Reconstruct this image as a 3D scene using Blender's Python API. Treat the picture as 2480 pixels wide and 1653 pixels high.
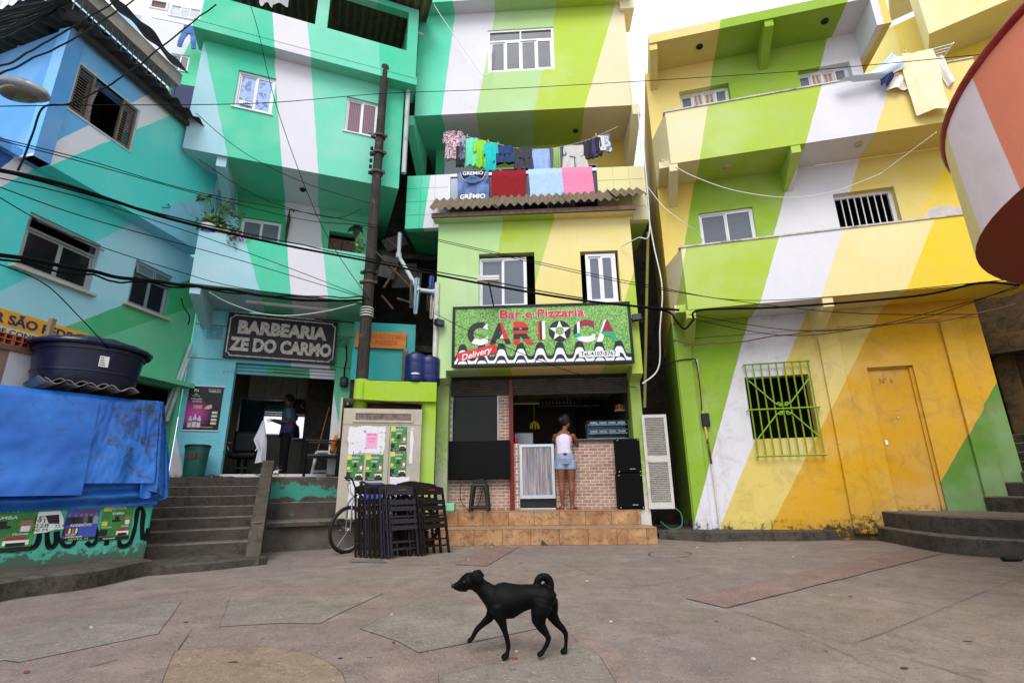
import bpy, bmesh, math, random
from mathutils import Vector, Matrix, noise as mnoise
random.seed(7)
SC = bpy.context.scene
for o in list(bpy.data.objects):
    bpy.data.objects.remove(o)
COL = SC.collection
R_ = math.radians

# ------------------------------------------------------------------ camera
HC = 0.9
PITCH, ROLL, LENS = 16.2, 0.746, 17.6
cd = bpy.data.cameras.new('camera')
cam = bpy.data.objects.new('camera', cd)
COL.objects.link(cam)
cd.sensor_width = 36.0
cd.lens = LENS
cd.clip_start = 0.05
cd.clip_end = 2000
_fw = Vector((0, math.cos(R_(PITCH)), math.sin(R_(PITCH))))
_up0 = Vector((0, -math.sin(R_(PITCH)), math.cos(R_(PITCH))))
_rt0 = Vector((1, 0, 0))
_c, _s = math.cos(R_(-ROLL)), math.sin(R_(-ROLL))
_rt = _c * _rt0 + _s * _up0
_up = _c * _up0 - _s * _rt0
M = Matrix.Identity(4)
for i in range(3):
    M[i][0], M[i][1], M[i][2] = _rt[i], _up[i], -_fw[i]
M[2][3] = HC
cam.matrix_world = M
SC.camera = cam

# ------------------------------------------------------------------ sky and sun
SUN_EL, SUN_AZ = 50.0, 192.0        # soft overcast light from behind the camera
w = bpy.data.worlds.new('World')
SC.world = w
w.use_nodes = True
nt = w.node_tree
bg = nt.nodes['Background']
sky = nt.nodes.new('ShaderNodeTexSky')
sky.sky_type = 'NISHITA'
sky.sun_disc = False
sky.sun_elevation = R_(SUN_EL)
sky.sun_rotation = R_(SUN_AZ)
sky.air_density = 1.2
sky.dust_density = 3.0
# thin bright cloud cover over the blue
tcw = nt.nodes.new('ShaderNodeTexCoord')
nzw = nt.nodes.new('ShaderNodeTexNoise'); nzw.inputs['Scale'].default_value = 2.2; nzw.inputs['Detail'].default_value = 6
rmp = nt.nodes.new('ShaderNodeMapRange')
rmp.inputs['From Min'].default_value = 0.3; rmp.inputs['From Max'].default_value = 0.6
rmp.inputs['To Min'].default_value = 0.5; rmp.inputs['To Max'].default_value = 0.9
mxw = nt.nodes.new('ShaderNodeMix'); mxw.data_type = 'RGBA'
mxw.inputs['B'].default_value = (7.6, 8.1, 8.8, 1)
nt.links.new(tcw.outputs['Generated'], nzw.inputs['Vector'])
nt.links.new(nzw.outputs['Fac'], rmp.inputs['Value'])
nt.links.new(rmp.outputs['Result'], mxw.inputs['Factor'])
nt.links.new(sky.outputs['Color'], mxw.inputs['A'])
nt.links.new(mxw.outputs['Result'], bg.inputs['Color'])
bg.inputs['Strength'].default_value = 0.115
sl = bpy.data.lights.new('sun', 'SUN')
so = bpy.data.objects.new('sun', sl)
COL.objects.link(so)
sl.energy = 1.7
sl.angle = R_(32)
sl.color = (1.0, 0.97, 0.93)
_a = R_(SUN_AZ)
_sd = Vector((math.sin(_a) * math.cos(R_(SUN_EL)), math.cos(_a) * math.cos(R_(SUN_EL)), math.sin(R_(SUN_EL))))
so.rotation_euler = _sd.to_track_quat('Z', 'Y').to_euler()
so.location = (0, -6, 14)
SC.view_settings.view_transform = 'Standard'
SC.view_settings.look = 'None'
SC.view_settings.exposure = 0.65
SC.view_settings.gamma = 1.0
SC.render.engine = 'CYCLES'
SC.cycles.max_bounces = 6
SC.cycles.diffuse_bounces = 4
SC.cycles.use_denoising = True

# ------------------------------------------------------------------ measuring helpers
FPX = LENS / 36 * 2480
ZM = dict(A1=(0, 0, 3.733), A2=(420, 0, 3.734), A3=(960, 0, 3.733), A4=(1500, 0, 3.734), A5=(1960, 0, 3.733), A6=(0, 400, 3.919),
          A7=(420, 400, 3.795), A8=(960, 400, 3.677), B1=(1560, 400, 3.919), B2=(2000, 400, 3.921), B3=(0, 740, 4.126), B4=(0, 1050, 3.824),
          B5=(400, 740, 3.563), B6=(780, 740, 3.565), B7=(1040, 720, 4.127), B8=(1060, 1000, 4.057), C1=(1600, 780, 2.8), C2=(2040, 780, 2.614),
          C3=(340, 1080, 4.525), C4=(800, 1140, 6.534), C5=(1060, 1360, 6.03), C6=(1280, 960, 5.225), C7=(540, 880, 5.227), C8=(1040, 720, 4.525),
          D1=(0, 1300, 2.6144), D2=(800, 1300, 2.6144), D3=(1580, 1260, 2.6144), D4=(820, 900, 5.6), D5=(1060, 300, 5.348), D6=(860, 440, 4.3545), Z=(0, 0, 1))

def q(k, x, y):
    o = ZM[k]
    return (o[0] + x / o[2], o[1] + y / o[2])

def ray(p):
    return _fw * FPX + _rt * (p[0] - 1240) - _up * (p[1] - 826.5)

EYE = Vector((0, 0, HC))

def gz(p, z=0.0):                      # survey point on the level z
    r = ray(p)
    return EYE + r * ((z - HC) / r.z)

def aty(p, Y):                         # survey point at the distance Y
    r = ray(p)
    return EYE + r * (Y / r.y)

class Frame:
    """facade frame: x along the wall, -y out of the wall towards the square, z up"""
    def __init__(s, p0, az):
        a = R_(az)
        s.p0 = Vector((p0[0], p0[1], 0)); s.az = a
        s.u = Vector((math.cos(a), math.sin(a), 0)); s.n = Vector((math.sin(a), -math.cos(a), 0))
    def at(s, k, x, y, d=0.0):
        r = ray(q(k, x, y))
        t = ((s.p0 - EYE).dot(s.n) + d) / r.dot(s.n)
        X = EYE + r * t
        return ((X - s.p0).dot(s.u), X.z)
    def w(s, u, y, z):
        return s.p0 + s.u * u - s.n * y + Vector((0, 0, z))
    def loc(s, X):
        d = X - s.p0
        return Vector((d.dot(s.u), -d.dot(s.n), X.z))
W0 = Frame((0, 0), 0)

# ------------------------------------------------------------------ mesh builder
class MB:
    def __init__(s):
        s.v = []; s.f = []; s.m = []; s.mi = 0; s.smooth = False
    def add(s, vs, fs):
        b = len(s.v)
        s.v += [tuple(v) for v in vs]
        for f in fs:
            s.f.append(tuple(b + i for i in f)); s.m.append(s.mi)
        return s
    def mat(s, i):
        s.mi = i; return s
    def box(s, x0, x1, y0, y1, z0, z1):
        x0, x1 = min(x0, x1), max(x0, x1); y0, y1 = min(y0, y1), max(y0, y1); z0, z1 = min(z0, z1), max(z0, z1)
        return s.add([(x0, y0, z0), (x1, y0, z0), (x1, y1, z0), (x0, y1, z0), (x0, y0, z1), (x1, y0, z1), (x1, y1, z1), (x0, y1, z1)],
                     [(0, 3, 2, 1), (4, 5, 6, 7), (0, 1, 5, 4), (1, 2, 6, 5), (2, 3, 7, 6), (3, 0, 4, 7)])
    def bbox(s, x0, x1, y0, y1, z0, z1, b=0.01):      # chamfered box
        x0, x1 = min(x0, x1), max(x0, x1); y0, y1 = min(y0, y1), max(y0, y1); z0, z1 = min(z0, z1), max(z0, z1)
        bm = bmesh.new()
        bmesh.ops.create_cube(bm, size=1)
        for v in bm.verts:
            v.co = Vector((x0 if v.co.x < 0 else x1, y0 if v.co.y < 0 else y1, z0 if v.co.z < 0 else z1))
        b = min(b, (x1 - x0) * .45, (y1 - y0) * .45, (z1 - z0) * .45)
        bmesh.ops.bevel(bm, geom=bm.edges[:], offset=b, segments=2, affect='EDGES', profile=.5)
        return s.bm(bm)
    def bm(s, bm):
        bm.verts.index_update()
        s.add([v.co[:] for v in bm.verts], [[v.index for v in f.verts] for f in bm.faces])
        bm.free(); return s
    def poly(s, pts):
        return s.add(pts, [tuple(range(len(pts)))])
    def prism(s, pts, y0, y1):            # outline (x, z) extruded along y
        n = len(pts)
        a = sum(pts[i][0] * pts[(i + 1) % n][1] - pts[(i + 1) % n][0] * pts[i][1] for i in range(n))
        if a < 0: pts = pts[::-1]
        vs = [(p[0], y0, p[1]) for p in pts] + [(p[0], y1, p[1]) for p in pts]
        fs = [tuple(range(n)), tuple(range(2 * n - 1, n - 1, -1))]
        for i in range(n):
            j = (i + 1) % n
            fs.append((j, i, n + i, n + j))
        return s.add(vs, fs)
    def slab(s, pts, z0, z1):             # outline (x, y) extruded along z
        n = len(pts)
        a = sum(pts[i][0] * pts[(i + 1) % n][1] - pts[(i + 1) % n][0] * pts[i][1] for i in range(n))
        if a < 0: pts = pts[::-1]
        vs = [(p[0], p[1], z0) for p in pts] + [(p[0], p[1], z1) for p in pts]
        fs = [tuple(range(n - 1, -1, -1)), tuple(range(n, 2 * n))]
        for i in range(n):
            j = (i + 1) % n
            fs.append((i, j, n + j, n + i))
        return s.add(vs, fs)
    def tube(s, pts, r, n=8, r2=None, cap=True):
        pts = [Vector(p) for p in pts]
        N = len(pts); ref = None; rings = []
        for i, p in enumerate(pts):
            t = (pts[min(i + 1, N - 1)] - pts[max(i - 1, 0)])
            if t.length < 1e-9: t = Vector((0, 0, 1))
            t.normalize()
            if ref is None:
                ref = Vector((0, 0, 1)) if abs(t.z) < .9 else Vector((1, 0, 0))
            a = (ref - t * ref.dot(t)); a.normalize(); ref = a
            b = t.cross(a)
            rr = r if r2 is None else r + (r2 - r) * i / max(1, N - 1)
            if callable(r): rr = r(i / max(1, N - 1))
            rings.append([p + (a * math.cos(k * 2 * math.pi / n) + b * math.sin(k * 2 * math.pi / n)) * rr for k in range(n)])
        vs = [v for g in rings for v in g]; fs = []
        for i in range(N - 1):
            for k in range(n):
                k2 = (k + 1) % n
                fs.append((i * n + k, (i + 1) * n + k, (i + 1) * n + k2, i * n + k2)[::-1])
        if cap:
            fs.append(tuple(range(n))[::1]); fs.append(tuple((N - 1) * n + k for k in range(n))[::-1])
        return s.add(vs, fs)
    def bar(s, a, b, w, h=None):          # square bar between two points
        return s.tube([a, b], (w if h is None else (w + h) / 2) * .7071, 4)
    def loft(s, rows, side=(0, 1, 0), n=14):
        """closed body: rows of (centre, radius along side, radius across)"""
        side = Vector(side); P = [Vector(r[0]) for r in rows]; N = len(P); vs = []; fs = []
        for i, r in enumerate(rows):
            t = P[min(i + 1, N - 1)] - P[max(i - 1, 0)]; t.normalize()
            a = side - t * side.dot(t); a.normalize(); b = t.cross(a)
            for k in range(n):
                th = k * 2 * math.pi / n
                vs.append(P[i] + a * math.cos(th) * r[1] + b * math.sin(th) * r[2])
        for i in range(N - 1):
            for k in range(n):
                k2 = (k + 1) % n
                fs.append((i * n + k, i * n + k2, (i + 1) * n + k2, (i + 1) * n + k))
        t0 = (P[0] - P[1]).normalized(); t1 = (P[-1] - P[-2]).normalized()
        c0 = len(vs); vs.append(P[0] + t0 * min(rows[0][1], rows[0][2]) * .6)
        c1 = len(vs); vs.append(P[-1] + t1 * min(rows[-1][1], rows[-1][2]) * .6)
        for k in range(n):
            k2 = (k + 1) % n
            fs.append((c0, k2, k)); fs.append((c1, (N - 1) * n + k, (N - 1) * n + k2))
        return s.add(vs, fs)
    def ball(s, c, rx, ry=None, rz=None, n=14, m=9):
        ry = ry or rx; rz = rz or rx
        vs = []; fs = []
        for i in range(m + 1):
            ph = math.pi * i / m
            for k in range(n):
                th = 2 * math.pi * k / n
                vs.append((c[0] + rx * math.sin(ph) * math.cos(th), c[1] + ry * math.sin(ph) * math.sin(th), c[2] - rz * math.cos(ph)))
        for i in range(m):
            for k in range(n):
                k2 = (k + 1) % n
                fs.append((i * n + k, i * n + k2, (i + 1) * n + k2, (i + 1) * n + k))
        return s.add(vs, fs)
    def lathe(s, prof, c=(0, 0, 0), n=28, closed=False):
        vs = []; fs = []; N = len(prof)
        for r, z in prof:
            for k in range(n):
                th = 2 * math.pi * k / n
                vs.append((c[0] + r * math.cos(th), c[1] + r * math.sin(th), c[2] + z))
        for i in range(N - 1):
            for k in range(n):
                k2 = (k + 1) % n
                fs.append((i * n + k, i * n + k2, (i + 1) * n + k2, (i + 1) * n + k))
        return s.add(vs, fs)
    def grid(s, fn, nu, nv):
        vs = [fn(i / nu, j / nv) for j in range(nv + 1) for i in range(nu + 1)]
        fs = [(j * (nu + 1) + i, j * (nu + 1) + i + 1, (j + 1) * (nu + 1) + i + 1, (j + 1) * (nu + 1) + i) for j in range(nv) for i in range(nu)]
        return s.add(vs, fs)
    def wall(s, x0, x1, z0, z1, y0, y1, holes=()):
        """wall slab in the x-z plane with rectangular openings (hx0, hx1, hz0, hz1)"""
        xs = sorted({x0, x1, *[min(max(h[i], x0), x1) for h in holes for i in (0, 1)]})
        zs = sorted({z0, z1, *[min(max(h[i], z0), z1) for h in holes for i in (2, 3)]})
        def solid(i, j):
            if i < 0 or j < 0 or i >= len(xs) - 1 or j >= len(zs) - 1: return False
            cx, cz = (xs[i] + xs[i + 1]) / 2, (zs[j] + zs[j + 1]) / 2
            return not any(h[0] < cx < h[1] and h[2] < cz < h[3] for h in holes)
        for i in range(len(xs) - 1):
            for j in range(len(zs) - 1):
                if not solid(i, j): continue
                a, b, c, d = xs[i], xs[i + 1], zs[j], zs[j + 1]
                s.add([(a, y0, c), (b, y0, c), (b, y0, d), (a, y0, d)], [(0, 1, 2, 3)])
                s.add([(a, y1, c), (b, y1, c), (b, y1, d), (a, y1, d)], [(3, 2, 1, 0)])
                if not solid(i - 1, j): s.add([(a, y0, c), (a, y1, c), (a, y1, d), (a, y0, d)], [(3, 2, 1, 0)])
                if not solid(i + 1, j): s.add([(b, y0, c), (b, y1, c), (b, y1, d), (b, y0, d)], [(0, 1, 2, 3)])
                if not solid(i, j - 1): s.add([(a, y0, c), (b, y0, c), (b, y1, c), (a, y1, c)], [(3, 2, 1, 0)])
                if not solid(i, j + 1): s.add([(a, y0, d), (b, y0, d), (b, y1, d), (a, y1, d)], [(0, 1, 2, 3)])
        return s
    def shift(s, dx, dy, dz, start=0):
        s.v[start:] = [(a + dx, b + dy, c + dz) for a, b, c in s.v[start:]]; return s
    def xf(s, mat, start=0):
        s.v[start:] = [tuple(mat @ Vector(v)) for v in s.v[start:]]; return s
    def mesh(s, name, mats, off=(0, 0, 0), smooth=False):
        me = bpy.data.meshes.new(name)
        me.from_pydata([(a - off[0], b - off[1], c - off[2]) for a, b, c in s.v], [], s.f)
        for m in (mats if isinstance(mats, (list, tuple)) else [mats]):
            me.materials.append(m)
        if any(s.m): me.polygons.foreach_set('material_index', s.m)
        if smooth or s.smooth:
            me.polygons.foreach_set('use_smooth', [True] * len(me.polygons))
            me.set_sharp_from_angle(angle=R_(50))
        me.update()
        return me

OFF = {}
def _link(name, data):
    o = bpy.data.objects.new(name, data); COL.objects.link(o); return o
def tag(o, label, cat, group=None):
    o['label'] = label; o['category'] = cat; o['kind'] = 'thing'
    if group: o['group'] = group
    return o
def thing(name, label, cat, F=W0, at=(0, 0, 0), group=None, rz=0.0):
    o = _link(name, None)
    o.empty_display_size = .1
    o.location = F.w(*at); o.rotation_euler = (0, 0, F.az + rz)
    OFF[o.name] = at
    return tag(o, label, cat, group)
def part(parent, name, mb, mats, smooth=False):
    off = OFF.get(parent.name, (0, 0, 0))
    o = _link(name, mb.mesh(name, mats, off, smooth))
    o.parent = parent
    OFF[o.name] = off
    return o
def solo(name, mb, mats, label, cat, F=W0, group=None, smooth=False):
    """a thing that is one mesh; its origin goes to the middle of its base"""
    xs, ys, zs = zip(*mb.v)
    off = ((min(xs) + max(xs)) / 2, (min(ys) + max(ys)) / 2, min(zs))
    o = _link(name, mb.mesh(name, mats, off, smooth))
    o.location = F.w(*off); o.rotation_euler = (0, 0, F.az)
    OFF[o.name] = off
    return tag(o, label, cat, group) if label else o
def struct(name, mb, mats, kind='structure', F=W0, smooth=False):
    o = solo(name, mb, mats, None, None, F, None, smooth)
    o['kind'] = kind
    return o
def inst(src, parent, name, loc=None, rot=None, scale=None):
    c = src.copy(); c.name = name; COL.objects.link(c); c.parent = parent
    if loc is not None: c.location = loc
    if rot is not None: c.rotation_euler = rot
    if scale is not None: c.scale = scale
    return c

def organic(mb, voxel=.012, smooth=6):
    """fuse overlapping closed bodies into one continuous skin"""
    me = mb.mesh('tmp', [])
    o = _link('tmp', me)
    m = o.modifiers.new('r', 'REMESH'); m.mode = 'VOXEL'; m.voxel_size = voxel
    s = o.modifiers.new('s', 'SMOOTH'); s.iterations = smooth; s.factor = .5
    dg = bpy.context.evaluated_depsgraph_get(); dg.update()
    e = bpy.data.meshes.new_from_object(o.evaluated_get(dg))
    out = MB()
    out.v = [tuple(v.co) for v in e.vertices]
    out.f = [tuple(p.vertices) for p in e.polygons]
    out.m = [0] * len(out.f); out.smooth = True
    bpy.data.objects.remove(o); bpy.data.meshes.remove(me); bpy.data.meshes.remove(e)
    return out

def text(mb, s, x, z, y, h, width=None, bold=0.0, shear=0.0, ext=.004, spacing=1.0, rot=0.0, align='CENTER', res=3):
    """lettering standing in the x-z plane, its face at -y, cap height h, fitted to width"""
    c = bpy.data.curves.new('t', 'FONT')
    c.body = s; c.size = 1; c.extrude = 0; c.offset = bold; c.shear = shear; c.space_character = spacing
    c.align_x = align; c.resolution_u = res
    o = _link('t', c)
    dg = bpy.context.evaluated_depsgraph_get(); dg.update()
    me = bpy.data.meshes.new_from_object(o.evaluated_get(dg))
    vs = [v.co.copy() for v in me.vertices]; fs = [tuple(p.vertices) for p in me.polygons]
    bpy.data.objects.remove(o); bpy.data.curves.remove(c); bpy.data.meshes.remove(me)
    if not vs: return mb
    x0, x1 = min(v.x for v in vs), max(v.x for v in vs)
    k = h / .72
    kx = k if width is None else width / max(1e-6, x1 - x0)
    cx = (x0 + x1) / 2 if align == 'CENTER' else x0
    cr, sr = math.cos(rot), math.sin(rot)
    P = []
    for v in vs:
        a, b = (v.x - cx) * kx, v.y * k
        P.append((x + a * cr - b * sr, z + a * sr + b * cr))
    n = len(P)
    mb.add([(a, y - ext, b) for a, b in P], fs)
    # side walls
    ed = {}
    for f in fs:
        for i in range(len(f)):
            e = (f[i], f[(i + 1) % len(f)]); ed[e] = 1
    for (a, b) in ed:
        if (b, a) not in ed:
            mb.add([(P[a][0], y - ext, P[a][1]), (P[b][0], y - ext, P[b][1]), (P[b][0], y, P[b][1]), (P[a][0], y, P[a][1])], [(3, 2, 1, 0)])
    return mb

def spline(pts, k=8):
    pts = [Vector(p) for p in pts]
    if len(pts) < 3: return [pts[0].lerp(pts[-1], i / k) for i in range(k + 1)]
    out = []
    for i in range(len(pts) - 1):
        p0 = pts[max(i - 1, 0)]; p1 = pts[i]; p2 = pts[i + 1]; p3 = pts[min(i + 2, len(pts) - 1)]
        for j in range(k):
            t = j / k
            out.append(.5 * ((2 * p1) + (p2 - p0) * t + (2 * p0 - 5 * p1 + 4 * p2 - p3) * t * t + (3 * p1 - p0 - 3 * p2 + p3) * t ** 3))
    out.append(pts[-1]); return out

# ------------------------------------------------------------------ materials
def S(r, g, b):                        # 8-bit colour to linear
    f = lambda c: (c / 255 / 12.92) if c / 255 <= .04045 else ((c / 255 + .055) / 1.055) ** 2.4
    return (f(r), f(g), f(b))
MC = {}
class NT:
    def __init__(s, name):
        s.m = bpy.data.materials.new(name); s.m.use_nodes = True
        s.t = s.m.node_tree; s.b = s.t.nodes['Principled BSDF']
    def n(s, typ, **kw):
        nd = s.t.nodes.new(typ)
        for k, v in kw.items():
            if k in nd.inputs: nd.inputs[k].default_value = v
            else: setattr(nd, k, v)
        return nd
    def l(s, a, b):
        s.t.links.new(a, b)
    def coord(s, scale=None, kind='Object'):
        tc = s.n('ShaderNodeTexCoord'); o = tc.outputs[kind]
        if scale is not None:
            mp = s.n('ShaderNodeMapping'); mp.inputs['Scale'].default_value = scale
            s.l(o, mp.inputs['Vector']); o = mp.outputs['Vector']
        return o
    def noise(s, vec, scale, detail=4, rough=.6, dist=0):
        nd = s.n('ShaderNodeTexNoise'); nd.inputs['Scale'].default_value = scale; nd.inputs['Detail'].default_value = detail
        nd.inputs['Roughness'].default_value = rough; nd.inputs['Distortion'].default_value = dist
        if vec is not None: s.l(vec, nd.inputs['Vector'])
        return nd.outputs['Fac']
    def rng(s, val, a, b, c=0., d=1.):
        nd = s.n('ShaderNodeMapRange'); nd.inputs['From Min'].default_value = a; nd.inputs['From Max'].default_value = b
        nd.inputs['To Min'].default_value = c; nd.inputs['To Max'].default_value = d
        s.l(val, nd.inputs['Value']); return nd.outputs['Result']
    def mth(s, op, a, b=None):
        nd = s.n('ShaderNodeMath', operation=op)
        for i, x in enumerate((a, b)):
            if x is None: continue
            if isinstance(x, (int, float)): nd.inputs[i].default_value = x
            else: s.l(x, nd.inputs[i])
        return nd.outputs[0]
    def mix(s, fac, a, b, blend='MIX'):
        nd = s.n('ShaderNodeMix', data_type='RGBA', blend_type=blend)
        for k, x in (('Factor', fac), ('A', a), ('B', b)):
            if isinstance(x, (int, float)): nd.inputs[k].default_value = x
            elif isinstance(x, tuple): nd.inputs[k].default_value = (*x[:3], 1)
            else: s.l(x, nd.inputs[k])
        return nd.outputs['Result']
    def bump(s, h, strength=.3, dist=.01):
        nd = s.n('ShaderNodeBump'); nd.inputs['Strength'].default_value = strength; nd.inputs['Distance'].default_value = dist
        s.l(h, nd.inputs['Height']); s.l(nd.outputs['Normal'], s.b.inputs['Normal'])
    def out(s, col, rough=.7, metal=0., spec=.4):
        if isinstance(col, tuple): s.b.inputs['Base Color'].default_value = (*col[:3], 1)
        else: s.l(col, s.b.inputs['Base Color'])
        s.b.inputs['Roughness'].default_value = rough; s.b.inputs['Metallic'].default_value = metal
        s.b.inputs['Specular IOR Level'].default_value = spec
        return s.m
def mul(c, k):
    return tuple(min(1, x * k) for x in c)
def mat(name, col, rough=.7, metal=0., var=.15, scale=6., bump=0., bscale=40., spec=.4, dirt=None, dscale=3., damt=.4, stretch=None):
    """general material: base colour with mottling, optional dirt patches and relief"""
    if name in MC: return MC[name]
    t = NT(name)
    v = t.coord(stretch if stretch else (1, 1, 1))
    c = col
    if var:
        c = t.mix(t.rng(t.noise(v, scale, 5), .3, .7), mul(col, 1 - var), mul(col, 1 + var * .6))
    if dirt:
        c = t.mix(t.rng(t.noise(v, dscale, 7, .7), .52, .68, 0, damt), c, dirt)
    if bump:
        t.bump(t.noise(v, bscale, 4), bump, .01)
    MC[name] = t.out(c, rough, metal, spec)
    return MC[name]

K_ = .80
def stripes(name, F, d, cols, lines, foot=None, streak=.12, bump=.25, bscale=45., crack=True, grime=0.):
    """painted plaster: colour bands split by straight lines surveyed on the plane d of frame F"""
    t = NT(name)
    v = t.coord()
    sx = t.n('ShaderNodeSeparateXYZ'); t.l(v, sx.inputs[0])
    wob = t.rng(t.noise(v, 4, 4), 0, 1, -.016, .016)
    c = None
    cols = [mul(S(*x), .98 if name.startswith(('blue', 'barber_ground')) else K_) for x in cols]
    c = cols[0]
    for (a, b), cc in zip(lines, cols[1:]):
        u1, z1 = a if not isinstance(a[0], str) else F.at(*a, d=d)
        u2, z2 = b if not isinstance(b[0], str) else F.at(*b, d=d)
        if z2 < z1: u1, z1, u2, z2 = u2, z2, u1, z1
        L = math.hypot(u2 - u1, z2 - z1); A = (z2 - z1) / L; B = -(u2 - u1) / L; C0 = -(A * u1 + B * z1)
        e = t.mth('ADD', t.mth('MULTIPLY', sx.outputs[0], A), t.mth('MULTIPLY', sx.outputs[2], B))
        e = t.mth('ADD', t.mth('ADD', e, C0), wob)
        c = t.mix(t.rng(e, -.004, .004), c, cc)
    # uneven paint, rain streaks
    n1 = t.noise(v, 1.3, 5)
    c = t.mix(t.rng(n1, .35, .7, .0, .13), c, (.46, .44, .40))
    c = t.mix(t.rng(t.noise(v, .45, 3), .5, .62, 0, .10), c, (.9, .9, .9))
    mp = t.n('ShaderNodeMapping'); mp.inputs['Scale'].default_value = (9, 9, .7); t.l(v, mp.inputs['Vector'])
    n2 = t.noise(mp.outputs[0], 1.6, 6, .7)
    c = t.mix(t.rng(n2, .55, .8, 0, streak * .6), c, (.20, .18, .15))
    n4 = t.noise(v, 7.0, 8, .72)
    c = t.mix(t.rng(n4, .62, .76, 0, streak), c, (.33, .29, .22))
    if crack:
        vo = t.n('ShaderNodeTexVoronoi', feature='DISTANCE_TO_EDGE'); vo.inputs['Scale'].default_value = .55
        wv = t.n('ShaderNodeVectorMath', operation='MULTIPLY_ADD')
        nn = t.n('ShaderNodeTexNoise'); nn.inputs['Scale'].default_value = 3; nn.inputs['Detail'].default_value = 6; t.l(v, nn.inputs['Vector'])
        t.l(nn.outputs['Color'], wv.inputs[0]); wv.inputs[1].default_value = (.5, .5, .5); t.l(v, wv.inputs[2])
        t.l(wv.outputs[0], vo.inputs['Vector'])
        ck = t.mth('MULTIPLY', t.rng(vo.outputs['Distance'], 0, .0028, 1, 0), t.rng(n1, .58, .66, 0, .4))
        c = t.mix(ck, c, (.10, .09, .07))
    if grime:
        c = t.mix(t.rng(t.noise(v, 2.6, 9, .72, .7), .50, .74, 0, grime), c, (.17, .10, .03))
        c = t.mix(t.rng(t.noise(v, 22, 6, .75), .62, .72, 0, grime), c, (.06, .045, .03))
    if foot:
        z0, z1, fc, amt = foot
        g = t.rng(sx.outputs[2], z0, z1, .26, -.24)
        gx = t.rng(t.noise(v, .8, 2), .35, .65, -.10, .03)
        k = t.mth('ADD', t.mth('ADD', t.noise(v, 9, 12, .78), g), gx)
        c = t.mix(t.rng(k, .50, .80, 0, amt * .5), c, mul(fc, 2.2))
        c = t.mix(t.rng(k, .60, .68, 0, amt), c, fc)
    t.bump(t.mth('ADD', t.noise(v, bscale, 5, .6), t.mth('MULTIPLY', t.noise(v, 4, 4), 1.5)), bump, .014)
    return t.out(c, .78, 0, .25)
# ================================================================== frames
FB = Frame((-4.3, 9.6), 21)         # barber building
FR = Frame((0.6, 9.53), -3)         # bar building
FG = Frame((4.3, 9.05), -13.75)     # yellow and lime building
FL = Frame((-6.0, 9.0), 80)         # blue building
FT = Frame((-4.0, 8.98), 24)        # edge of the barber's terrace
FP = Frame((-4.439, 6.469), 52.5)   # painted plinth under the tarpaulin
FK = Frame((-2.427, 8.4), 12)         # utility cabinet and lintel

def zat(P, k, x, y):                # height above P seen at a survey point
    r = ray(q(k, x, y)); t = math.hypot(P.x, P.y) / math.hypot(r.x, r.y)
    return HC + t * r.z

# ------------------------------------------------------------------ shared materials
def concrete(name, col, dark, scale=2., amt=.75, speck=True):
    t = NT(name); v = t.coord()
    c = t.mix(t.rng(t.noise(v, scale, 8, .65), .35, .68), mul(col, .72), mul(col, 1.12))
    c = t.mix(t.rng(t.noise(v, scale * 2.7, 10, .8, .4), .46, .62, 0, amt), c, dark)
    if speck:
        c = t.mix(t.rng(t.noise(v, 110, 4), .60, .68, 0, .22), c, (.5, .47, .43))
        c = t.mix(t.rng(t.noise(v, 24, 4, .8), .66, .72, 0, .6), c, (.045, .04, .036))
    t.bump(t.noise(v, 60, 8, .7), .5, .008)
    return t.out(c, .85, 0, .25)
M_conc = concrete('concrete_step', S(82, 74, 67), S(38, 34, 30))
M_kerb = concrete('concrete_kerb', S(80, 74, 66), S(34, 32, 28), 2.4, .8)
M_conc_edge = concrete('concrete_worn_lit_edge', S(118, 109, 100), S(66, 60, 54), 5)  # treads and nosings: wear, plus the risers' shadow contrast put into the colour
M_white_al = mat('white_aluminium', S(222, 224, 228), .45, 0, .06, 5, dirt=S(120, 116, 108), damt=.25)
M_grey_al = mat('grey_aluminium', S(165, 170, 176), .35, .6, .08)
M_black = mat('black_rubber', S(18, 18, 19), .6, 0, .2)
M_cable = mat('cable_black', S(9, 9, 10), .7, 0, .2, spec=.1)
M_cable_w = mat('cable_white', S(215, 213, 205), .6, 0, .1)
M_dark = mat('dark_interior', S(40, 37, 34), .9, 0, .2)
M_pvc = mat('grey_pvc', S(176, 182, 184), .5, 0, .1, dirt=S(80, 80, 76), damt=.5)
M_white = mat('white_paint', S(226, 226, 226), .6, 0, .06)
M_chrome = mat('chrome', S(215, 218, 222), .15, 1., .03)
M_rust = mat('rusty_steel', S(92, 70, 58), .8, .3, .3, 9, .2)
def glassmat(name, col, reed=0., rough=.12, light=None):
    t = NT(name); v = t.coord()
    c = t.mix(t.rng(t.noise(v, 2.2, 3), .35, .65), mul(col, .75), mul(col, 1.2))
    if reed:
        wv = t.n('ShaderNodeTexWave', wave_type='BANDS', bands_direction='X'); wv.inputs['Scale'].default_value = reed
        t.l(v, wv.inputs['Vector'])
        c = t.mix(t.rng(wv.outputs['Fac'], .2, .9), mul(col, .45), mul(col, 1.25))
        t.bump(wv.outputs['Fac'], .5, .006)
    return t.out(c, rough, 0, .2)
M_glass = glassmat('dark_glass', S(62, 70, 84), 0, .2)
M_glass_black = glassmat('black_glass', S(26, 29, 32), 0, .08)
M_reed = glassmat('reeded_glass', S(118, 124, 136), 16, .2)
M_reed_dark = glassmat('dark_reeded_glass', S(50, 56, 58), 18, .2)
M_blueglass = glassmat('blue_film_glass', S(140, 168, 214), 0, .25)

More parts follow.
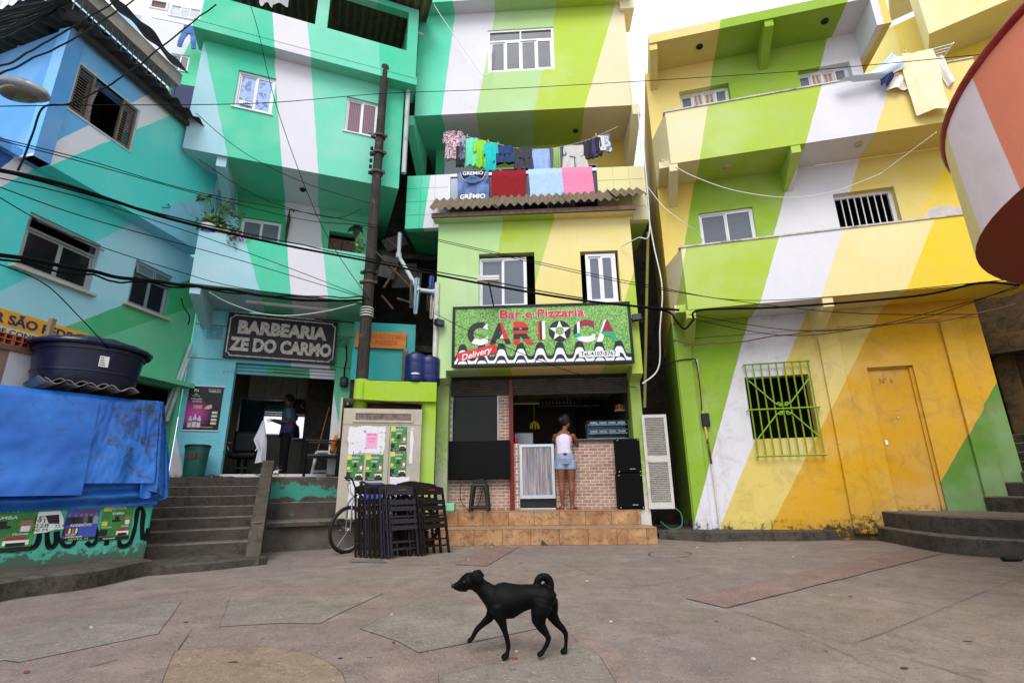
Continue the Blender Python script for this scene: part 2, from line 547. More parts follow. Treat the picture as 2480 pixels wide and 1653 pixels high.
# ------------------------------------------------------------------ ground
def groundmat(name, col, col2, warm):
    t = NT(name); v = t.coord()
    c = t.mix(t.rng(t.noise(v, .8, 6, .6), .35, .65), col, col2)
    c = t.mix(t.rng(t.noise(v, .35, 4), .45, .62, 0, .55), c, warm)
    c = t.mix(t.rng(t.noise(v, 4, 10, .8), .48, .66, 0, .75), c, mul(col, .5))
    c = t.mix(t.rng(t.noise(v, 2.1, 9, .75, .6), .50, .68, 0, .6), c, mul(col, 1.5))
    c = t.mix(t.rng(t.noise(v, 24, 6, .8), .54, .64, 0, .7), c, mul(col, .42))
    c = t.mix(t.rng(t.noise(v, 60, 4, .7), .58, .66, 0, .8), c, mul(col, 2.0))
    mp = t.n('ShaderNodeMapping'); mp.inputs['Scale'].default_value = (1.2, 6, 1); mp.inputs['Rotation'].default_value = (0, 0, .5); t.l(v, mp.inputs[0])
    c = t.mix(t.rng(t.noise(mp.outputs[0], 1.1, 6, .7), .56, .74, 0, .35), c, mul(col, .6))
    t.bump(t.noise(v, 90, 6, .7), .35, .006)
    return t.out(c, t_rough, 0, .3)
t_rough = .72
GK = .96
M_ground = groundmat('plaza_concrete', mul(S(131, 118, 112), GK), mul(S(120, 108, 104), GK), mul(S(134, 118, 104), GK))
M_grey = groundmat('plaza_grey', mul(S(129, 119, 111), GK), mul(S(119, 110, 103), GK), mul(S(130, 117, 104), GK))
M_pink = groundmat('plaza_pink', mul(S(130, 113, 106), GK), mul(S(121, 106, 100), GK), mul(S(130, 113, 101), GK))
M_red = groundmat('plaza_red', mul(S(130, 106, 100), GK), mul(S(123, 104, 98), GK), mul(S(129, 110, 100), GK))
M_tan = groundmat('plaza_tan', mul(S(134, 116, 97), GK), mul(S(126, 110, 94), GK), mul(S(132, 116, 99), GK))
M_joint = mat('joint_dark', S(84, 74, 69), .95, 0, .7, 7)
gm = MB(); gm.add([(-60, -30, 0), (60, -30, 0), (60, 80, 0), (-60, 80, 0)], [(0, 1, 2, 3)])
ground = struct('ground', gm, M_ground)

def G(L, z=0):
    return [gz(q(*p), z) for p in L]
def panel(pts, m, z=.004, name='paving_panel', joint=True, grow=.003):
    P = G(pts)
    mb = MB(); a = sum(P[i].x * P[(i + 1) % len(P)].y - P[(i + 1) % len(P)].x * P[i].y for i in range(len(P)))
    if a < 0: P = P[::-1]
    # break the long straight edges so they wander a little
    Q = []
    for i, p in enumerate(P):
        n = P[(i + 1) % len(P)]; k = max(1, int((n - p).length / .25))
        for j in range(k):
            r = p.lerp(n, j / k)
            Q.append(r + Vector((mnoise.noise(r * 2.3), mnoise.noise(r * 2.3 + Vector((9, 3, 1))), 0)) * .012)
    c = sum(Q, Vector()) / len(Q)
    off = OFF[ground.name]
    mb.add([(p.x, p.y, z) for p in Q], [tuple(range(len(Q)))])
    part(ground, name, mb, m)
    if joint:
        jb = MB(); n = len(Q)
        for i in range(n):
            a_, b_ = Q[i], Q[(i + 1) % n]
            d = (b_ - a_).normalized(); nn = Vector((d.y, -d.x, 0)) * grow * (1.0 + .8 * mnoise.noise(a_ * 3))
            jb.add([(a_.x, a_.y, z + .0015), (b_.x, b_.y, z + .0015), (b_.x + nn.x, b_.y + nn.y, z + .0015), (a_.x + nn.x, a_.y + nn.y, z + .0015)], [(0, 3, 2, 1)])
        part(ground, 'paving_joint', jb, M_joint)
def joint(pts, wd=.006, z=.0075):
    P = spline(G(pts), 6); jb = MB()
    for i in range(len(P) - 1):
        a_, b_ = P[i].copy(), P[i + 1].copy(); d = (b_ - a_)
        if d.length < 1e-6: continue
        d.normalize()
        n0 = Vector((d.y, -d.x, 0)) * wd * (.35 + .65 * abs(mnoise.noise(a_ * 2.1)) * 2); n1 = Vector((d.y, -d.x, 0)) * wd * (.35 + .65 * abs(mnoise.noise(b_ * 2.1)) * 2)
        jb.add([a_ + Vector((0, 0, z)), b_ + Vector((0, 0, z)), b_ + n1 + Vector((0, 0, z)), a_ + n0 + Vector((0, 0, z))], [(0, 3, 2, 1)])
    part(ground, 'paving_joint', jb, M_joint)
D1 = lambda *L: [('D1', *p) for p in L]
D2 = lambda *L: [('D2', *p) for p in L]
D3 = lambda *L: [('D3', *p) for p in L]
panel(D1((-900, 760), (0, 470), (870, 330), (1500, 290), (2350, 290)) + D2((500, 300), (900, 370), (1350, 470), (1620, 590), (1850, 760), (1960, 960), (1960, 1100)) + D1((-900, 1100)), M_pink, .003, joint=False)
panel(D1((1145, 415), (1000, 615), (110, 800), (20, 785), (-500, 880), (-500, 715), (0, 615), (560, 500), (870, 445)), M_grey, .006)
panel(D1((1460, 382)) + D2((330, 360), (35, 497)) + D1((2020, 553), (1760, 550), (1385, 572)), M_grey, .006)
panel(D2((575, 390), (950, 440), (1300, 540), (1310, 585), (560, 738), (430, 665), (185, 585)), M_grey, .006)
panel(D2((1560, 685), (1700, 760), (1800, 900), (1860, 1010), (700, 1010), (680, 885), (860, 850), (1100, 790)), M_grey, .006)
panel(D1((1120, 722), (1370, 703), (1600, 695), (1800, 715), (1960, 750), (2080, 800), (2160, 860), (2180, 923), (2150, 1060), (960, 1060)), M_tan, .006)
panel(D2((985, 62), (1195, 62), (990, 185), (790, 175)), M_red, .006)
panel(D3((215, 495), (1560, 195), (1840, 210), (470, 555)), M_red, .006)
panel(D2((110, 160), (310, 135), (365, 165)), M_conc_edge, .006, joint=False)
for L in (D3((470, 555), (780, 655), (1260, 785)), D3((1260, 785), (1550, 680), (2080, 460), (2353, 355)), D3((780, 655), (1190, 828)), D3((1190, 828), (1350, 910), (1600, 1020)),
          D3((1260, 785), (1800, 930), (2100, 1020)), D2((1200, 80), (1580, 205), (1930, 312), (2353, 240)), D2((1720, 80), (1960, 135), (2353, 220)),
          D2((1960, 155), (1580, 205), (1400, 232), (1210, 205), (930, 185), (500, 178), (0, 170)), D3((600, 165), (920, 205)), D3((1150, 185), (1330, 142)), D3((650, 262), (1000, 315)),
          D1((880, 385), (1530, 310)), D1((1120, 722), (1210, 590)), D1((2100, 170), (2350, 135)), D1((560, 830), (740, 780)), D2((760, 90), (860, 140))):
    joint(L)
el = []
for i in range(25):
    th = i / 24 * 2 * math.pi
    el.append(('D2', 2150 + 140 * math.cos(th), 110 + 22 * math.sin(th)))
joint(el, .02)
# small litter and gum stains pressed into the paving
litter = [('D2', 875, 148, 'w'), ('D2', 1180, 735, 'w'), ('D2', 1625, 283, 'w'), ('D2', 390, 497, 'w'), ('D3', 643, 888, 'w'), ('D3', 892, 233, 'w'), ('D3', 285, 174, 'w'), ('D3', 560, 180, 'w'),
          ('D1', 165, 866, 'r'), ('D2', 1165, 782, 'r'), ('D2', 400, 677, 'r'), ('D1', 2155, 773, 'd'), ('D1', 1175, 543, 'd'), ('D3', 1597, 940, 'd'), ('D2', 1205, 168, 'd'), ('D1', 575, 580, 'w'),
          ('D2', 1778, 544, 'w'), ('D2', 1020, 65, 'w'), ('D3', 1255, 484, 'd'), ('D3', 405, 643, 'd'), ('D1', 1475, 799, 'd'), ('D2', 250, 765, 'g'), ('D1', 1660, 645, 'g'), ('D3', 2000, 765, 'g'), ('D3', 1100, 826, 'g')]
lm = {'w': mat('litter_white', S(186, 182, 174), .8), 'r': mat('litter_red', S(128, 66, 50), .8), 'd': mat('litter_dark', S(66, 59, 55), .9), 'g': mat('gum_grey', S(122, 115, 108), .9)}
for i, (k, x, y, c) in enumerate(litter):
    P = gz(q(k, x, y)); mb = MB(); s = .007 + .008 * random.random(); n = 7
    if c in 'dg': s *= 1.5
    h = .010 if c in 'wr' else .009
    ring = [(P.x + s * (1 + .5 * random.random()) * math.cos(j / n * 6.283), P.y + s * .6 * math.sin(j / n * 6.283), 0) for j in range(n)]
    mb.slab([(a, b) for a, b, _ in ring], .0065, h + (.006 if c in 'wr' else 0))
    nm, lb, ct, gr = {'w': ('paper_scrap', 'small white scrap of paper lying on the paving', 'litter', 'paper scraps on the paving'), 'r': ('leaf_scrap', 'small reddish scrap lying flat on the paving', 'litter', 'reddish scraps on the paving'),
                      'd': ('dark_stain', 'dark round stain pressed into the paving', 'stain', 'dark stains on the paving'), 'g': ('gum_stain', 'pale grey gum spot trodden into the paving', 'stain', 'gum spots on the paving')}[c]
    solo(nm, mb, lm[c], lb, ct, group=gr)

# ------------------------------------------------------------------ barber's stairs, terrace, bench wall
st = thing('concrete_stairs', 'worn grey concrete stairs climbing from the square to the barber shop', 'stairs', FT, (0, 0, 0))
RISE, TREAD, ZT = .145, .30, 1.12
def worn(mb, x0, x1, y0, y1, z0, z1):       # a concrete block with a slightly wavy nosing
    n = 10
    top = [(x0 + (x1 - x0) * i / n) for i in range(n + 1)]
    for i in range(n):
        a, b = top[i], top[i + 1]
        ya, yb = y0 + .008 * mnoise.noise(Vector((a * 3, y0 * 5, z1))), y0 + .008 * mnoise.noise(Vector((b * 3, y0 * 5, z1)))
        za, zb = z1 + .006 * mnoise.noise(Vector((a * 2, y0, z1 * 7))), z1 + .006 * mnoise.noise(Vector((b * 2, y0, z1 * 7)))
        vs = [(a, ya, z0), (b, yb, z0), (b, yb, zb - .012), (a, ya, za - .012), (a, ya + .012, za), (b, yb + .012, zb), (b, y1, zb), (a, y1, za)]
        fs = [(0, 1, 2, 3), (3, 2, 5, 4), (4, 5, 6, 7)]
        mb.add(vs, fs[:1]); mb.mat(1).add(vs, fs[1:]); mb.mat(0)  # top and nosing take the paler mix of wear and painted light
    mb.add([(x0, y0, z0), (x0, y1, z0), (x0, y1, z1 - .004), (x0, y0, z1 - .012)], [(3, 2, 1, 0)])
    mb.add([(x1, y0, z0), (x1, y1, z0), (x1, y1, z1 - .004), (x1, y0, z1 - .012)], [(0, 1, 2, 3)])
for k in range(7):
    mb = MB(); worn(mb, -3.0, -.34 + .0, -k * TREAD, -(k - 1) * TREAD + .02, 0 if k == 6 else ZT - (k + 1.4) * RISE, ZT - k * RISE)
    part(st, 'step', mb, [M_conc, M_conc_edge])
# cheek wall between stairs and bench
mb = MB()
def cheek(x0, x1):
    prof = [(.05, ZT), (.05, ZT + .26), (-.28, ZT + .26), (-.34, ZT + .2), (-2.0, .36), (-2.06, .20), (-2.1, .1), (-2.35, .1), (-2.35, 0), (.05, 0)]
    n = len(prof)
    vs = [(x0, y, z) for y, z in prof] + [(x1, y, z) for y, z in prof]
    mb.add(vs, [tuple(range(n)), tuple(range(2 * n - 1, n - 1, -1))] + [(i, n + i, n + (i + 1) % n, (i + 1) % n) for i in range(n)])
cheek(-.34, -.17)
part(st, 'cheek_wall', mb, M_conc)
mb = MB(); mb.lathe([(.055, 0), (.06, .012), (.05, .02), (.044, .012), (.04, .004), (0, .004)], (-.255, -1.78, .47), 18)
part(st, 'pipe_stub', mb, M_conc_edge)
# kerb and landing
kf = [gz(q('D1', -700, 600)), gz(q('D1', 0, 408)), gz(q('D1', 540, 330)), gz(q('D1', 900, 250)), gz(q('D1', 1040, 238)), gz(q('D1', 1350, 210)), gz(q('D1', 1690, 172))]
def kerb_strip(name, pts, back, z, label, zs=None):
    mb = MB(); P = spline(pts, 6); n = len(P)
    zs = zs or [z] * n
    for i in range(n - 1):
        a, b = P[i], P[i + 1]
        za, zb = (z[0] + (z[1] - z[0]) * min(1, max(0, (i / (n - 1) - .55) / .12)), z[0] + (z[1] - z[0]) * min(1, max(0, ((i + 1) / (n - 1) - .55) / .12))) if isinstance(z, tuple) else (z, z)
        za += .008 * mnoise.noise(a * 3); zb += .008 * mnoise.noise(b * 3)
        o = Vector(back)
        mb.add([(a.x, a.y, 0), (b.x, b.y, 0), (b.x + .008, b.y, zb - .02), (a.x + .008, a.y, za - .02), (a.x + o.x * .03, a.y + o.y * .03, za), (b.x + o.x * .03, b.y + o.y * .03, zb), (b.x + o.x, b.y + o.y, zb), (a.x + o.x, a.y + o.y, za)],
               [(0, 1, 2, 3), (3, 2, 5, 4), (4, 5, 6, 7)])
    return mb
zk0 = zat(kf[1], 'D1', 0, 275); zk1 = zat(kf[5], 'D1', 1350, 120)
ob = struct('kerb', kerb_strip('kerb', kf, (-1.4, .6), (zk0, .1), ''), M_kerb)
# terrace slab and walls behind the bench
mb = MB(); mb.box(-4.2, 1.6, -.0, 2.2, ZT - .25, ZT); tr = struct('terrace', mb, M_conc, F=FT)
bw = thing('bench_wall', 'stepped concrete bench wall with flaking turquoise paint below the barber terrace', 'bench', FT, (.3, -.4, 0))
t = NT('flaking_turquoise'); v = t.coord()
c = t.mix(t.rng(t.noise(v, 2, 8, .65), .35, .68), S(62, 56, 50), S(100, 91, 82))
sxx = t.n('ShaderNodeSeparateXYZ'); t.l(v, sxx.inputs[0])
band = t.mth('MULTIPLY', t.rng(sxx.outputs[2], .72, .80, 0, 1), t.rng(sxx.outputs[2], .88, 1.05, 1, .0))
pk = t.mth('ADD', t.noise(v, 4.2, 9, .7), t.mth('MULTIPLY', band, .22))
c = t.mix(t.rng(pk, .60, .67), c, S(62, 150, 132))
c = t.mix(t.rng(t.noise(v, 16, 6, .8), .6, .7, 0, .6), c, S(50, 46, 40))
t.bump(t.noise(v, 50, 6, .7), .5, .01)
M_flake = t.out(c, .85)
gm2 = M_flake
def bench_uv(k, x, y, d=0): return FT.at(k, x, y, d)
uL, uR = -.17, 1.55
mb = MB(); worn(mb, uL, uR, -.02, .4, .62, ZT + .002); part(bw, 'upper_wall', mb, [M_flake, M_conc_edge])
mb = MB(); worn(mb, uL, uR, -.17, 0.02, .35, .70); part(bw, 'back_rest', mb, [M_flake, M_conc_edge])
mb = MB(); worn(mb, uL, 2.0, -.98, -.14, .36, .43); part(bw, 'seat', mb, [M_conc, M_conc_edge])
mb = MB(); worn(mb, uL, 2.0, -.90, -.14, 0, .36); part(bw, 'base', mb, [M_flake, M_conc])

# ------------------------------------------------------------------ right-hand kerb and stairs
rk = [gz(q('D3', 45, 118)), gz(q('D3', 240, 128)), gz(q('D3', 400, 136)), gz(q('D3', 590, 130)), gz(q('D3', 1000, 128)), gz(q('D3', 1260, 118)), gz(q('D3', 1400, 108))]
struct('kerb_right', kerb_strip('kerb', rk, (.25, 1.1), .155, ''), M_kerb)
rs = thing('curved_stairs', 'dark grey concrete steps curving up beside the orange door', 'stairs', W0, (7.0, 8.0, 0))
lv = [0, .215, .45, .67, .88]
fr1 = [gz(q('C2', 200, 1375), 0), gz(q('C2', 330, 1400), 0), gz(q('C2', 600, 1452), 0), gz(q('C2', 850, 1480), 0), gz(q('C2', 1150, 1500), 0), gz(q('C2', 1500, 1525), 0)]
fr2 = [gz(q('C2', 262, 1290), lv[1]), gz(q('C2', 420, 1312), lv[1]), gz(q('C2', 700, 1342), lv[1]), gz(q('C2', 1150, 1372), lv[1]), gz(q('C2', 1500, 1395), lv[1])]
def rstep(fr, z0, z1, back):
    mb = MB(); P = spline(fr, 6); n = len(P)
    for i in range(n - 1):
        a, b = P[i], P[i + 1]
        d = (b - a).normalized(); nn = Vector((-d.y, d.x, 0)) * .02
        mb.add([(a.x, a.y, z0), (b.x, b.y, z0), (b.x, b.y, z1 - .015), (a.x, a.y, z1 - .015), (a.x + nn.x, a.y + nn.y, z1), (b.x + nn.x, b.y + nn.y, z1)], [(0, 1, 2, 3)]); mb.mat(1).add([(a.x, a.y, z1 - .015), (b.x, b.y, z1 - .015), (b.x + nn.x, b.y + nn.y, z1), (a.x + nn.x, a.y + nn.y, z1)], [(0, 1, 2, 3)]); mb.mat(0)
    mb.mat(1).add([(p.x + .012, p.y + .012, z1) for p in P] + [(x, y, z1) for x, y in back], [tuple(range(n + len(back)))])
    return mb
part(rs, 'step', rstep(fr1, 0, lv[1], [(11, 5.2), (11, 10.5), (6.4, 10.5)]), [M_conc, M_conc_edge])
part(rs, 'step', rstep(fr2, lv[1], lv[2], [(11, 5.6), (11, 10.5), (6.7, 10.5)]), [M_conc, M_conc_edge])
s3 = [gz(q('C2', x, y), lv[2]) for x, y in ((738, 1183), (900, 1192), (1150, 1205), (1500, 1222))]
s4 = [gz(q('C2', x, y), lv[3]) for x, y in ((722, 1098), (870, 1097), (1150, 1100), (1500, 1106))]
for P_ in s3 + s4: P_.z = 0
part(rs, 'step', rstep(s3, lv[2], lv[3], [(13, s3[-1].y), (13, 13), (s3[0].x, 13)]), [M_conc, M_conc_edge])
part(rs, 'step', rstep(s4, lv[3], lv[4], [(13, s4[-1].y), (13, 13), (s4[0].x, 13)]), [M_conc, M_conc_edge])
for k in range(8):
    o_ = .34 * (k + 1)
    s5 = [P_ + Vector((o_ * .62, o_ * .5, 0)) for P_ in s4[1:]]
    part(rs, 'step', rstep(s5, lv[4] + .16 * k, lv[4] + .16 * (k + 1), [(16, s5[-1].y), (16, 15), (s5[0].x, 15)]), [M_conc, M_conc_edge])
# ================================================================== buildings
def window(b, u0, u1, z0, z1, y, n=2, fr=None, gl=None, fw=.032, sill=True, transom=0., dark=True, sash=.5, sillmat=None, name='window'):
    """sliding window set in an opening: frame, sashes with panes, sill"""
    fr = fr or M_white_al; gl = gl or M_reed
    gls = gl if isinstance(gl, (list, tuple)) else [gl] * n
    mb = MB()
    mb.wall(u0, u1, z0, z1, y, y + .06, [(u0 + fw, u1 - fw, z0 + fw, z1 - fw)])
    wnd = part(b, name, mb, fr)
    zt = z1 - (z1 - z0) * transom if transom else z1 - fw
    if transom:
        mb = MB(); mb.box(u0 + fw, u1 - fw, y + .004, y + .055, zt - .02, zt + .02); part(wnd, 'transom', mb, fr)
        mid = (u0 + u1) / 2
        mb = MB(); mb.box(mid - .018, mid + .018, y + .006, y + .05, zt + .02, z1 - fw); part(wnd, 'mullion', mb, fr)
        for a, c in ((u0 + fw, mid - .018), (mid + .018, u1 - fw)):
            mb = MB(); mb.box(a, c, y + .03, y + .036, zt + .02, z1 - fw); part(wnd, 'pane', mb, gls[0])
        zt -= .02
    wd = (u1 - u0 - 2 * fw) / n
    for i in range(n):
        a, c = u0 + fw + i * wd, u0 + fw + (i + 1) * wd
        yo = y + (.006 if i % 2 else .028)
        s = fw * .75
        mb = MB(); mb.wall(a, c, z0 + fw, zt, yo, yo + .022, [(a + s, c - s, z0 + fw + s, zt - s)])
        sh = part(wnd, 'sash', mb, fr)
        mb = MB(); mb.box(a + s, c - s, yo + .009, yo + .013, z0 + fw + s, zt - s); part(wnd, 'pane', mb, gls[i])
    if sill:
        mb = MB(); mb.bbox(u0 - .03, u1 + .03, y - .065, y + .02, z0 - .03, z0 - .002, .006); part(wnd, 'sill', mb, sillmat or M_white_al)
    return wnd
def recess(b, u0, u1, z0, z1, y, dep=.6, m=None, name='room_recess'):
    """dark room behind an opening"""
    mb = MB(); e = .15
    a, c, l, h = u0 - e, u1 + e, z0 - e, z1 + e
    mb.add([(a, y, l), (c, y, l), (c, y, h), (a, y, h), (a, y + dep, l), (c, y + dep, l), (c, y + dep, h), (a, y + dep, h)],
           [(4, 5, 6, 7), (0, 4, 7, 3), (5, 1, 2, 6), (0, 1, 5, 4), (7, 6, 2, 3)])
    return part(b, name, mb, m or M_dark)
def bracket(b, u0, u1, yf, yb, zt, drop, m, name='bracket', tip=.12):
    """tapering concrete bracket under an overhang"""
    mb = MB(); pr = [(yf, zt), (yf, zt - tip), (yb, zt - drop), (yb, zt)]
    vs = [(u0, y, z) for y, z in pr] + [(u1, y, z) for y, z in pr]
    mb.add(vs, [(3, 2, 1, 0), (4, 5, 6, 7), (0, 1, 5, 4), (1, 2, 6, 5), (2, 3, 7, 6)])
    return part(b, name, mb, m)
# colours of the painted bands
PALE = (168, 219, 232); EMER = (74, 214, 172); WHT = (234, 232, 240); MINT = (122, 226, 194); LGRN = (186, 224, 150); LIME = (180, 206, 66); CREAM = (243, 228, 178)
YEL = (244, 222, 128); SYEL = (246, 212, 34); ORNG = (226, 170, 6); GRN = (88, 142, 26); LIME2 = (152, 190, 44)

# ------------------------------------------------------------------ barber building
barber = thing('barber_building', 'green and white striped building with a barber shop on its ground floor', 'building', FB)
DB = 1.3
mw = stripes('barber_ground_wall', FB, 0, [WHT, (120, 205, 222), WHT, (92, 200, 150)],
             [(('B5', 85, 1060), ('B5', 135, 1350)), (('B5', 1085, 480), ('B5', 1100, 900)), (('B5', 1425, 560), ('B5', 1505, 1080))], foot=(1.1, 1.5, S(70, 66, 58), .5), bump=.8, bscale=26)
door = (-1.02, .775, 1.17, 3.245)
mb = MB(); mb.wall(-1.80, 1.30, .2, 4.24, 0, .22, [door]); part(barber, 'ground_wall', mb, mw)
# thin sills where the plaster courses meet
for z in (3.93, 3.27):
    mb = MB(); mb.box(-1.80, -1.25, -.006, .0, z, z + .012); part(barber, 'plaster_joint', mb, M_joint)
    mb = MB(); mb.box(.76, 1.3, -.006, .0, z, z + .012); part(barber, 'plaster_joint', mb, M_joint)
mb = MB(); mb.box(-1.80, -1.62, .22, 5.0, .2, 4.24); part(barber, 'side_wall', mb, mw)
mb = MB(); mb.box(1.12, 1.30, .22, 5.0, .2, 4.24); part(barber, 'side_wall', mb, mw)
# ventilation bricks
def ventbrick(b, u, z, r, m):
    mb = MB(); mb.wall(u - r, u + r, z - r, z + r, -.012, .03, [(u - r * .45, u + r * .45, z - r * .45, z + r * .45)])
    v_ = part(b, 'vent_block', mb, m)
    for k in range(8):
        th = k * math.pi / 4
        mb = MB(); a = Vector((u + r * .3 * math.cos(th), -.02, z + r * .3 * math.sin(th))); c = Vector((u + r * .95 * math.cos(th), -.02, z + r * .95 * math.sin(th)))
        mb.tube([a, c], r * .1, 5); part(v_, 'vent_spoke', mb, m)
    mb = MB(); mb.lathe([(r * .28, 0), (r * .38, .012), (r * .28, .02)], n=12); mb.xf(Matrix.Translation((u, -.012, z)) @ Matrix.Rotation(R_(90), 4, 'X')); part(v_, 'vent_ring', mb, m)
    mb = MB(); mb.box(u - r * .9, u + r * .9, .004, .024, z - r * .9, z + r * .9); part(v_, 'vent_core', mb, M_black)
vm1 = mat('vent_blue', mul(S(120, 190, 205), K_), .8); vm2 = mat('vent_green', mul(S(92, 180, 140), K_), .8)
ventbrick(barber, *FB.at('B5', 428, 232), .13, vm1); ventbrick(barber, *FB.at('B5', 1535, 312), .125, vm2)
# shop room
rm = MB(); x0, x1, z0, z1, yb = -1.62, 1.12, 1.17, 3.6, 3.3
M_tilewall = mat('shop_tile_wall', S(128, 122, 108), .35, 0, .12, 2)
rm.add([(x0, .22, z0), (x1, .22, z0), (x1, .22, z1), (x0, .22, z1), (x0, yb, z0), (x1, yb, z0), (x1, yb, z1), (x0, yb, z1)], [(4, 5, 6, 7), (0, 4, 7, 3), (5, 1, 2, 6), (7, 6, 2, 3)])
part(barber, 'shop_room', rm, M_tilewall)
mb = MB(); mb.box(x0, x1, -.0, yb, 1.05, 1.17); part(barber, 'shop_floor', mb, mat('shop_floor', S(120, 114, 106), .5))
for k in range(5):
    ua = door[0] + (door[1] - door[0]) * k / 5
    mb = MB(); mb.bbox(ua + .003, ua + (door[1] - door[0]) / 5 - .003, -.03, .2, ZT + .004, 1.185, .004); part(barber, 'threshold_tile', mb, M_white)
# roller shutter rolled up in the doorway
shm = stripes('barber_shutter', FB, 0, [(110, 190, 205), (92, 190, 150), WHT], [(('B5', 870, 500), ('B5', 880, 900)), (('B5', 1245, 500), ('B5', 1260, 900))], crack=False)
for k in range(3):
    mb = MB(); mb.bbox(door[0], door[1], .10, .13, 3.04 + k * .068, 3.10 + k * .068, .012); part(barber, 'shutter_slat', mb, shm)
mb = MB(); mb.tube([(door[0], .2, 3.4), (door[1], .2, 3.4)], .11, 14); part(barber, 'shutter_drum', mb, shm)
mb = MB(); mb.tube([(-.38, .06, 3.14), (.22, .06, 3.13)], .014, 8); part(barber, 'shutter_lock_bar', mb, M_chrome)
# balcony over the shop
mbal = stripes('barber_balcony', FB, DB, [PALE, EMER, WHT, MINT], [(('A7', 665, 700), ('A7', 795, 1170)), (('A7', 1043, 720), ('A7', 1080, 1185)), (('A7', 1375, 770), ('A7', 1418, 1200))])
zb0, zb1 = 4.26, 5.235
mb = MB(); mb.box(-1.68, 1.30, -DB + .1, .0, zb0 + .002, zb0 + .14); part(barber, 'balcony_slab', mb, mbal)
mb = MB(); mb.box(-1.68, 1.12, -DB, -DB + .1, zb0, zb1); part(barber, 'balcony_parapet', mb, mbal)
mb = MB(); mb.box(-1.68, -1.58, -DB + .1, 0, zb0 + .14, zb1); part(barber, 'balcony_parapet', mb, mbal)
mb = MB(); mb.box(1.02, 1.12, -DB + .1, 0, zb0 + .14, zb1); part(barber, 'balcony_parapet', mb, mbal)
bracket(barber, -1.68, -1.52, -DB + .06, 0, zb0, .42, mbal, tip=.16)
# storey behind the balcony
mmid = stripes('barber_middle_wall', FB, 0, [PALE, (60, 190, 130), WHT, (96, 205, 160)], [(('A7', 588, 250), ('A7', 600, 660)), (('A7', 1022, 330), ('A7', 1045, 710)), (('A7', 1340, 380), ('A7', 1368, 765))])
m1 = (-1.30, -.545, 5.70, 6.30); m2 = (.40, .955, 5.60, 6.29)
mb = MB(); mb.wall(-1.80, 1.30, 4.41, 6.80, 0.004, .2, [m1, m2]); part(barber, 'middle_wall', mb, mmid)
mb = MB(); mb.box(-1.80, -1.60, .2, 5.0, 4.41, 6.80); part(barber, 'side_wall', mb, mmid)
mb = MB(); mb.box(1.12, 1.3, .2, 5.0, 4.41, 6.80); part(barber, 'side_wall', mb, mmid)
window(barber, *m1, .06, 2, gl=M_reed, sill=False); 
# little wooden shutters
M_wood_sh = mat('dark_red_wood', S(88, 56, 42), .5, 0, .3, 3, stretch=(6, 6, 1))
recess(barber, *m2, .2, .5)
ws = None
for k in range(2):
    a = m2[0] + k * (m2[1] - m2[0]) / 2; c = a + (m2[1] - m2[0]) / 2
    mb = MB(); mb.wall(a + .01, c - .01, m2[2] + .01, m2[3] - .12, .11, .15, [(a + .07, c - .07, m2[2] + .07, m2[3] - .18)])
    ws = part(barber, 'shutter_leaf', mb, M_wood_sh)
    mb = MB(); mb.bbox(a + .07, c - .07, .122, .14, m2[2] + .07, m2[3] - .18, .012); part(ws, 'panel', mb, M_wood_sh)
# upper block
mup = stripes('barber_upper_wall', FB, DB, [PALE, EMER, WHT, MINT, EMER], [(('A2', 295, 470), ('A2', 490, 1410)), (('A2', 915, 525), ('A2', 985, 1560)), (('A2', 1245, 600), ('A2', 1310, 1560)), (('A2', 1900, 690), ('A2', 1845, 1560))])
zu0, zu1 = 6.80, 9.23
w1 = (-1.50, -.835, 7.90, 8.745); w2 = (.505, 1.15, 7.905, 8.745)
UL, UR = -2.16, 1.66
mb = MB(); mb.wall(UL, UR, zu0, zu1, -DB, -DB + .2, [w1, w2]); part(barber, 'upper_wall', mb, mup)
mb = MB(); mb.box(UL, UR, -DB + .2, .9, zu0 + .001, zu0 + .15); part(barber, 'upper_floor_slab', mb, mup)
mb = MB(); mb.box(UL, UL + .2, -DB + .2, 5, zu0 + .15, zu1); part(barber, 'side_wall', mb, mup)
mb = MB(); mb.box(UR - .2, UR, -DB + .2, 5, zu0 + .15, zu1); part(barber, 'side_wall', mb, mup)
M_film = None
t = NT('blue_film_glass'); v = t.coord()
c = t.mix(t.rng(t.noise(v, 7, 6, .7, .6), .52, .56), S(138, 166, 214), S(70, 100, 160)); M_film = t.out(c, .3, 0, .5)
window(barber, *w1, -DB + .04, 2, gl=M_film, fw=.038); 
t = NT('red_curtain_glass'); v = t.coord(); wv = t.n('ShaderNodeTexWave', wave_type='BANDS', bands_direction='X'); wv.inputs['Scale'].default_value = 9; wv.inputs['Distortion'].default_value = 2; t.l(v, wv.inputs['Vector'])
M_redcur = t.out(t.mix(wv.outputs['Fac'], S(92, 62, 74), S(140, 104, 116)), .3, 0, .5)
window(barber, *w2, -DB + .04, 2, gl=M_redcur, fw=.035)
mb = MB(); mb.box(-1.42, -1.2, -DB + .045, -DB + .05, 8.02, 8.1); part(barber, 'window_sticker', mb, M_white)
mb = MB(); text(mb, '1554', -1.28, 8.03, -DB + .043, .05, .12); part(barber, 'window_sticker', mb, M_black)
mb = MB(); mb.box(.97, 1.05, -DB + .05, -DB + .053, 7.99, 8.07); part(barber, 'window_sticker', mb, mat('sticker_blue', S(40, 76, 120), .5))
mb = MB(); text(mb, 'RIO', 1.01, 8.03, -DB + .048, .022, .06); part(barber, 'window_sticker', mb, M_white)
bracket(barber, -1.62, -1.46, -DB + .06, 0, zu0, .5, mup, tip=.2)
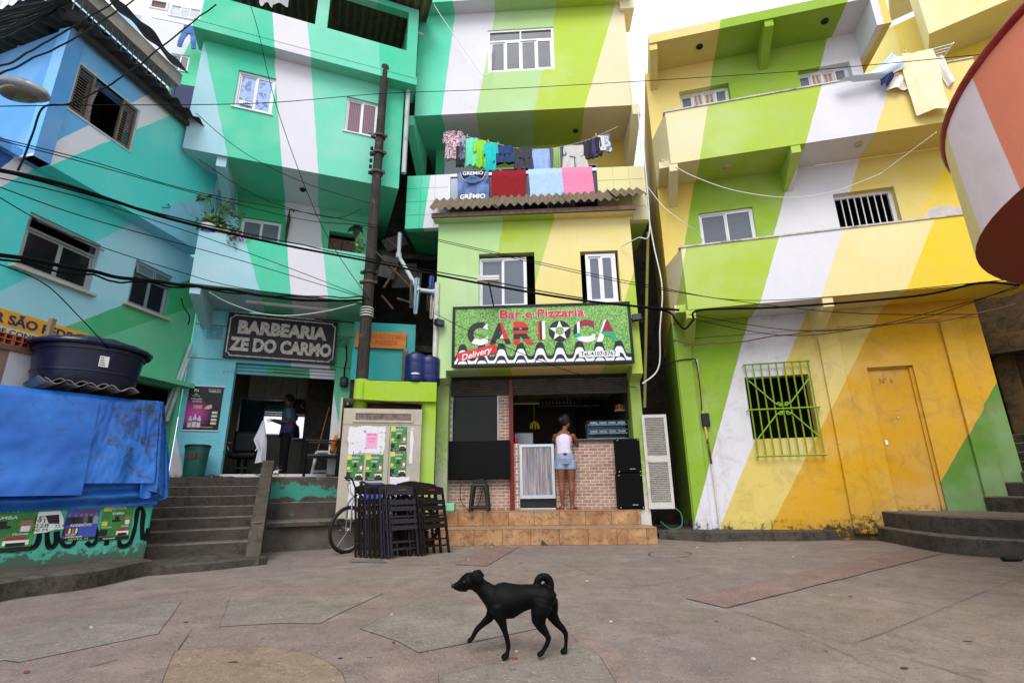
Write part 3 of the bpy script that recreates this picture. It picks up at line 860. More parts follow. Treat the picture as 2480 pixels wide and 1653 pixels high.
# cornice
DC = 1.57
mpar = stripes('barber_parapet', FB, DC, [EMER, WHT, MINT, EMER], [(('A2', 893, 90), ('A2', 915, 400)), (('A2', 1210, 185), ('A2', 1240, 490)), (('A2', 1862, 380), ('A2', 1872, 660))])
mb = MB(); mb.box(-2.30, 1.88, -DC, -DB + .3, zu1, zu1 + .16)
part(barber, 'cornice', mb, mpar)
# broken mortar lip along the cornice
mb = MB()
P = []
for i in range(60):
    u = -2.3 + 4.18 * i / 59; P.append((u, .02 * abs(mnoise.noise(Vector((u * 4, 1, 0)))) + .012))
for i in range(59):
    a, b_ = P[i], P[i + 1]
    mb.box(a[0], b_[0] - .004, -DC - .006, -DC + .2, zu1 + .162, zu1 + .162 + a[1] * 2.2)
part(barber, 'mortar_lip', mb, mpar)
# roof storey with open bays
zr = 10.12
o1 = (-2.0, -.245, zr, 11.2); o2 = (-.015, 1.64, zr, 11.2)
mb = MB(); mb.wall(-2.22, 1.86, zu1 + .16, 11.35, -DC + .05, -DC + .23, [o1, o2]); part(barber, 'roof_storey_wall', mb, mpar)
mb = MB(); mb.box(-2.22, -2.02, -DC + .23, 5, zu1 + .16, 11.35); part(barber, 'side_wall', mb, mpar)
mb = MB(); mb.box(1.66, 1.86, -DC + .23, 5, zu1 + .16, 11.35); part(barber, 'side_wall', mb, mpar)
mb = MB(); mb.box(-2.0, 1.65, 3.4, 3.5, zu1 + .16, 11.3); part(barber, 'roof_room_back', mb, M_dark)
def corr(mb, u0, u1, yf, yb, zf, zb, pitch=.177, amp=.03, th=.012, nper=10):
    n = int((u1 - u0) / pitch * nper)
    for s_ in (0, th):
        vs = []
        for i in range(n + 1):
            u = u0 + (u1 - u0) * i / n; dz = amp * math.cos(2 * math.pi * (u - u0) / pitch)
            vs += [(u, yf, zf + dz + s_), (u, yb, zb + dz + s_)]
        b_ = len(mb.v); fs = []
        for i in range(n):
            f = (2 * i, 2 * i + 2, 2 * i + 3, 2 * i + 1)
            fs.append(f if s_ else f[::-1])
        mb.add(vs, fs)
    n1 = n + 1; b1 = len(mb.v) - 2 * n1; b0 = b1 - 2 * n1
    for i in range(n):
        for o_ in (0, 1):
            mb.f.append((b0 + 2 * i + o_, b0 + 2 * i + 2 + o_, b1 + 2 * i + 2 + o_, b1 + 2 * i + o_)[::1 if o_ == 0 else -1]); mb.m.append(mb.mi)
M_fibro = mat('fibre_cement', S(112, 98, 78), .9, 0, .35, 3, .3, 60, dirt=S(50, 44, 36), damt=.7)
M_fibro_dk = mat('fibre_cement_dark', S(64, 62, 60), .9, 0, .35, 3, .3, 60, dirt=S(30, 28, 26), damt=.7)
mb = MB(); corr(mb, -2.4, 2.1, -DC - .35, 3.5, 11.4, 12.3); part(barber, 'roof_sheet', mb, M_fibro)
# ceiling lamp and fluorescent housing under the balcony
mb = MB(); mb.bbox(-.9, .62, -.75, -.66, zb0 - .05, zb0, .01); part(barber, 'strip_light', mb, M_white_al)

# ------------------------------------------------------------------ bar building
bar = thing('bar_building', 'narrow lime, yellow and mint striped house with a bar on its ground floor', 'building', FR)
DF = .6
mfac = stripes('bar_facade', FR, DF, [LGRN, LIME, (243, 224, 140), LIME], [(('A8', 950, 505), ('A8', 905, 770)), (('A8', 1405, 480), ('A8', 1245, 1030)), (('A8', 2095, 1000), ('A8', 2030, 1215))])
wl = (-1.20, -.11, 4.22, 5.315); wr = (.78, 1.51, 4.22, 5.29)
ZS = 2.98
mb = MB(); mb.wall(-2.02, 1.79, ZS, 6.01, -DF, -DF + .18, [wl, wr]); part(bar, 'front_wall', mb, mfac)
mb = MB(); mb.box(-2.02, 1.79, -DF + .18, 4.5, ZS + .001, ZS + .15); part(bar, 'floor_slab', mb, mfac)
for a, c in ((-2.02, -1.84), (1.61, 1.79)):
    mb = MB(); mb.box(a, c, -DF + .18, 4.5, ZS + .15, 6.3); part(bar, 'side_wall', mb, mfac)
mb = MB(); mb.box(-1.84, 1.61, 4.3, 4.5, ZS, 6.3); part(bar, 'back_wall', mb, M_dark)
window(bar, wl[0], wl[0] + .93, wl[2], wl[3] - .06, -DF + .09, 2, gl=M_reed, fw=.035)
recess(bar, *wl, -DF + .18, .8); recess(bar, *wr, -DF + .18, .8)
wn = window(bar, wr[0] + .1, wr[1] - .05, wr[2] + .01, wr[3] - .04, -DF + .05, 2, gl=M_reed, fw=.05)
for wq in (wl, wr):       # raised plaster surround
    mb = MB(); mb.box(wq[0] - .2, wq[0] - .19, -DF - .006, -DF, wq[2] - .1, wq[3] + .15); part(bar, 'plaster_joint', mb, mfac)
# pillars
mpil = stripes('bar_pillars', FR, .3, [(170, 200, 110), (150, 180, 60)], [((0, 0), (0, 3))], foot=(.5, 2.9, S(196, 190, 182), .9), streak=.35)
for a, c in ((-2.02, -1.80), (1.60, 1.79)):
    mb = MB(); mb.box(a, c, -.24, .1, 0, 2.82); part(bar, 'pillar', mb, mpil)
    bracket(bar, a, c, -DF, .1, ZS + .0, .3, mfac, tip=.14)
# eave: fascia, soffit, fibre cement roof
DE = .84
mb = MB(); mb.box(-2.1, 1.86, -DE + .05, -DF, 6.01, 6.05); part(bar, 'eave_soffit', mb, mfac)
mb = MB(); mb.box(-2.12, 1.88, -DE, -DE + .06, 6.03, 6.12); part(bar, 'fascia', mb, mat('fascia_wood', S(118, 94, 82), .9, 0, .3, 5, .3, stretch=(1, 6, 6), dirt=S(66, 58, 54), damt=.6))
for i, (a, c, dz) in enumerate(((-2.14, -.72, 0), (-.86, .62, .018), (.5, 1.55, .036), (1.42, 2.12, .11))):
    mb = MB(); corr(mb, a, c, -DE - .1 - i * .012, -.36, 6.15 + dz, 6.72 + dz * .5, .155, .032); part(bar, 'roof_sheet', mb, M_fibro, )
# balcony storey
DBAL = .33
mtile = stripes('bar_balcony_tiles', FR, DBAL, [EMER, WHT, (236, 228, 168)], [(('A8', 305, 95), ('A8', 235, 560)), ((-.5, 6), (-.5, 7))], crack=False, bump=.05)
mtile2 = mtile
bz0, bz1 = 6.08, 7.35
b0, b1 = -2.79, 2.24
gl0, gl1 = -1.88, 1.25
mb = MB(); mb.box(b0, gl0, -DBAL + .012, -DBAL + .14, bz0, bz1); part(bar, 'balcony_panel', mb, mtile)
mb = MB(); mb.box(gl1, b1, -DBAL + .012, -DBAL + .14, bz0, bz1); part(bar, 'balcony_panel', mb, mtile)
def tiles(a, c, z0, z1, nx, nz, y, par, m, g=.004):
    for i in range(nx):
        for j in range(nz):
            mb = MB(); mb.bbox(a + (c - a) * i / nx + g, a + (c - a) * (i + 1) / nx - g, y, y + .012, z0 + (z1 - z0) * j / nz + g, z0 + (z1 - z0) * (j + 1) / nz - g, .003)
            part(par, 'tile', mb, m)
tiles(b0, gl0, bz0, bz1, 3, 4, -DBAL, bar, mtile); tiles(gl1, b1, bz0, bz1, 3, 4, -DBAL, bar, mtile)
mb = MB(); mb.box(b0, b1, -DBAL + .14, 1.1, bz0 + .0, bz0 + .12); part(bar, 'balcony_floor', mb, stripes('bar_underside', FR, 0, [(40, 150, 105), LIME2], [((-1.7, 6), (-1.6, 7))]))
mb = MB(); mb.box(gl0, gl1, -DBAL, -DBAL + .06, bz1 - .07, bz1); part(bar, 'balcony_rail', mb, M_white_al)
npan = 6
for i in range(npan):
    a = gl0 + (gl1 - gl0) * i / npan; c = gl0 + (gl1 - gl0) * (i + 1) / npan
    mb = MB(); mb.box(a + .02, c - .02, -DBAL + .03, -DBAL + .04, bz0 + .12, bz1 - .07); part(bar, 'glass_panel', mb, M_glass if i % 2 else mat('pale_glass', S(120, 140, 158), .15, 0, .1, 2, spec=.6))
    mb = MB(); mb.box(a - .02, a + .02, -DBAL + .005, -DBAL + .055, bz0 + .12, bz1 - .07); part(bar, 'baluster', mb, M_white_al)
mb = MB(); mb.box(b0, b0 + .1, -DBAL + .14, 1.1, bz0 + .12, bz1); part(bar, 'balcony_panel', mb, mtile)
mb = MB(); mb.box(b1 - .1, b1, -DBAL + .14, 1.1, bz0 + .12, bz1); part(bar, 'balcony_panel', mb, mtile)
# wall behind the balcony
mbk = stripes('bar_balcony_wall', FR, -.85, [(66, 205, 150), WHT, LIME2, LIME, (240, 208, 96)], [(('A3', 445, 1310), ('A3', 435, 1560)), (('A3', 700, 1310), ('A3', 690, 1560)), (('A3', 1240, 1310), ('A3', 1230, 1560)), (('A3', 1640, 1290), ('A3', 1600, 1560))])
dwo = (-1.65, 1.45, bz0 + .12, 8.3)
mb = MB(); mb.wall(-2.45, 2.1, bz0 + .12, 8.9, .85, 1.05, [dwo]); part(bar, 'balcony_back_wall', mb, mbk)
recess(bar, *dwo, 1.05, 1.5)
wf = MB(); wf.wall(dwo[0], dwo[1], dwo[2], dwo[3], .86, .9, [(dwo[0] + .05 + i * .775, dwo[0] + .74 + i * .775, dwo[2] + .05, dwo[3] - .05) for i in range(4)]); sd = part(bar, 'balcony_door', wf, M_white_al)
for i in range(4):
    mb = MB(); mb.box(dwo[0] + .05 + i * .775, dwo[0] + .74 + i * .775, .875, .88, dwo[2] + .05, dwo[3] - .05); part(sd, 'pane', mb, M_glass_black)
# top storey
DU = .35
mtop = stripes('bar_top_wall', FR, DU, [(92, 228, 188), WHT, LGRN, (190, 218, 66), (248, 232, 190)],
               [(('A3', 535, 105), ('A3', 410, 1020)), (('A3', 895, 110), ('A3', 725, 1000)), (('A3', 1440, 90), ('A3', 1250, 990)), (('A3', 1965, 90), ('A3', 1700, 980))])
u0, u1 = -2.695, 2.13
tz0, tz1 = 8.87, 11.72
wt = (-1.06, .47, 9.96, 11.17)
mb = MB(); mb.wall(u0, u1, tz0, tz1, -DU, -DU + .18, [wt]); part(bar, 'top_wall', mb, mtop)
mb = MB(); mb.box(u0, u1, -DU + .18, 4.3, tz0 + .001, tz0 + .15); part(bar, 'top_floor_slab', mb, mtop)
for a, c in ((u0, u0 + .18), (u1 - .18, u1)):
    mb = MB(); mb.box(a, c, -DU + .18, 4.3, tz0 + .15, tz1); part(bar, 'side_wall', mb, mtop)
for a, c in ((-2.88, -2.70), (2.10, 2.27)):
    bracket(bar, a, c, -DU - .02, .9, tz0 + .0, .9, mtop, tip=.25)
mb = MB(); mb.box(-2.88, -2.70, .75, .95, bz1, tz0); part(bar, 'column', mb, mtop)
mb = MB(); mb.box(u0 - .02, u1 + .14, -DU - .34, 4.3, tz1, tz1 + .5); part(bar, 'roof_cornice', mb, mtop)
mb = MB(); mb.box(u1 - .1, u1 + .22, -DU - .1, .2, tz1 - .24, tz1); part(bar, 'beam_end', mb, mtop)
window(bar, *wt, -DU + .02, 4, gl=M_glass, fw=.05, transom=.26, sill=False)
# ground floor: room, shutters, posts
zf = .5
M_barwall = mat('bar_room_wall', S(78, 74, 66), .7, 0, .2, 2)
mb = MB(); a, c, h, yb = -1.8, 1.6, ZS - .02, 3.4
mb.add([(a, .06, zf), (c, .06, zf), (c, .06, h), (a, .06, h), (a, yb, zf), (c, yb, zf), (c, yb, h), (a, yb, h)], [(4, 5, 6, 7), (0, 4, 7, 3), (5, 1, 2, 6), (0, 1, 5, 4)])
part(bar, 'bar_room', mb, M_barwall)
M_shut = mat('shutter_steel', S(112, 108, 102), .5, .5, .15, 8, dirt=S(60, 54, 48), damt=.5)
M_redpost = mat('red_post', S(108, 16, 18), .45, 0, .15)
def U7(x, y, d=0): return FR.at('B7', x, y, d)[0]
pc = (U7(795, 900), U7(835, 900)); pl = (U7(150, 1000), U7(178, 1000)); pr = (U7(1990, 1000), U7(2062, 1000))
for (a, c, zlo) in ((pl[1], pc[0], U7), (pc[1], pr[0], U7)):
    zb_ = FR.at('B7', 500, 985)[1]; zt_ = FR.at('B7', 500, 832)[1]
    if a > -.5: zb_ = FR.at('B7', 1400, 965)[1]; zt_ = FR.at('B7', 1400, 815)[1]
    n = 9
    for k in range(n):
        z_ = zb_ + (zt_ - zb_) * k / n
        mb = MB(); mb.prism([], 0, 0) if 0 else None
        pr_ = [(-.02, z_), (-.045, z_ + .012), (-.05, z_ + (zt_ - zb_) / n * .5), (-.04, z_ + (zt_ - zb_) / n * .85), (-.02, z_ + (zt_ - zb_) / n * .98), (0, z_ + (zt_ - zb_) / n * .98), (0, z_)]
        m_ = len(pr_); vs = [(a, y, z) for y, z in pr_] + [(c, y, z) for y, z in pr_]
        mb.add(vs, [tuple(range(m_ - 1, -1, -1)), tuple(range(m_, 2 * m_))] + [(i, (i + 1) % m_, m_ + (i + 1) % m_, m_ + i) for i in range(m_)])
        part(bar, 'shutter_slat', mb, M_shut)
    mb = MB(); mb.box(a, c, 0.0, .25, zt_ - .02, ZS - .004); part(bar, 'shutter_box', mb, M_dark)
for a, c in (pl, pc, pr):
    mb = MB(); mb.bbox(a, c, -.07, .03, zf, 2.9, .006); part(bar, 'red_post', mb, M_redpost)
# tiled step block
mstep = thing('tiled_steps', 'two wide steps faced with rust and ochre stone tiles in front of the bar', 'steps', FR, (0, -.6, 0))
t = NT('rust_stone_tile'); v = t.coord(); g_ = t.coord(None, 'Generated')
oi = t.n('ShaderNodeObjectInfo'); av = t.n('ShaderNodeVectorMath', operation='MULTIPLY_ADD'); av.inputs[1].default_value = (13, 7, 5)
t.l(oi.outputs['Random'], av.inputs[0]); t.l(v, av.inputs[2])
c = t.mix(t.rng(t.noise(av.outputs[0], 3.4, 7, .65, .8), .3, .7), S(132, 88, 54), S(186, 146, 104))
c = t.mix(t.rng(t.noise(av.outputs[0], 9, 8, .75, 1.2), .52, .62, 0, .8), c, S(84, 74, 60))
c = t.mix(t.rng(t.noise(av.outputs[0], 17, 6, .7), .60, .68, 0, .55), c, S(110, 54, 26))
t.bump(t.noise(av.outputs[0], 14, 8, .7), .4, .01)
M_rtile = t.out(c, .45, 0, .4)
M_grout = mat('grout_dark', S(92, 74, 58), .95)
d1, d2 = .945, .315
z1s, z2s = .257, .5
mb = MB(); mb.box(-1.95, 1.72, -d1 + .012, -d2, 0, z1s - .012); mb.box(-1.90, 1.60, -d2 + .012, .0, 0, z2s - .012); part(mstep, 'step_core', mb, M_grout)
def steptiles(a, c, y, z0, z1, w_, off):
    u = a - off
    while u < c - .02:
        p_, r_ = max(u, a), min(u + w_, c)
        if r_ - p_ > .03:
            mb = MB(); mb.bbox(p_ + .003, r_ - .003, y, y + .012, z0 + .003, z1 - .012, .003); part(mstep, 'riser_tile', mb, M_rtile)
        u += w_
steptiles(-1.95, 1.72, -d1, 0, z1s, .46, .18); steptiles(-1.90, 1.60, -d2, z1s, z2s, .445, .12)
M_ttile = mat('tread_tile', S(158, 128, 100), .5, 0, .25, 4, .1, dirt=S(96, 78, 62), damt=.5)
u = -1.95
while u < 1.7:
    e = min(u + .46, 1.72); mb = MB(); mb.bbox(u + .002, e - .002, -d1 - .006, -d2 - .001, z1s - .012, z1s, .003); part(mstep, 'tread_tile', mb, M_ttile); u += .46
u = -1.90
while u < 1.58:
    e = min(u + .46, 1.60); mb = MB(); mb.bbox(u + .002, e - .002, -d2 - .006, .12, z2s - .012, z2s, .003); part(mstep, 'tread_tile', mb, M_ttile); u += .46
mb = MB(); mb.prism([(-.13, .003), (-.02, .003), (-.11, .09)], -d1 - .004, -d1 + .002); part(mstep, 'broken_corner', mb, M_joint)

# ------------------------------------------------------------------ yellow, white and lime building on the right
right = thing('striped_house', 'tall lime, white and yellow striped house with two balconies and an orange ground floor', 'building', FG)
DR = .8
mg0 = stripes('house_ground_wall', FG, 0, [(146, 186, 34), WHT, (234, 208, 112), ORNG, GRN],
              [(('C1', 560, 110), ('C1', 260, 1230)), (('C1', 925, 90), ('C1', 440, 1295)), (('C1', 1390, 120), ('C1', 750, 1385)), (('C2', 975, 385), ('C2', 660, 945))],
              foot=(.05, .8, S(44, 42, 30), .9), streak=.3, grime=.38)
bwn = (-.03, 1.03, 1.665, 2.78); drn = (1.97, 2.67, .36, 2.83)
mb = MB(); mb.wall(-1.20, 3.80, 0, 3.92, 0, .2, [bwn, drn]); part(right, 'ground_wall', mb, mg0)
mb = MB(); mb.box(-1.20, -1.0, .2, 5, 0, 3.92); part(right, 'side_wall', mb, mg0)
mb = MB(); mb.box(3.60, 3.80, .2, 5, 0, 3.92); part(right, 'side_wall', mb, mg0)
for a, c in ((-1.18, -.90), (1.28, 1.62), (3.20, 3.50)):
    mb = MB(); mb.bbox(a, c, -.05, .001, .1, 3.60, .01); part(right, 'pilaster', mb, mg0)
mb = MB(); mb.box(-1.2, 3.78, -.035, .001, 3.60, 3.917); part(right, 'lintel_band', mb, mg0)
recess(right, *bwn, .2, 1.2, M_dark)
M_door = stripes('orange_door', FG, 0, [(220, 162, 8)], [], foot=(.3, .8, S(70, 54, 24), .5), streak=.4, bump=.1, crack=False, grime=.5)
mb = MB(); mb.bbox(drn[0] + .02, drn[1] - .05, .07, .11, drn[2], drn[3] - .03, .004); dp = part(right, 'door', mb, M_door)
mb = MB(); mb.box(drn[1] - .05, drn[1], .04, .12, drn[2], drn[3]); part(dp, 'door_frame', mb, M_door)
mb = MB(); mb.box(drn[0], drn[1], .04, .12, drn[3] - .03, drn[3]); part(dp, 'door_frame', mb, M_door)
mb = MB(); mb.bbox(drn[0] + .06, drn[0] + .1, .055, .07, 1.5, 1.58, .004); part(dp, 'lock_plate', mb, M_chrome)
mb = MB(); mb.lathe([(.012, 0), (.012, .02), (0, .02)], n=10); mb.xf(Matrix.Translation((2.3, .07, 1.95)) @ Matrix.Rotation(R_(90), 4, 'X')); part(dp, 'peephole', mb, M_chrome)
mb = MB(); text(mb, 'Nº 6', 2.25, 2.55, .0695, .09, .2, -.01, ext=.002); part(dp, 'house_number', mb, mat('number_brown', S(120, 84, 30), .8))
mb = MB(); mb.bbox(drn[0] - .15, drn[1] + .2, -.24, .14, .1, .355, .02); part(right, 'door_step', mb, M_kerb)
# first balcony
mg1 = stripes('house_lower_balcony', FG, DR, [CREAM, LIME, WHT, (246, 228, 160), SYEL], [(('B1', 395, 790), ('B1', 350, 1075)), (('B1', 1280, 685), ('B1', 1095, 1330)), (('B1', 1885, 620), ('B1', 1680, 1260)), (('B2', 1025, 530), ('B2', 765, 1185))])
z10, z11 = 3.92, 5.14
HR = 4.35
mb = MB(); mb.box(-.96, HR, -DR, -DR + .1, z10, z11); part(right, 'balcony_parapet', mb, mg1)
mb = MB(); mb.box(-1.18, HR, -DR + .1, .0, z10 + .001, z10 + .14); part(right, 'balcony_slab', mb, mg1)
def sidewing(z0, z1):
    mb = MB(); mb.add([(-.96, -DR, z0), (-.96, -DR, z1), (-1.2, 0, z1), (-1.2, 0, z0), (-.86, -DR + .1, z0), (-.86, -DR + .1, z1), (-1.1, 0, z1), (-1.1, 0, z0)],
                      [(0, 1, 2, 3), (7, 6, 5, 4), (1, 5, 6, 2), (0, 3, 7, 4)])
    return part(right, 'balcony_side', mb, mg1)
sidewing(z10, z11)
M_coping = mat('worn_coping', S(190, 186, 178), .8, 0, .2, 8, dirt=S(60, 58, 52), damt=.7)
mb = MB(); mb.bbox(-1.0, HR, -DR - .02, -DR + .12, z11, z11 + .035, .006); part(right, 'coping', mb, M_coping)
mg2 = stripes('house_middle_wall', FG, 0, [(246, 218, 110), LIME2, WHT, (236, 212, 104), SYEL], [(('B1', 470, 190), ('B1', 380, 770)), (('B1', 1400, 40), ('B1', 1225, 680)), (('B2', 275, 100), ('B2', 130, 600)), (('B2', 1090, 80), ('B2', 865, 515))])
sw = FG.at('B1', 515, 480); sw2 = FG.at('B1', 1085, 690); bz = FG.at('B2', 65, 275); bz2 = FG.at('B2', 730, 530)
g1 = (sw[0], sw2[0] - .02, z11 - .3, sw[1] + .05); g2 = (bz[0], bz2[0], z11 - .3, bz[1])
mb = MB(); mb.wall(-1.20, HR, 4.06, 6.965, 0.004, .2, [g1, g2]); part(right, 'middle_wall', mb, mg2)
mb = MB(); mb.box(-1.20, -1.0, .2, 5, 4.06, 6.965); part(right, 'side_wall', mb, mg2)
window(right, *g1, .05, 2, gl=M_reed, fw=.038, sill=False)
recess(right, *g2, .2, 1.0)
mb = MB(); mb.wall(g2[0], g2[1], g2[2], g2[3], .13, .18, [(g2[0] + .06, g2[1] - .06, g2[2] + .05, g2[3] - .06)]); gw = part(right, 'barred_window', mb, M_white_al)
for k in range(7):
    u_ = g2[0] + .06 + (g2[1] - g2[0] - .12) * (k + 1) / 8
    mb = MB(); mb.tube([(u_, .14, g2[2] + .05), (u_, .14, g2[3] - .06)], .011, 6); part(gw, 'bar', mb, M_white_al)
# second balcony
mg3 = stripes('house_upper_balcony', FG, DR, [CREAM, (180, 208, 72), WHT, (244, 222, 130)], [(('A4', 795, 970), ('A4', 725, 1445)), (('A4', 1830, 780), ('A4', 1685, 1300)), (('A5', 715, 815), ('A5', 600, 1195))])
z20, z21 = 6.965, 8.17
mb = MB(); mb.box(-.96, HR, -DR, -DR + .1, z20, z21); part(right, 'balcony_parapet', mb, mg3)
mb = MB(); mb.box(-1.18, HR, -DR + .1, 0, z20 + .001, z20 + .14); part(right, 'balcony_slab', mb, mg3)
sidewing(z20, z21)
mb = MB(); mb.bbox(-1.0, HR, -DR - .02, -DR + .12, z21, z21 + .035, .006); part(right, 'coping', mb, M_coping)
mg4 = stripes('house_top_wall', FG, 0, [(246, 220, 128), LIME2, WHT, (240, 214, 110)], [(('A4', 850, 550), ('A4', 800, 970)), (('A4', 1867, 400), ('A4', 1810, 640)), (('A5', 740, 350), ('A5', 690, 480))])
ta = FG.at('A4', 540, 830); tb = FG.at('A4', 1012, 900); tc = FG.at('A4', 1612, 640); td = FG.at('A5', 400, 700)
g3 = (ta[0], tb[0], z21 - .2, ta[1]); g4 = (tc[0], td[0], z21 - .2, tc[1])
RT = 3.05
mb = MB(); mb.wall(-1.20, RT, 7.105, 9.97, .004, .2, [g3, g4]); part(right, 'top_wall', mb, mg4)
mb = MB(); mb.box(-1.20, -1.0, .2, 5, 7.105, 9.97); part(right, 'side_wall', mb, mg4)
M_curt = None
t = NT('beige_curtain'); v = t.coord(); wv = t.n('ShaderNodeTexWave', wave_type='BANDS', bands_direction='X'); wv.inputs['Scale'].default_value = 4; wv.inputs['Distortion'].default_value = 3; t.l(v, wv.inputs['Vector'])
M_curt = t.out(t.mix(wv.outputs['Fac'], S(150, 126, 112), S(214, 190, 172)), .8)
for gq in (g3, g4):
    recess(right, *gq, .2, .6)
    window(right, *gq, .14, 4, gl=[M_reed, M_curt, M_curt, M_reed], fw=.04, sill=False)
# roof slab with beams
mg5 = stripes('house_roof_slab', FG, DR, [(236, 216, 130), LIME2, WHT], [(('A4', 915, 185), ('A4', 905, 270)), (('A5', 335, 35), ('A5', 165, 360))], streak=.35)
mb = MB(); mb.box(-1.12, RT + .25, -DR - .02, 5, 9.97, 10.2); part(right, 'roof_slab', mb, mg5)
def beams(z, us, m, w_=.16, tip=.16, drop=.5):
    for u in us: bracket(right, u, u + w_, -DR + .01, 0.0, z, drop, m, tip=tip, name='beam')
beams(9.97, (-1.12, FG.at('A4', 1310, 185, DR)[0]), mg5); beams(z20, (-1.0, FG.at('A4', 1550, 1320, DR)[0]), mg3); beams(z10, (-1.0, FG.at('B1', 1690, 1260, DR)[0]), mg1)
mb = MB(); mb.box(RT - .0, RT + .25, -DR, 4.5, 9.3, 9.969); part(right, 'roof_beam', mb, stripes('house_roof_beam', FG, 0, [WHT, (240, 214, 110)], [((RT + .12, 9), (RT + .12, 10))]))
# ceiling lamps on the soffits
def dome(b, u, y, z, r=.07, m=None, name='ceiling_lamp'):
    mb = MB(); mb.lathe([(r, 0), (r * .95, -.03), (r * .6, -.05), (r * .55, -.035), (r * .3, -.035), (r * .28, -.06), (0, -.065)], (u, y, z), 16)
    part(b, name, mb, m or M_black, True)
def at_soffit(F, k, x, y, z):
    X = F.loc(gz(q(k, x, y), z)); return X.x, X.y
for k, x, y, z in (('A4', 725, 420, 9.97), ('A5', 140, 190, 9.97), ('A4', 962, 1500, z20), ('A5', 445, 1300, z20)):
    u_, y_ = at_soffit(FG, k, x, y, z); dome(right, u_, y_, z, m=M_black if z > 9 else mat('lamp_base', S(190, 170, 130), .7))
u_, y_ = at_soffit(FR, 'A3', 1620, 1180, tz0); dome(bar, u_, y_, tz0, .06)
u_, y_ = at_soffit(FB, 'A7', 1190, 220, zu0); dome(barber, u_, y_, zu0, .06)
# ------------------------------------------------------------------ blue building on the left
blue = thing('blue_building', 'blue, teal and green striped house with a jutting upper storey', 'building', FL)
DL = .3
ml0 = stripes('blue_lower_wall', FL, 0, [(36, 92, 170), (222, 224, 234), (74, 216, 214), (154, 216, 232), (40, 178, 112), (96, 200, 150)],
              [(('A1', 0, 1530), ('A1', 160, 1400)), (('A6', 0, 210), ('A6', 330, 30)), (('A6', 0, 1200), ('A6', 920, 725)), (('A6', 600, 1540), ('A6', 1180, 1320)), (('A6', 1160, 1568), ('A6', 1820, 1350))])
l1 = (-3.02, -2.017, 3.78, 4.58); l2 = (-1.41, -.66, 3.84, 4.625); lo = (-1.15, -.12, 0, 2.66)
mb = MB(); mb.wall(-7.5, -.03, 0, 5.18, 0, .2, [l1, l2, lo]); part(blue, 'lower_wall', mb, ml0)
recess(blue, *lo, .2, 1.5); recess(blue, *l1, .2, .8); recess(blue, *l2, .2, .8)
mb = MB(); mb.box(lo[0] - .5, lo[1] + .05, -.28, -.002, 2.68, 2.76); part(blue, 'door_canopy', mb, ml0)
# window with tilted top lights
def tilt_window(b, r, y, light=True):
    u0, u1, z0, z1 = r; fw = .045; zt = z1 - (z1 - z0) * .27
    mb = MB(); mb.wall(u0, u1, z0, z1, y, y + .06, [(u0 + fw, u1 - fw, z0 + fw, z1 - fw)])
    wnd = part(b, 'window', mb, M_grey_al)
    mb = MB(); mb.box(u0 + fw, u1 - fw, y + .004, y + .055, zt - .018, zt + .018); part(wnd, 'transom', mb, M_grey_al)
    mid = (u0 + u1) / 2
    for a, c in ((u0 + fw, mid - .006), (mid + .006, u1 - fw)):
        mb = MB(); mb.wall(a, c, zt - z1 + .03, 0, -.012, .012, [(a + .025, c - .025, zt - z1 + .055, -.025)])
        mb.xf(Matrix.Translation((0, y - .005, z1 - fw)) @ Matrix.Rotation(R_(-58 if light else -12), 4, 'X')); sh = part(wnd, 'top_light', mb, M_grey_al)
        mb = MB(); mb.box(a + .025, c - .025, -.003, .003, zt - z1 + .055, -.025)
        mb.xf(Matrix.Translation((0, y - .005, z1 - fw)) @ Matrix.Rotation(R_(-58 if light else -12), 4, 'X')); part(wnd, 'pane', mb, glassmat('green_reed', S(90, 130, 124), 20) if 'gr' not in MC else MC['gr'])
    n = 2
    wd = (u1 - u0 - 2 * fw) / n
    for i in range(n):
        a, c = u0 + fw + i * wd, u0 + fw + (i + 1) * wd
        s = .028; yo = y + .028
        mb = MB(); mb.wall(a, c, z0 + fw, zt - .02, yo, yo + .02, [(a + s, c - s, z0 + fw + s, zt - .02 - s)]); part(wnd, 'sash', mb, M_grey_al)
        mb = MB(); mb.box(a + s, c - s, yo + .008, yo + .012, z0 + fw + s, zt - .02 - s); part(wnd, 'pane', mb, M_glass_black)
    mb = MB(); mb.bbox(u0 - .08, u1 + .06, y - .1, y + .01, z0 - .045, z0 - .002, .006); part(wnd, 'sill', mb, mat('stone_sill', S(186, 176, 168), .7))
tilt_window(blue, l1, .02); tilt_window(blue, l2, .03, False)
# jutting upper storey
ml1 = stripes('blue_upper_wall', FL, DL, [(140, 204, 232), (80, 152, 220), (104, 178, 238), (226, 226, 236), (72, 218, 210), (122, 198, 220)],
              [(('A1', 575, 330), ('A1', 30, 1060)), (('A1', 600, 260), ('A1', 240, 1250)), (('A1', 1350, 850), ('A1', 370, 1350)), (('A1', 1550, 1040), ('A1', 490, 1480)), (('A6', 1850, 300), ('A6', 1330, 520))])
c3 = FL.at('A1', 725, 570, DL); c4 = FL.at('A1', 1160, 1375, DL)
l3 = (c3[0], c4[0], c4[1] + .03, c3[1] - .02)
zl0, zl1 = 5.18, 7.34
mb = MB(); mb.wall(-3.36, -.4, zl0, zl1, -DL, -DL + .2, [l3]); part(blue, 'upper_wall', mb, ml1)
mb = MB(); mb.box(-7.2, -.4, -DL + .2, .6, zl0 + .001, zl0 + .12); part(blue, 'floor_slab', mb, ml1)
recess(blue, l3[0] + .1, l3[1], l3[2], l3[3], -DL + .2, .6)
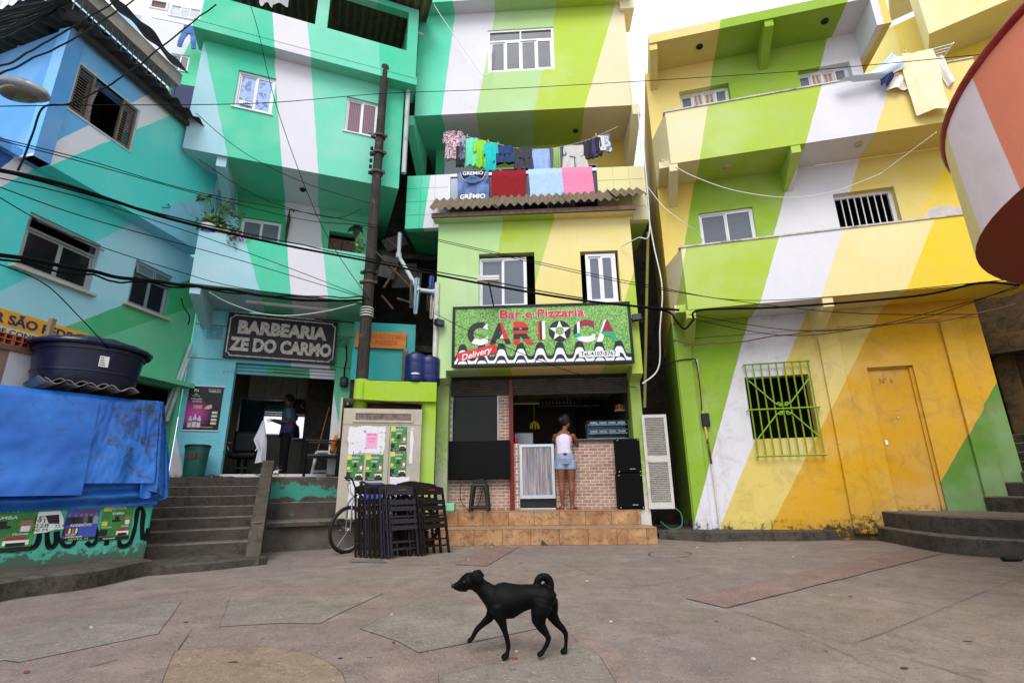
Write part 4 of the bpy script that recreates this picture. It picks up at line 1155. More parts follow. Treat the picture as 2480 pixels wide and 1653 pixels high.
# louvred shutters
M_louv = mat('brown_louvre', S(112, 98, 88), .6, 0, .2)
mb = MB(); mb.wall(l3[0] - .03, l3[1] + .03, l3[2] - .03, l3[3] + .03, -DL - .012, -DL + .05, [l3]); wl3 = part(blue, 'louvre_window', mb, mat('window_trim_pale', S(170, 190, 196), .6))
wd = l3[1] - l3[0]
for a, c in ((l3[0], l3[0] + wd * .27), (l3[0] + wd * .74, l3[1])):
    mb = MB(); mb.wall(a, c, l3[2], l3[3], -DL + .0, -DL + .04, [(a + .03, c - .03, l3[2] + .03, l3[3] - .03)]); lf = part(blue, 'shutter_leaf', mb, M_louv)
    for k in range(15):
        z_ = l3[2] + .04 + (l3[3] - l3[2] - .08) * k / 15
        mb = MB(); mb.add([(a + .03, -DL + .002, z_), (c - .03, -DL + .002, z_), (c - .03, -DL + .036, z_ + .034), (a + .03, -DL + .036, z_ + .034), (a + .03, -DL + .002, z_ + .006), (c - .03, -DL + .002, z_ + .006), (c - .03, -DL + .036, z_ + .04), (a + .03, -DL + .036, z_ + .04)],
                          [(0, 1, 2, 3), (7, 6, 5, 4), (0, 4, 5, 1), (2, 6, 7, 3)]); part(lf, 'slat', mb, M_louv)
t = NT('lace_curtain'); v = t.coord(); M_lace = t.out(t.mix(t.rng(t.noise(v, 30, 4), .4, .6), S(120, 112, 116), S(200, 194, 198)), .9)
mb = MB(); mb.grid(lambda s, r: (l3[0] + wd * (.27 + .2 * s * (.7 + .5 * (r - .5) ** 2 * 2)), -DL + .14 + .02 * math.sin(s * 22), l3[3] - (l3[3] - l3[2]) * r), 20, 8); part(wl3, 'curtain', mb, M_lace, True)
# far side of the upper storey
cn = FL.w(-3.36, -DL, 0)
FL2 = Frame((cn.x, cn.y), -17.1)
ml2 = stripes('blue_end_wall', FL2, 0, [(120, 186, 222), (134, 198, 226), (80, 152, 214)], [((-2.5, 5), (-1.6, 7.4)), ((-.55, 5.2), (-.02, 7.3))])
mb = MB(); mb.wall(-4, -.0, zl0, zl1, .0, .2, []); e1 = solo('blue_end_wall', mb, ml2, None, None, FL2)
e1.parent = blue; e1.matrix_parent_inverse = Matrix.Identity(4)
e1.matrix_world = Matrix.Translation(e1.location) @ Matrix.Rotation(FL2.az, 4, 'Z')
e1.matrix_parent_inverse = (Matrix.Translation(blue.location) @ Matrix.Rotation(FL.az, 4, 'Z')).inverted()
e1.name = 'end_wall'
# dark corrugated eaves
mb = MB(); corr(mb, -3.5, -.6, -.62, .0, 7.36, 7.58, .24, .035); part(blue, 'roof_sheet', mb, M_fibro_dk)
mb = MB(); corr(mb, -4.2, .0, -.45, .5, 7.42, 7.7, .24, .03); e2 = solo('roof_sheet', mb, M_fibro_dk, None, None, FL2)
e2.parent = blue; e2.matrix_parent_inverse = (Matrix.Translation(blue.location) @ Matrix.Rotation(FL.az, 4, 'Z')).inverted()
mb = MB(); mb.box(-3.3, -.5, -.42, -.36, 7.26, 7.35); part(blue, 'rafter', mb, M_fibro_dk)
# roof terrace with grating and a torn shade cloth
M_grate = mat('grating_blue_grey', S(84, 104, 112), .6, .4, .2)
mb = MB(); mb.box(-3.25, -1.3, -.02, .2, 8.24, 8.5); part(blue, 'terrace_beam', mb, mat('terrace_beam', S(176, 168, 164), .8, 0, .2))
mb = MB(); mb.box(-3.25, -1.3, .3, .35, 7.5, 8.3); part(blue, 'terrace_back', mb, M_dark)
for k in range(20):
    u_ = -3.2 + k * .098; mb = MB(); mb.tube([(u_, .03, 7.6), (u_, .03, 8.25)], .009, 5); part(blue, 'grating_bar', mb, M_grate)
mb = MB(); mb.grid(lambda s, r: (-3.4 + 2.1 * s, -.22 + .5 * r, 8.52 + .34 * r + .035 * math.sin(s * 24) - .05 * (1 - r) * math.sin(s * 9)), 40, 4); part(blue, 'shade_cloth', mb, mat('shade_cloth', S(30, 30, 32), .95, 0, .4, 8), True)

# ------------------------------------------------------------------ building supplies sign
sg = thing('painted_sign', 'orange and white painted shop sign with dark blue letters on the blue house', 'sign', FL, (-3.2, -.08, 2.7))
M_orange_s = mat('sign_orange', S(236, 166, 44), .6, 0, .2, 4)
mb = MB(); mb.box(-4.6, -1.95, -.075, -.04, 2.945, 3.155); part(sg, 'board', mb, M_orange_s)
mb = MB(); mb.box(-4.6, -1.95, -.073, -.04, 2.70, 2.944); part(sg, 'board', mb, mat('sign_cream', S(222, 214, 190), .6, 0, .15))
M_navy = mat('sign_navy', S(34, 52, 96), .6); M_ink = mat('sign_black', S(26, 24, 24), .6)
mb = MB(); text(mb, 'BAR SÃO PEDRO', -2.68, 2.985, -.076, .12, 1.35, .03); part(sg, 'lettering', mb, M_navy)
mb = MB(); text(mb, 'MATERIAIS DE CONSTRUÇÃO', -2.92, 2.86, -.074, .06, 1.5, .01); part(sg, 'lettering', mb, M_ink)
mb = MB(); text(mb, 'ELÉTRICO HIDRÁULICO 2', -2.95, 2.755, -.074, .06, 1.4, .01); part(sg, 'lettering', mb, M_ink)
# hoarding below the sign
hb = thing('hoarding', 'patched plywood and white board hoarding below the painted sign', 'hoarding', FL, (-3.2, -.8, 0))
M_ply = mat('plywood', S(150, 120, 92), .8, 0, .25, 3, .2, stretch=(1, 1, 5), dirt=S(90, 66, 48), damt=.5)
mb = MB(); mb.box(-4.6, -3.36, -.8, -.78, 1.2, 2.5); part(hb, 'plywood_sheet', mb, M_ply)
mb = MB(); mb.box(-3.355, -3.1, -.8, -.78, 1.2, 2.5); part(hb, 'white_sheet', mb, mat('white_sheet', S(206, 204, 200), .7, 0, .1))
mb = MB(); mb.box(-3.095, -2.2, -.8, -.78, 1.2, 2.5); part(hb, 'white_sheet', mb, M_white)
mb = MB(); mb.box(-4.6, -2.2, -.83, -.79, 2.48, 2.54); part(hb, 'wood_rail', mb, mat('old_wood', S(112, 84, 64), .9, 0, .3, 4, stretch=(1, 5, 5)))
mb = MB(); mb.box(-3.02, -2.6, -.805, -.801, 2.1, 2.42); part(hb, 'notice', mb, mat('notice_mix', S(60, 110, 150), .6, 0, .9, 9, dirt=S(220, 180, 40), dscale=9, damt=.9))
M_brick = mat('clay_brick', S(172, 92, 62), .85, 0, .25, 6, .3, 50)
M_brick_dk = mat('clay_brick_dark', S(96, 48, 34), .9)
def hollow_brick(name, F, u, y, z, w_, h_, dep, lab, grp):
    o = thing(name, lab, 'brick', F, (u, y, z), grp)
    mb = MB(); g_ = .012; hs = []
    nx = 3
    for i in range(nx):
        for j in range(2):
            a = u - w_ / 2 + g_ + (w_ - g_) / nx * i; b_ = a + (w_ - g_) / nx - g_
            c_ = z + g_ + (h_ - g_) / 2 * j; d_ = c_ + (h_ - g_) / 2 - g_
            hs.append((a, b_, c_, d_))
    mb.wall(u - w_ / 2, u + w_ / 2, z, z + h_, y, y + dep, hs); part(o, 'clay_body', mb, M_brick)
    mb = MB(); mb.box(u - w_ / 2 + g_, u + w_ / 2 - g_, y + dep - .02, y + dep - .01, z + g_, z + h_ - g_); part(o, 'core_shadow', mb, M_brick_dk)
    return o
for k in range(7):
    hollow_brick('hollow_brick', FL, -4.25 + k * .255, -.82, 2.54, .25, .13, .14, 'orange hollow brick in the row on top of the hoarding', 'bricks on the hoarding')
for j in range(5):
    for i in range(2):
        hollow_brick('hollow_brick', FB, -2.42 + i * .255 + (j % 2) * .06, .05 - .02 * j, ZT + j * .185 - .0, .25, .18, .2, 'orange hollow brick stacked on the terrace left of the barber shop', 'bricks stacked by the barber shop')

# ------------------------------------------------------------------ plinth, tarpaulin, tank
pln = thing('plinth_wall', 'low turquoise painted plinth wall with torn posters and black sprayed letters', 'wall', FP, (-.8, .4, .1))
t = NT('plinth_turquoise'); v = t.coord(); sx_ = t.n('ShaderNodeSeparateXYZ'); t.l(v, sx_.inputs[0])
c = t.mix(t.rng(t.noise(v, 3, 6), .35, .65), mul(S(70, 178, 152), K_), mul(S(92, 196, 170), K_))
g_ = t.rng(sx_.outputs[2], .02, .34, .3, -.15)
c = t.mix(t.rng(t.mth('ADD', t.noise(v, 9, 9, .72), g_), .56, .62, 0, .85), c, S(76, 74, 62))
mp = t.n('ShaderNodeMapping'); mp.inputs['Scale'].default_value = (14, 14, .8); t.l(v, mp.inputs['Vector'])
c = t.mix(t.rng(t.noise(mp.outputs[0], 1.2, 5), .56, .7, 0, .55), c, S(60, 96, 84))
t.bump(t.noise(v, 40, 8, .7), .6, .01); M_plinth = t.out(c, .8, 0, .25)
mb = MB(); mb.bbox(-2.6, 0, 0, 1.3, .05, .82, .02); part(pln, 'wall_block', mb, M_plinth)
# sprayed graffiti
M_spray = mat('black_spray', S(22, 24, 24), .8, 0, .4, 8)
def stroke(pts, r=.028):
    P = spline([(u, -.004, z) for u, z in pts], 7); mb = MB()
    for i in range(len(P) - 1):
        d = (P[i + 1] - P[i]); n_ = Vector((-d.z, 0, d.x)); n_.normalize()
        ra = r * (.85 + .3 * mnoise.noise(P[i] * 9)); rb = r * (.85 + .3 * mnoise.noise(P[i + 1] * 9))
        mb.add([P[i] - n_ * ra, P[i + 1] - n_ * rb, P[i + 1] + n_ * rb, P[i] + n_ * ra], [(0, 1, 2, 3)])
        mb.add([P[i] - n_ * ra, P[i + 1] - n_ * rb, P[i + 1] + n_ * rb, P[i] + n_ * ra], [(3, 2, 1, 0)])
    part(pln, 'graffiti_stroke', mb, M_spray)
def PU(*L): return [FP.at('B4', x, y) for x, y in L]
stroke(PU((60, 1070), (150, 1070), (215, 960))); stroke(PU((370, 880), (350, 1000), (300, 1060), (255, 1020), (262, 930)))
stroke(PU((435, 860), (440, 1000), (470, 1060), (520, 1000), (525, 900))); stroke(PU((560, 960), (590, 1030), (660, 1035), (700, 980)))
stroke(PU((800, 1000), (850, 1035), (900, 960), (880, 860))); stroke(PU((990, 960), (985, 1030)), .03)
stroke(PU((1100, 980), (1120, 1040), (1200, 1010), (1250, 860), (1270, 720), (1295, 680), (1325, 720), (1315, 860), (1320, 980))); stroke(PU((1375, 870), (1345, 990)), .03)

def green_poster(F, u, z, w_, h_, y, nm='event_poster', grp=None, lab=None, cut=None):
    """event poster: green print with figures and lettering"""
    p = thing(nm, lab, 'poster', F, (u, y, z), grp)
    G1 = mat('poster_green', S(52, 128, 58), .5, 0, .35, 7, dirt=S(120, 190, 60), damt=.5); 
    mb = MB(); mb.box(u, u + w_, y - .004, y, z, z + h_); part(p, 'sheet', mb, G1)
    def r(a, b_, c_, d_, m, nme, e=.006):
        mb = MB(); mb.box(u + a * w_, u + b_ * w_, y - e, y - .0035, z + c_ * h_, z + d_ * h_); part(p, nme, mb, m)
    BK = mat('poster_black', S(22, 24, 20), .5); WT = mat('poster_white', S(225, 228, 222), .5); YL = mat('poster_yellow', S(206, 200, 60), .5); RD = mat('poster_red', S(170, 40, 44), .5); SK = mat('poster_skin', S(150, 110, 88), .5)
    r(0, 1, 0, .10, BK, 'print_band'); r(.3, .72, .93, 1, BK, 'print_band'); r(0, .25, .13, .3, BK, 'print_band')
    r(0, .26, .80, .99, YL, 'print_patch'); r(.02, .2, .40, .52, YL, 'print_figure', .007); r(.06, .14, .52, .6, SK, 'print_figure', .007)
    r(.33, .62, .5, .56, BK, 'print_figure'); r(.42, .55, .5, .66, BK, 'print_figure', .007); r(.75, .95, .45, .66, SK, 'print_figure'); r(.78, .92, .42, .54, WT, 'print_figure', .007)
    r(.55, .95, .14, .24, WT, 'print_patch', .007); r(.55, .9, .25, .31, RD, 'print_patch', .007); r(.6, .9, .12, .19, BK, 'print_figure', .008)
    for s_, x_, z_, h2, w2, m in (('18 OUTUBRO', .5, .945, .028, .34, WT), ('SENTINHA', .5, .845, .055, .5, WT), ('SAMBA', .5, .70, .055, .4, WT), ('FRANK', .8, .35, .035, .25, WT), ('NANDINHO', .2, .34, .03, .34, WT), ('SANTA MARTA', .35, .035, .032, .4, WT)):
        mb = MB(); text(mb, s_, u + x_ * w_, z + z_ * h_, y - .0065, h2 * h_ * 1.2, w2 * w_, .01, ext=.002); part(p, 'lettering', mb, m)
    return p
a_ = FP.at('B4', 0, 1050); b_ = FP.at('B4', 215, 745)
green_poster(FP, -1.56, .325, .5, .46, -.003, grp='posters on the plinth wall', lab='green samba poster on the turquoise plinth beside the torn white notice')
a_ = FP.at('B4', 905, 975); b_ = FP.at('B4', 1245, 660)
green_poster(FP, a_[0], a_[1] - .02, b_[0] - a_[0], .40, -.003, grp='posters on the plinth wall', lab='green samba poster on the turquoise plinth at the stair end')
# blue and white posters between
bp = thing('band_poster', 'blue concert poster with a row of men, pasted on the turquoise plinth', 'poster', FP, (-.75, -.003, .4))
a_ = FP.at('B4', 560, 995); b_ = FP.at('B4', 930, 700)
x0, x1, z0, z1 = a_[0], b_[0], a_[1], b_[1]; ww, hh = x1 - x0, z1 - z0
def rr(o, fx0, fx1, fz0, fz1, m, nme, e=.003, y=-.003):
    mb = MB(); mb.box(x0 + fx0 * ww, x0 + fx1 * ww, y - e, y, z0 + fz0 * hh, z0 + fz1 * hh); return part(o, nme, mb, m)
PB = mat('poster_blue', S(62, 84, 178), .5, 0, .2, 6); BK = MC['poster_black']; WT = MC['poster_white']; SK = MC['poster_skin']; RD = MC['poster_red']; YL = MC['poster_yellow']
rr(bp, 0, 1, .0, 1, PB, 'sheet')
for i, (x_, cc) in enumerate(((.1, S(40, 40, 70)), (.28, S(30, 30, 40)), (.45, S(50, 44, 52)), (.6, S(100, 100, 110)), (.75, S(26, 26, 30)), (.9, S(150, 148, 168)))):
    rr(bp, x_ - .09, x_ + .09, .52, .78, mat('shirt%d' % i, cc, .6), 'print_figure', .004); rr(bp, x_ - .035, x_ + .035, .78, .88, SK, 'print_figure', .0045)
rr(bp, 0, .45, .16, .42, BK, 'print_band', .005); rr(bp, 0, 1, 0, .09, BK, 'print_band', .0045)
for i in range(4): rr(bp, .06 + i * .1, .12 + i * .1, .24, .4, (RD, WT, mat('amber', S(210, 130, 30), .5), WT)[i], 'print_bottle', .006)
for s_, x_, z_, h_, w_, m in (('PAGODEIRA', .62, .9, .07, .5, RD), ('RODENOVO', .5, .46, .09, .62, WT), ('DOSES', .25, .18, .05, .3, WT), ('OPEN BAR', .35, .1, .05, .5, WT), ('SEXTA 12', .5, .02, .05, .6, YL)):
    mb = MB(); text(mb, s_, x0 + x_ * ww, z0 + z_ * hh, -.0075, h_ * hh, w_ * ww, .02, ext=.002); part(bp, 'lettering', mb, m)
wp = thing('torn_notice', 'torn white notice with large numbers on the turquoise plinth', 'poster', FP, (-1.1, -.003, .5))
a_ = FP.at('B4', 205, 915); b_ = FP.at('B4', 560, 720)
mb = MB(); mb.prism([FP.at('B4', x, y) for x, y in ((250, 735), (400, 720), (560, 710), (590, 790), (585, 880), (520, 880), (430, 910), (340, 920), (260, 935), (215, 1000), (205, 920), (232, 840))], -.006, -.003); part(wp, 'sheet', mb, WT)
for s_, x, y, h_, w_ in (('JE', 360, 790, .035, .09), ('6911', 375, 825, .04, .15), ('1228', 365, 868, .04, .14), ('23,90 M', 320, 905, .028, .2), ('58', 235, 880, .035, .07), ('23,90', 560, 862, .028, .1)):
    u_, z_ = FP.at('B4', x, y); mb = MB(); text(mb, s_, u_, z_, -.0065, h_, w_, .0, ext=.002); part(wp, 'lettering', mb, M_ink)
mb = MB(); mb.prism([FP.at('B4', x, y) for x, y in ((420, 755), (545, 745), (550, 830), (450, 830))], -.008, -.0066); part(wp, 'print_figure', mb, mat('shirt1', S(30, 30, 40), .6))

# tarpaulin draped over the stall
t = NT('blue_tarpaulin'); v = t.coord()
c = t.mix(t.rng(t.noise(v, 1.6, 5), .35, .65), mul(S(20, 94, 192), .74), mul(S(38, 120, 212), .78))
sx_ = t.n('ShaderNodeSeparateXYZ'); t.l(v, sx_.inputs[0])
reg = t.mth('MULTIPLY', t.rng(sx_.outputs[0], .0, .25, 0, 1), t.rng(sx_.outputs[2], .5, 1.0, .3, 1))
k_ = t.mth('ADD', t.noise(v, 6, 9, .75, .5), t.mth('MULTIPLY', reg, .13))
c = t.mix(t.rng(k_, .57, .70, 0, .9), c, S(38, 42, 46))
nn = t.n('ShaderNodeTexNoise', noise_type='RIDGED_MULTIFRACTAL'); nn.inputs['Scale'].default_value = 1.5; nn.inputs['Detail'].default_value = 3; nn.inputs['Distortion'].default_value = .8; t.l(v, nn.inputs['Vector']); t.bump(nn.outputs['Fac'], .3, .05); M_tarp = t.out(c, .42, 0, .45)
tp = thing('blue_tarpaulin', 'dirty blue tarpaulin draped over a stall beneath the water tank', 'tarpaulin', FP, (-.75, .5, .7))
TL, TRr, TD, TZ, TB = -2.7, -.02, 1.5, 2.0, .86
def drape(u0, u1, y, z0, z1, flare, seed, nu=50, nv=30, hem=0.0, bulge=.0, lean=.0):
    mb = MB()
    def f(s, r):
        z = z1 + (z0 - z1) * r + hem * math.sin(s * 9 + seed) * r
        w_ = .018 * mnoise.noise(Vector((s * 5 + seed, r * 4, 1))) + .010 * mnoise.noise(Vector((s * 14 + seed, r * 9 + s * 6, 2))) + .022 * math.sin(s * 11 + seed + r * 2) * r * flare
        u = u0 + (u1 - u0) * s + lean * r * s
        top = max(0, .08 - r) / .08
        return (u, y - .10 * r - w_ + .06 * top * top + bulge * math.sin(math.pi * r), z)
    mb.grid(f, nu, nv); return mb
mid = FP.at('B3', 893, 1200)[0] + .02
part(tp, 'front_sheet', drape(TL, mid, -.10, .875, TZ, .6, 3), M_tarp, True)
part(tp, 'front_sheet', drape(mid - .02, -.16, -.085, 1.0, TZ, .9, 8, lean=.06), M_tarp, True)
# inner skirt below the flaps
mb = MB(); mb.grid(lambda s, r: (TL + (.02 - TL) * s, -.075 - .035 * math.sin(r * 9 + s * 3) - .02 * mnoise.noise(Vector((s * 14, r * 3, 5))), (1.02 - .3 * r) + .05 * (s - .5) * r), 60, 16); part(tp, 'skirt', mb, M_tarp, True)
# top sheet and right-hand fold
mb = MB(); mb.grid(lambda s, r: (TL + (-.16 - TL) * s, -.04 + TD * r, TZ - .005 + .05 * math.sin(r * 3.1) + .02 * mnoise.noise(Vector((s * 6, r * 4, 0)))), 40, 16); part(tp, 'top_sheet', mb, M_tarp, True)
def fold(s, r):
    pts = [(-.17, -.10), (-.08, -.20), (.0, -.13), (-.02, -.05), (.05, -.10), (.11, .1), (.16, .5), (.16, 1.4)]
    x = s * (len(pts) - 1); i = min(int(x), len(pts) - 2); f_ = x - i
    a, b_ = pts[i], pts[i + 1]
    u = a[0] + (b_[0] - a[0]) * f_; y = a[1] + (b_[1] - a[1]) * f_
    k = r ** .8
    lo_ = .80 + .35 * abs(s - .45) ** 1.2
    return ((u + .03) * (.25 + .95 * k) - .13 * (1 - k), y * (.35 + .65 * k) - .02 + (1 - k) * .01, TZ - (TZ - lo_) * r)
mb = MB(); mb.grid(fold, 44, 24); part(tp, 'corner_fold', mb, M_tarp, True)
L_ = [q('B3', 1420, 945), q('B3', 1400, 1300), q('B4', 1330, 250), q('B4', 1300, 480), q('B4', 1290, 560)]; R2 = [q('B3', 1590, 950), q('B3', 1650, 1250), q('B3', 1700, 1560), q('B4', 1566, 300), q('B4', 1566, 490)]
def flap(s, r):
    x = r * 4; i = min(int(x), 3); g_ = x - i
    a = [L_[i][j] + (L_[i + 1][j] - L_[i][j]) * g_ for j in (0, 1)]; b_ = [R2[i][j] + (R2[i + 1][j] - R2[i][j]) * g_ for j in (0, 1)]
    px = [a[j] + (b_[j] - a[j]) * s for j in (0, 1)]; px[1] += 24 * max(0, r - .75) / .25 * math.sin(math.pi * (s * .8 + .1)) * (1 - s)
    d = .10 + .08 * r * math.sin(s * 5.5 + .6) + .03 * math.sin(s * 11 + r * 3) * r
    u, z = FP.at('Z', px[0], px[1], d); return (u, -d, z)
mb = MB(); mb.grid(flap, 30, 24); part(tp, 'corner_flap', mb, M_tarp, True)
# sheets and tank
sh = thing('corrugated_sheet', 'two loose corrugated sheets lying on the tarpaulin under the tank', 'roof sheet', FP, (-.9, 0, 2.05))
mb = MB(); corr(mb, -1.30, -.42, -.16, .8, 2.085, 2.10, .2, .028, .006); part(sh, 'sheet', mb, mat('sheet_grey', S(150, 144, 132), .8, 0, .25, 6))
mb = MB(); corr(mb, -1.36, -.68, -.12, .8, 2.10, 2.115, .2, .028, .006); part(sh, 'sheet', mb, MC['sheet_grey'])
tk = thing('water_tank', 'round dark blue plastic water tank with a lid on the blue tarpaulin', 'water tank', W0, (-5.42, 6.22, 2.12))
M_tank = mat('tank_navy', S(13, 19, 50), .35, 0, .25, 3, .05, dirt=S(44, 46, 70), dscale=4, damt=.45)
cx, cy, cz = -5.42, 6.22, 2.12
def tankring(prof, n=48): 
    mb = MB(); mb.lathe(prof, (cx, cy, cz), n); return mb
part(tk, 'tank_body', tankring([(0, .0), (.64, .0), (.655, .02), (.672, .16), (.69, .165), (.69, .185), (.676, .19), (.71, .44), (.735, .445), (.735, .46), (.74, .56), (.5, .56)]), M_tank, True)
lid = MB()
n = 64; prof = [(.80, .50), (.815, .53), (.80, .56), (.68, .585), (.55, .61), (.3, .69), (.12, .73), (0, .735)]
vs = []; fs = []
for i, (r_, z_) in enumerate(prof):
    for k in range(n):
        th = 2 * math.pi * k / n; rib = .022 * max(0, math.cos(th * 8)) ** 2 if 3 <= i <= 5 else 0
        vs.append((cx + r_ * math.cos(th), cy + r_ * math.sin(th), cz + z_ + rib))
for i in range(len(prof) - 1):
    for k in range(n): fs.append((i * n + k, i * n + (k + 1) % n, (i + 1) * n + (k + 1) % n, (i + 1) * n + k))
lid.add(vs, fs); ld = part(tk, 'tank_lid', lid, M_tank, True)
for k in range(4):
    th = k * math.pi / 2 - .9; mb = MB(); mb.bbox(-.06, .06, -.03, .03, -.03, .03, .01); mb.xf(Matrix.Translation((cx + .79 * math.cos(th), cy + .79 * math.sin(th), cz + .55)) @ Matrix.Rotation(th + math.pi / 2, 4, 'Z')); part(ld, 'lid_clip', mb, M_tank)
th = -.62
mb = MB(); mb.box(-.06, .06, -.008, .0, -.07, .07); mb.xf(Matrix.Translation((cx + .708 * math.cos(th), cy + .708 * math.sin(th), cz + .30)) @ Matrix.Rotation(th + math.pi / 2, 4, 'Z')); lb_ = part(tk, 'label', mb, M_white)
mb = MB()
for i in range(4): mb.box(-.05, .02 - .01 * i, -.011, -.008, -.05 + .03 * i, -.04 + .03 * i)
mb.xf(Matrix.Translation((cx + .708 * math.cos(th), cy + .708 * math.sin(th), cz + .30)) @ Matrix.Rotation(th + math.pi / 2, 4, 'Z')); part(lb_, 'print', mb, M_ink)

tk.scale = (.77, .77, .92); tk.location = (-5.33, 6.12, 2.125)
# ------------------------------------------------------------------ houses beyond
FW = Frame((-9.6, 14.5), 14)
wh = thing('white_house', 'white house with sliding windows up the hill behind the blue house', 'building', FW)
M_wh = stripes('white_house_wall', FW, 0, [(168, 206, 236), (228, 230, 238), (84, 214, 160)], [(('A1', 1300, 0), ('A1', 1270, 200)), (('A1', 1790, 230), ('A1', 1540, 740))], streak=.2)
wa = FW.at('A1', 1545, 30); wb = FW.at('A1', 1790, 235); wc = FW.at('A1', 1555, 480); wd_ = FW.at('A1', 1690, 650)
h1 = (wa[0], wb[0], wb[1] + .25, wa[1]); h2 = (wc[0], wd_[0], wd_[1], wc[1])
mb = MB(); mb.wall(-6, 5, 3, 17, 0, .2, [h1, h2]); part(wh, 'front_wall', mb, M_wh)
mb = MB(); mb.box(-6, 5, .2, 3, 16.8, 17); part(wh, 'roof', mb, M_wh)
window(wh, *h1, .03, 3, gl=glassmat('pale_glass2', S(160, 164, 176))); window(wh, *h2, .03, 2, gl=MC.get('x') or M_glass)
u_, z_ = FW.at('A1', 1440, 50); mb = MB(); mb.wall(u_ - .3, u_ + .3, z_ - .2, z_ + .2, -.04, .02, [(u_ - .22, u_ + .22, z_ - .14, z_ + .14)]); vt = part(wh, 'vent', mb, M_wh)
mb = MB(); mb.box(u_ - .22, u_ + .22, .0, .015, z_ - .14, z_ + .14); part(vt, 'pane', mb, mat('brown_vent', S(110, 82, 62), .8))
ua, za = FW.at('A2', 0, 10, .3); 
mb = MB(); ub, zb_ = FW.at('A1', 1560, 750, .6); mb.box(ub, ub + 1.6, -.6, 0, zb_ - .9, zb_); part(wh, 'navy_canopy', mb, mat('navy_canopy', S(28, 40, 82), .7))
# trousers on the line
FJ = FW
jx, jz = FW.at('A1', 1725, 235, .5)
def trousers(name, F, x, z, y, w_, h_, m, label, grp=None, spread=.25):
    mb = MB()
    for s_ in (-1, 1):
        rows = []
        for i in range(9):
            r = i / 8; rows.append(((x + s_ * w_ * (.25 + spread * r * .8), y + .02 * math.sin(i), z - h_ * .25 - h_ * .75 * r), w_ * (.26 - .08 * r), .03))
        mb.loft(rows, (1, 0, 0), 10)
    mb.loft([((x, y, z - h_ * .36), w_ * .48, .035), ((x, y, z - h_ * .15), w_ * .47, .04), ((x, y, z), w_ * .45, .03)], (1, 0, 0), 12)
    return solo(name, organic(mb, .03 if h_ > .6 else .02, 3), m, label, 'clothes', F, grp, True)
trousers('jeans', FW, jx, jz, -.5, .5, .95, mat('denim', S(72, 112, 170), .9, 0, .2), 'blue jeans hanging outside the white house window')
mb = MB(); mb.tube([FW.w(jx - 1.2, -.5, jz + .06), FW.w(jx, -.5, jz), FW.w(jx + 1.0, -.5, jz + .1)], .008, 5); solo('clothes_line', mb, M_cable, 'thin line holding the jeans outside the white house', 'line')
# pale yellow house behind the lime house
FY = Frame((8.6, 12.5), -38)
yh = thing('yellow_house', 'weathered pale yellow house behind the striped house', 'building', FY)
M_yh = stripes('yellow_house_wall', FY, 0, [(244, 226, 130), (248, 214, 60)], [((2.6, 0), (2.6, 20))], streak=.6, crack=True)
M_yh2 = stripes('yellow_house_wall_pale', FY, 0, [(250, 238, 176)], [], streak=.6)
ya = FY.at('A5', 1080, 270); 
mb = MB(); mb.box(.6, 10, 0, 3, 3, 13.0); part(yh, 'wall', mb, M_yh)
mb = MB(); mb.box(3.07, 10, -1.1, 0, 11.45, 15.6); part(yh, 'upper_storey', mb, M_yh2)
mb = MB(); mb.box(2.9, 10, -1.2, 3, 15.6, 15.8); part(yh, 'roof_slab', mb, M_yh2)
mb = MB(); mb.tube([FY.loc(aty(q('A5', 1340, 170), 12)), FY.loc(aty(q('A5', 1440, 480), 12.3))], .06, 10); part(yh, 'vent_pipe', mb, M_pvc)
# brown retaining wall beside the right stairs
FN = Frame((9.3, 8.6), -45)
rw = thing('retaining_wall', 'mossy brown plastered wall rising beside the curved steps', 'wall', FN)
M_rw = concrete('mossy_wall', S(84, 64, 36), S(30, 26, 18), 1.6, .9)
mb = MB(); mb.box(-2.5, 6, .3, 2.2, 0, 5.6); part(rw, 'wall_face', mb, M_rw)
mb = MB(); mb.bbox(-.6, -.3, .0, .35, 1.0, 3.5, .03); part(rw, 'buttress', mb, M_rw)
mb = MB(); mb.box(-1.2, 6, -.3, .35, 3.1, 3.45); part(rw, 'ledge', mb, M_rw)

# ------------------------------------------------------------------ orange round tower
orx = thing('round_balcony', 'round salmon and pink striped balcony with a red top rail', 'building', W0, (6.2, 3.4, 2.9))
ZO = 2.9
pts = [gz(p, ZO) for p in ((2480, 452), (2420, 520), (2362, 612), (2390, 655), (2420, 672), (2480, 690))]
# circle through three of them
def circ(a, b_, c_):
    ax, ay, bx, by, cx_, cy_ = a.x, a.y, b_.x, b_.y, c_.x, c_.y
    d = 2 * (ax * (by - cy_) + bx * (cy_ - ay) + cx_ * (ay - by))
    ux = ((ax ** 2 + ay ** 2) * (by - cy_) + (bx ** 2 + by ** 2) * (cy_ - ay) + (cx_ ** 2 + cy_ ** 2) * (ay - by)) / d
    uy = ((ax ** 2 + ay ** 2) * (cx_ - bx) + (bx ** 2 + by ** 2) * (ax - cx_) + (cx_ ** 2 + cy_ ** 2) * (bx - ax)) / d
    return ux, uy, math.hypot(ax - ux, ay - uy)
OX, OY, OR = circ(pts[0], pts[2], pts[5])
tp_ = pts[2]
ZO1 = zat(tp_, 'A5', 1145, 1370)
t = NT('round_balcony_paint'); v = t.coord(); sx_ = t.n('ShaderNodeSeparateXYZ'); t.l(v, sx_.inputs[0])
def angat(p, z):
    P = gz(p, z); return math.atan2(P.y - OY, P.x - OX)
c = mul(S(250, 226, 160), .95)
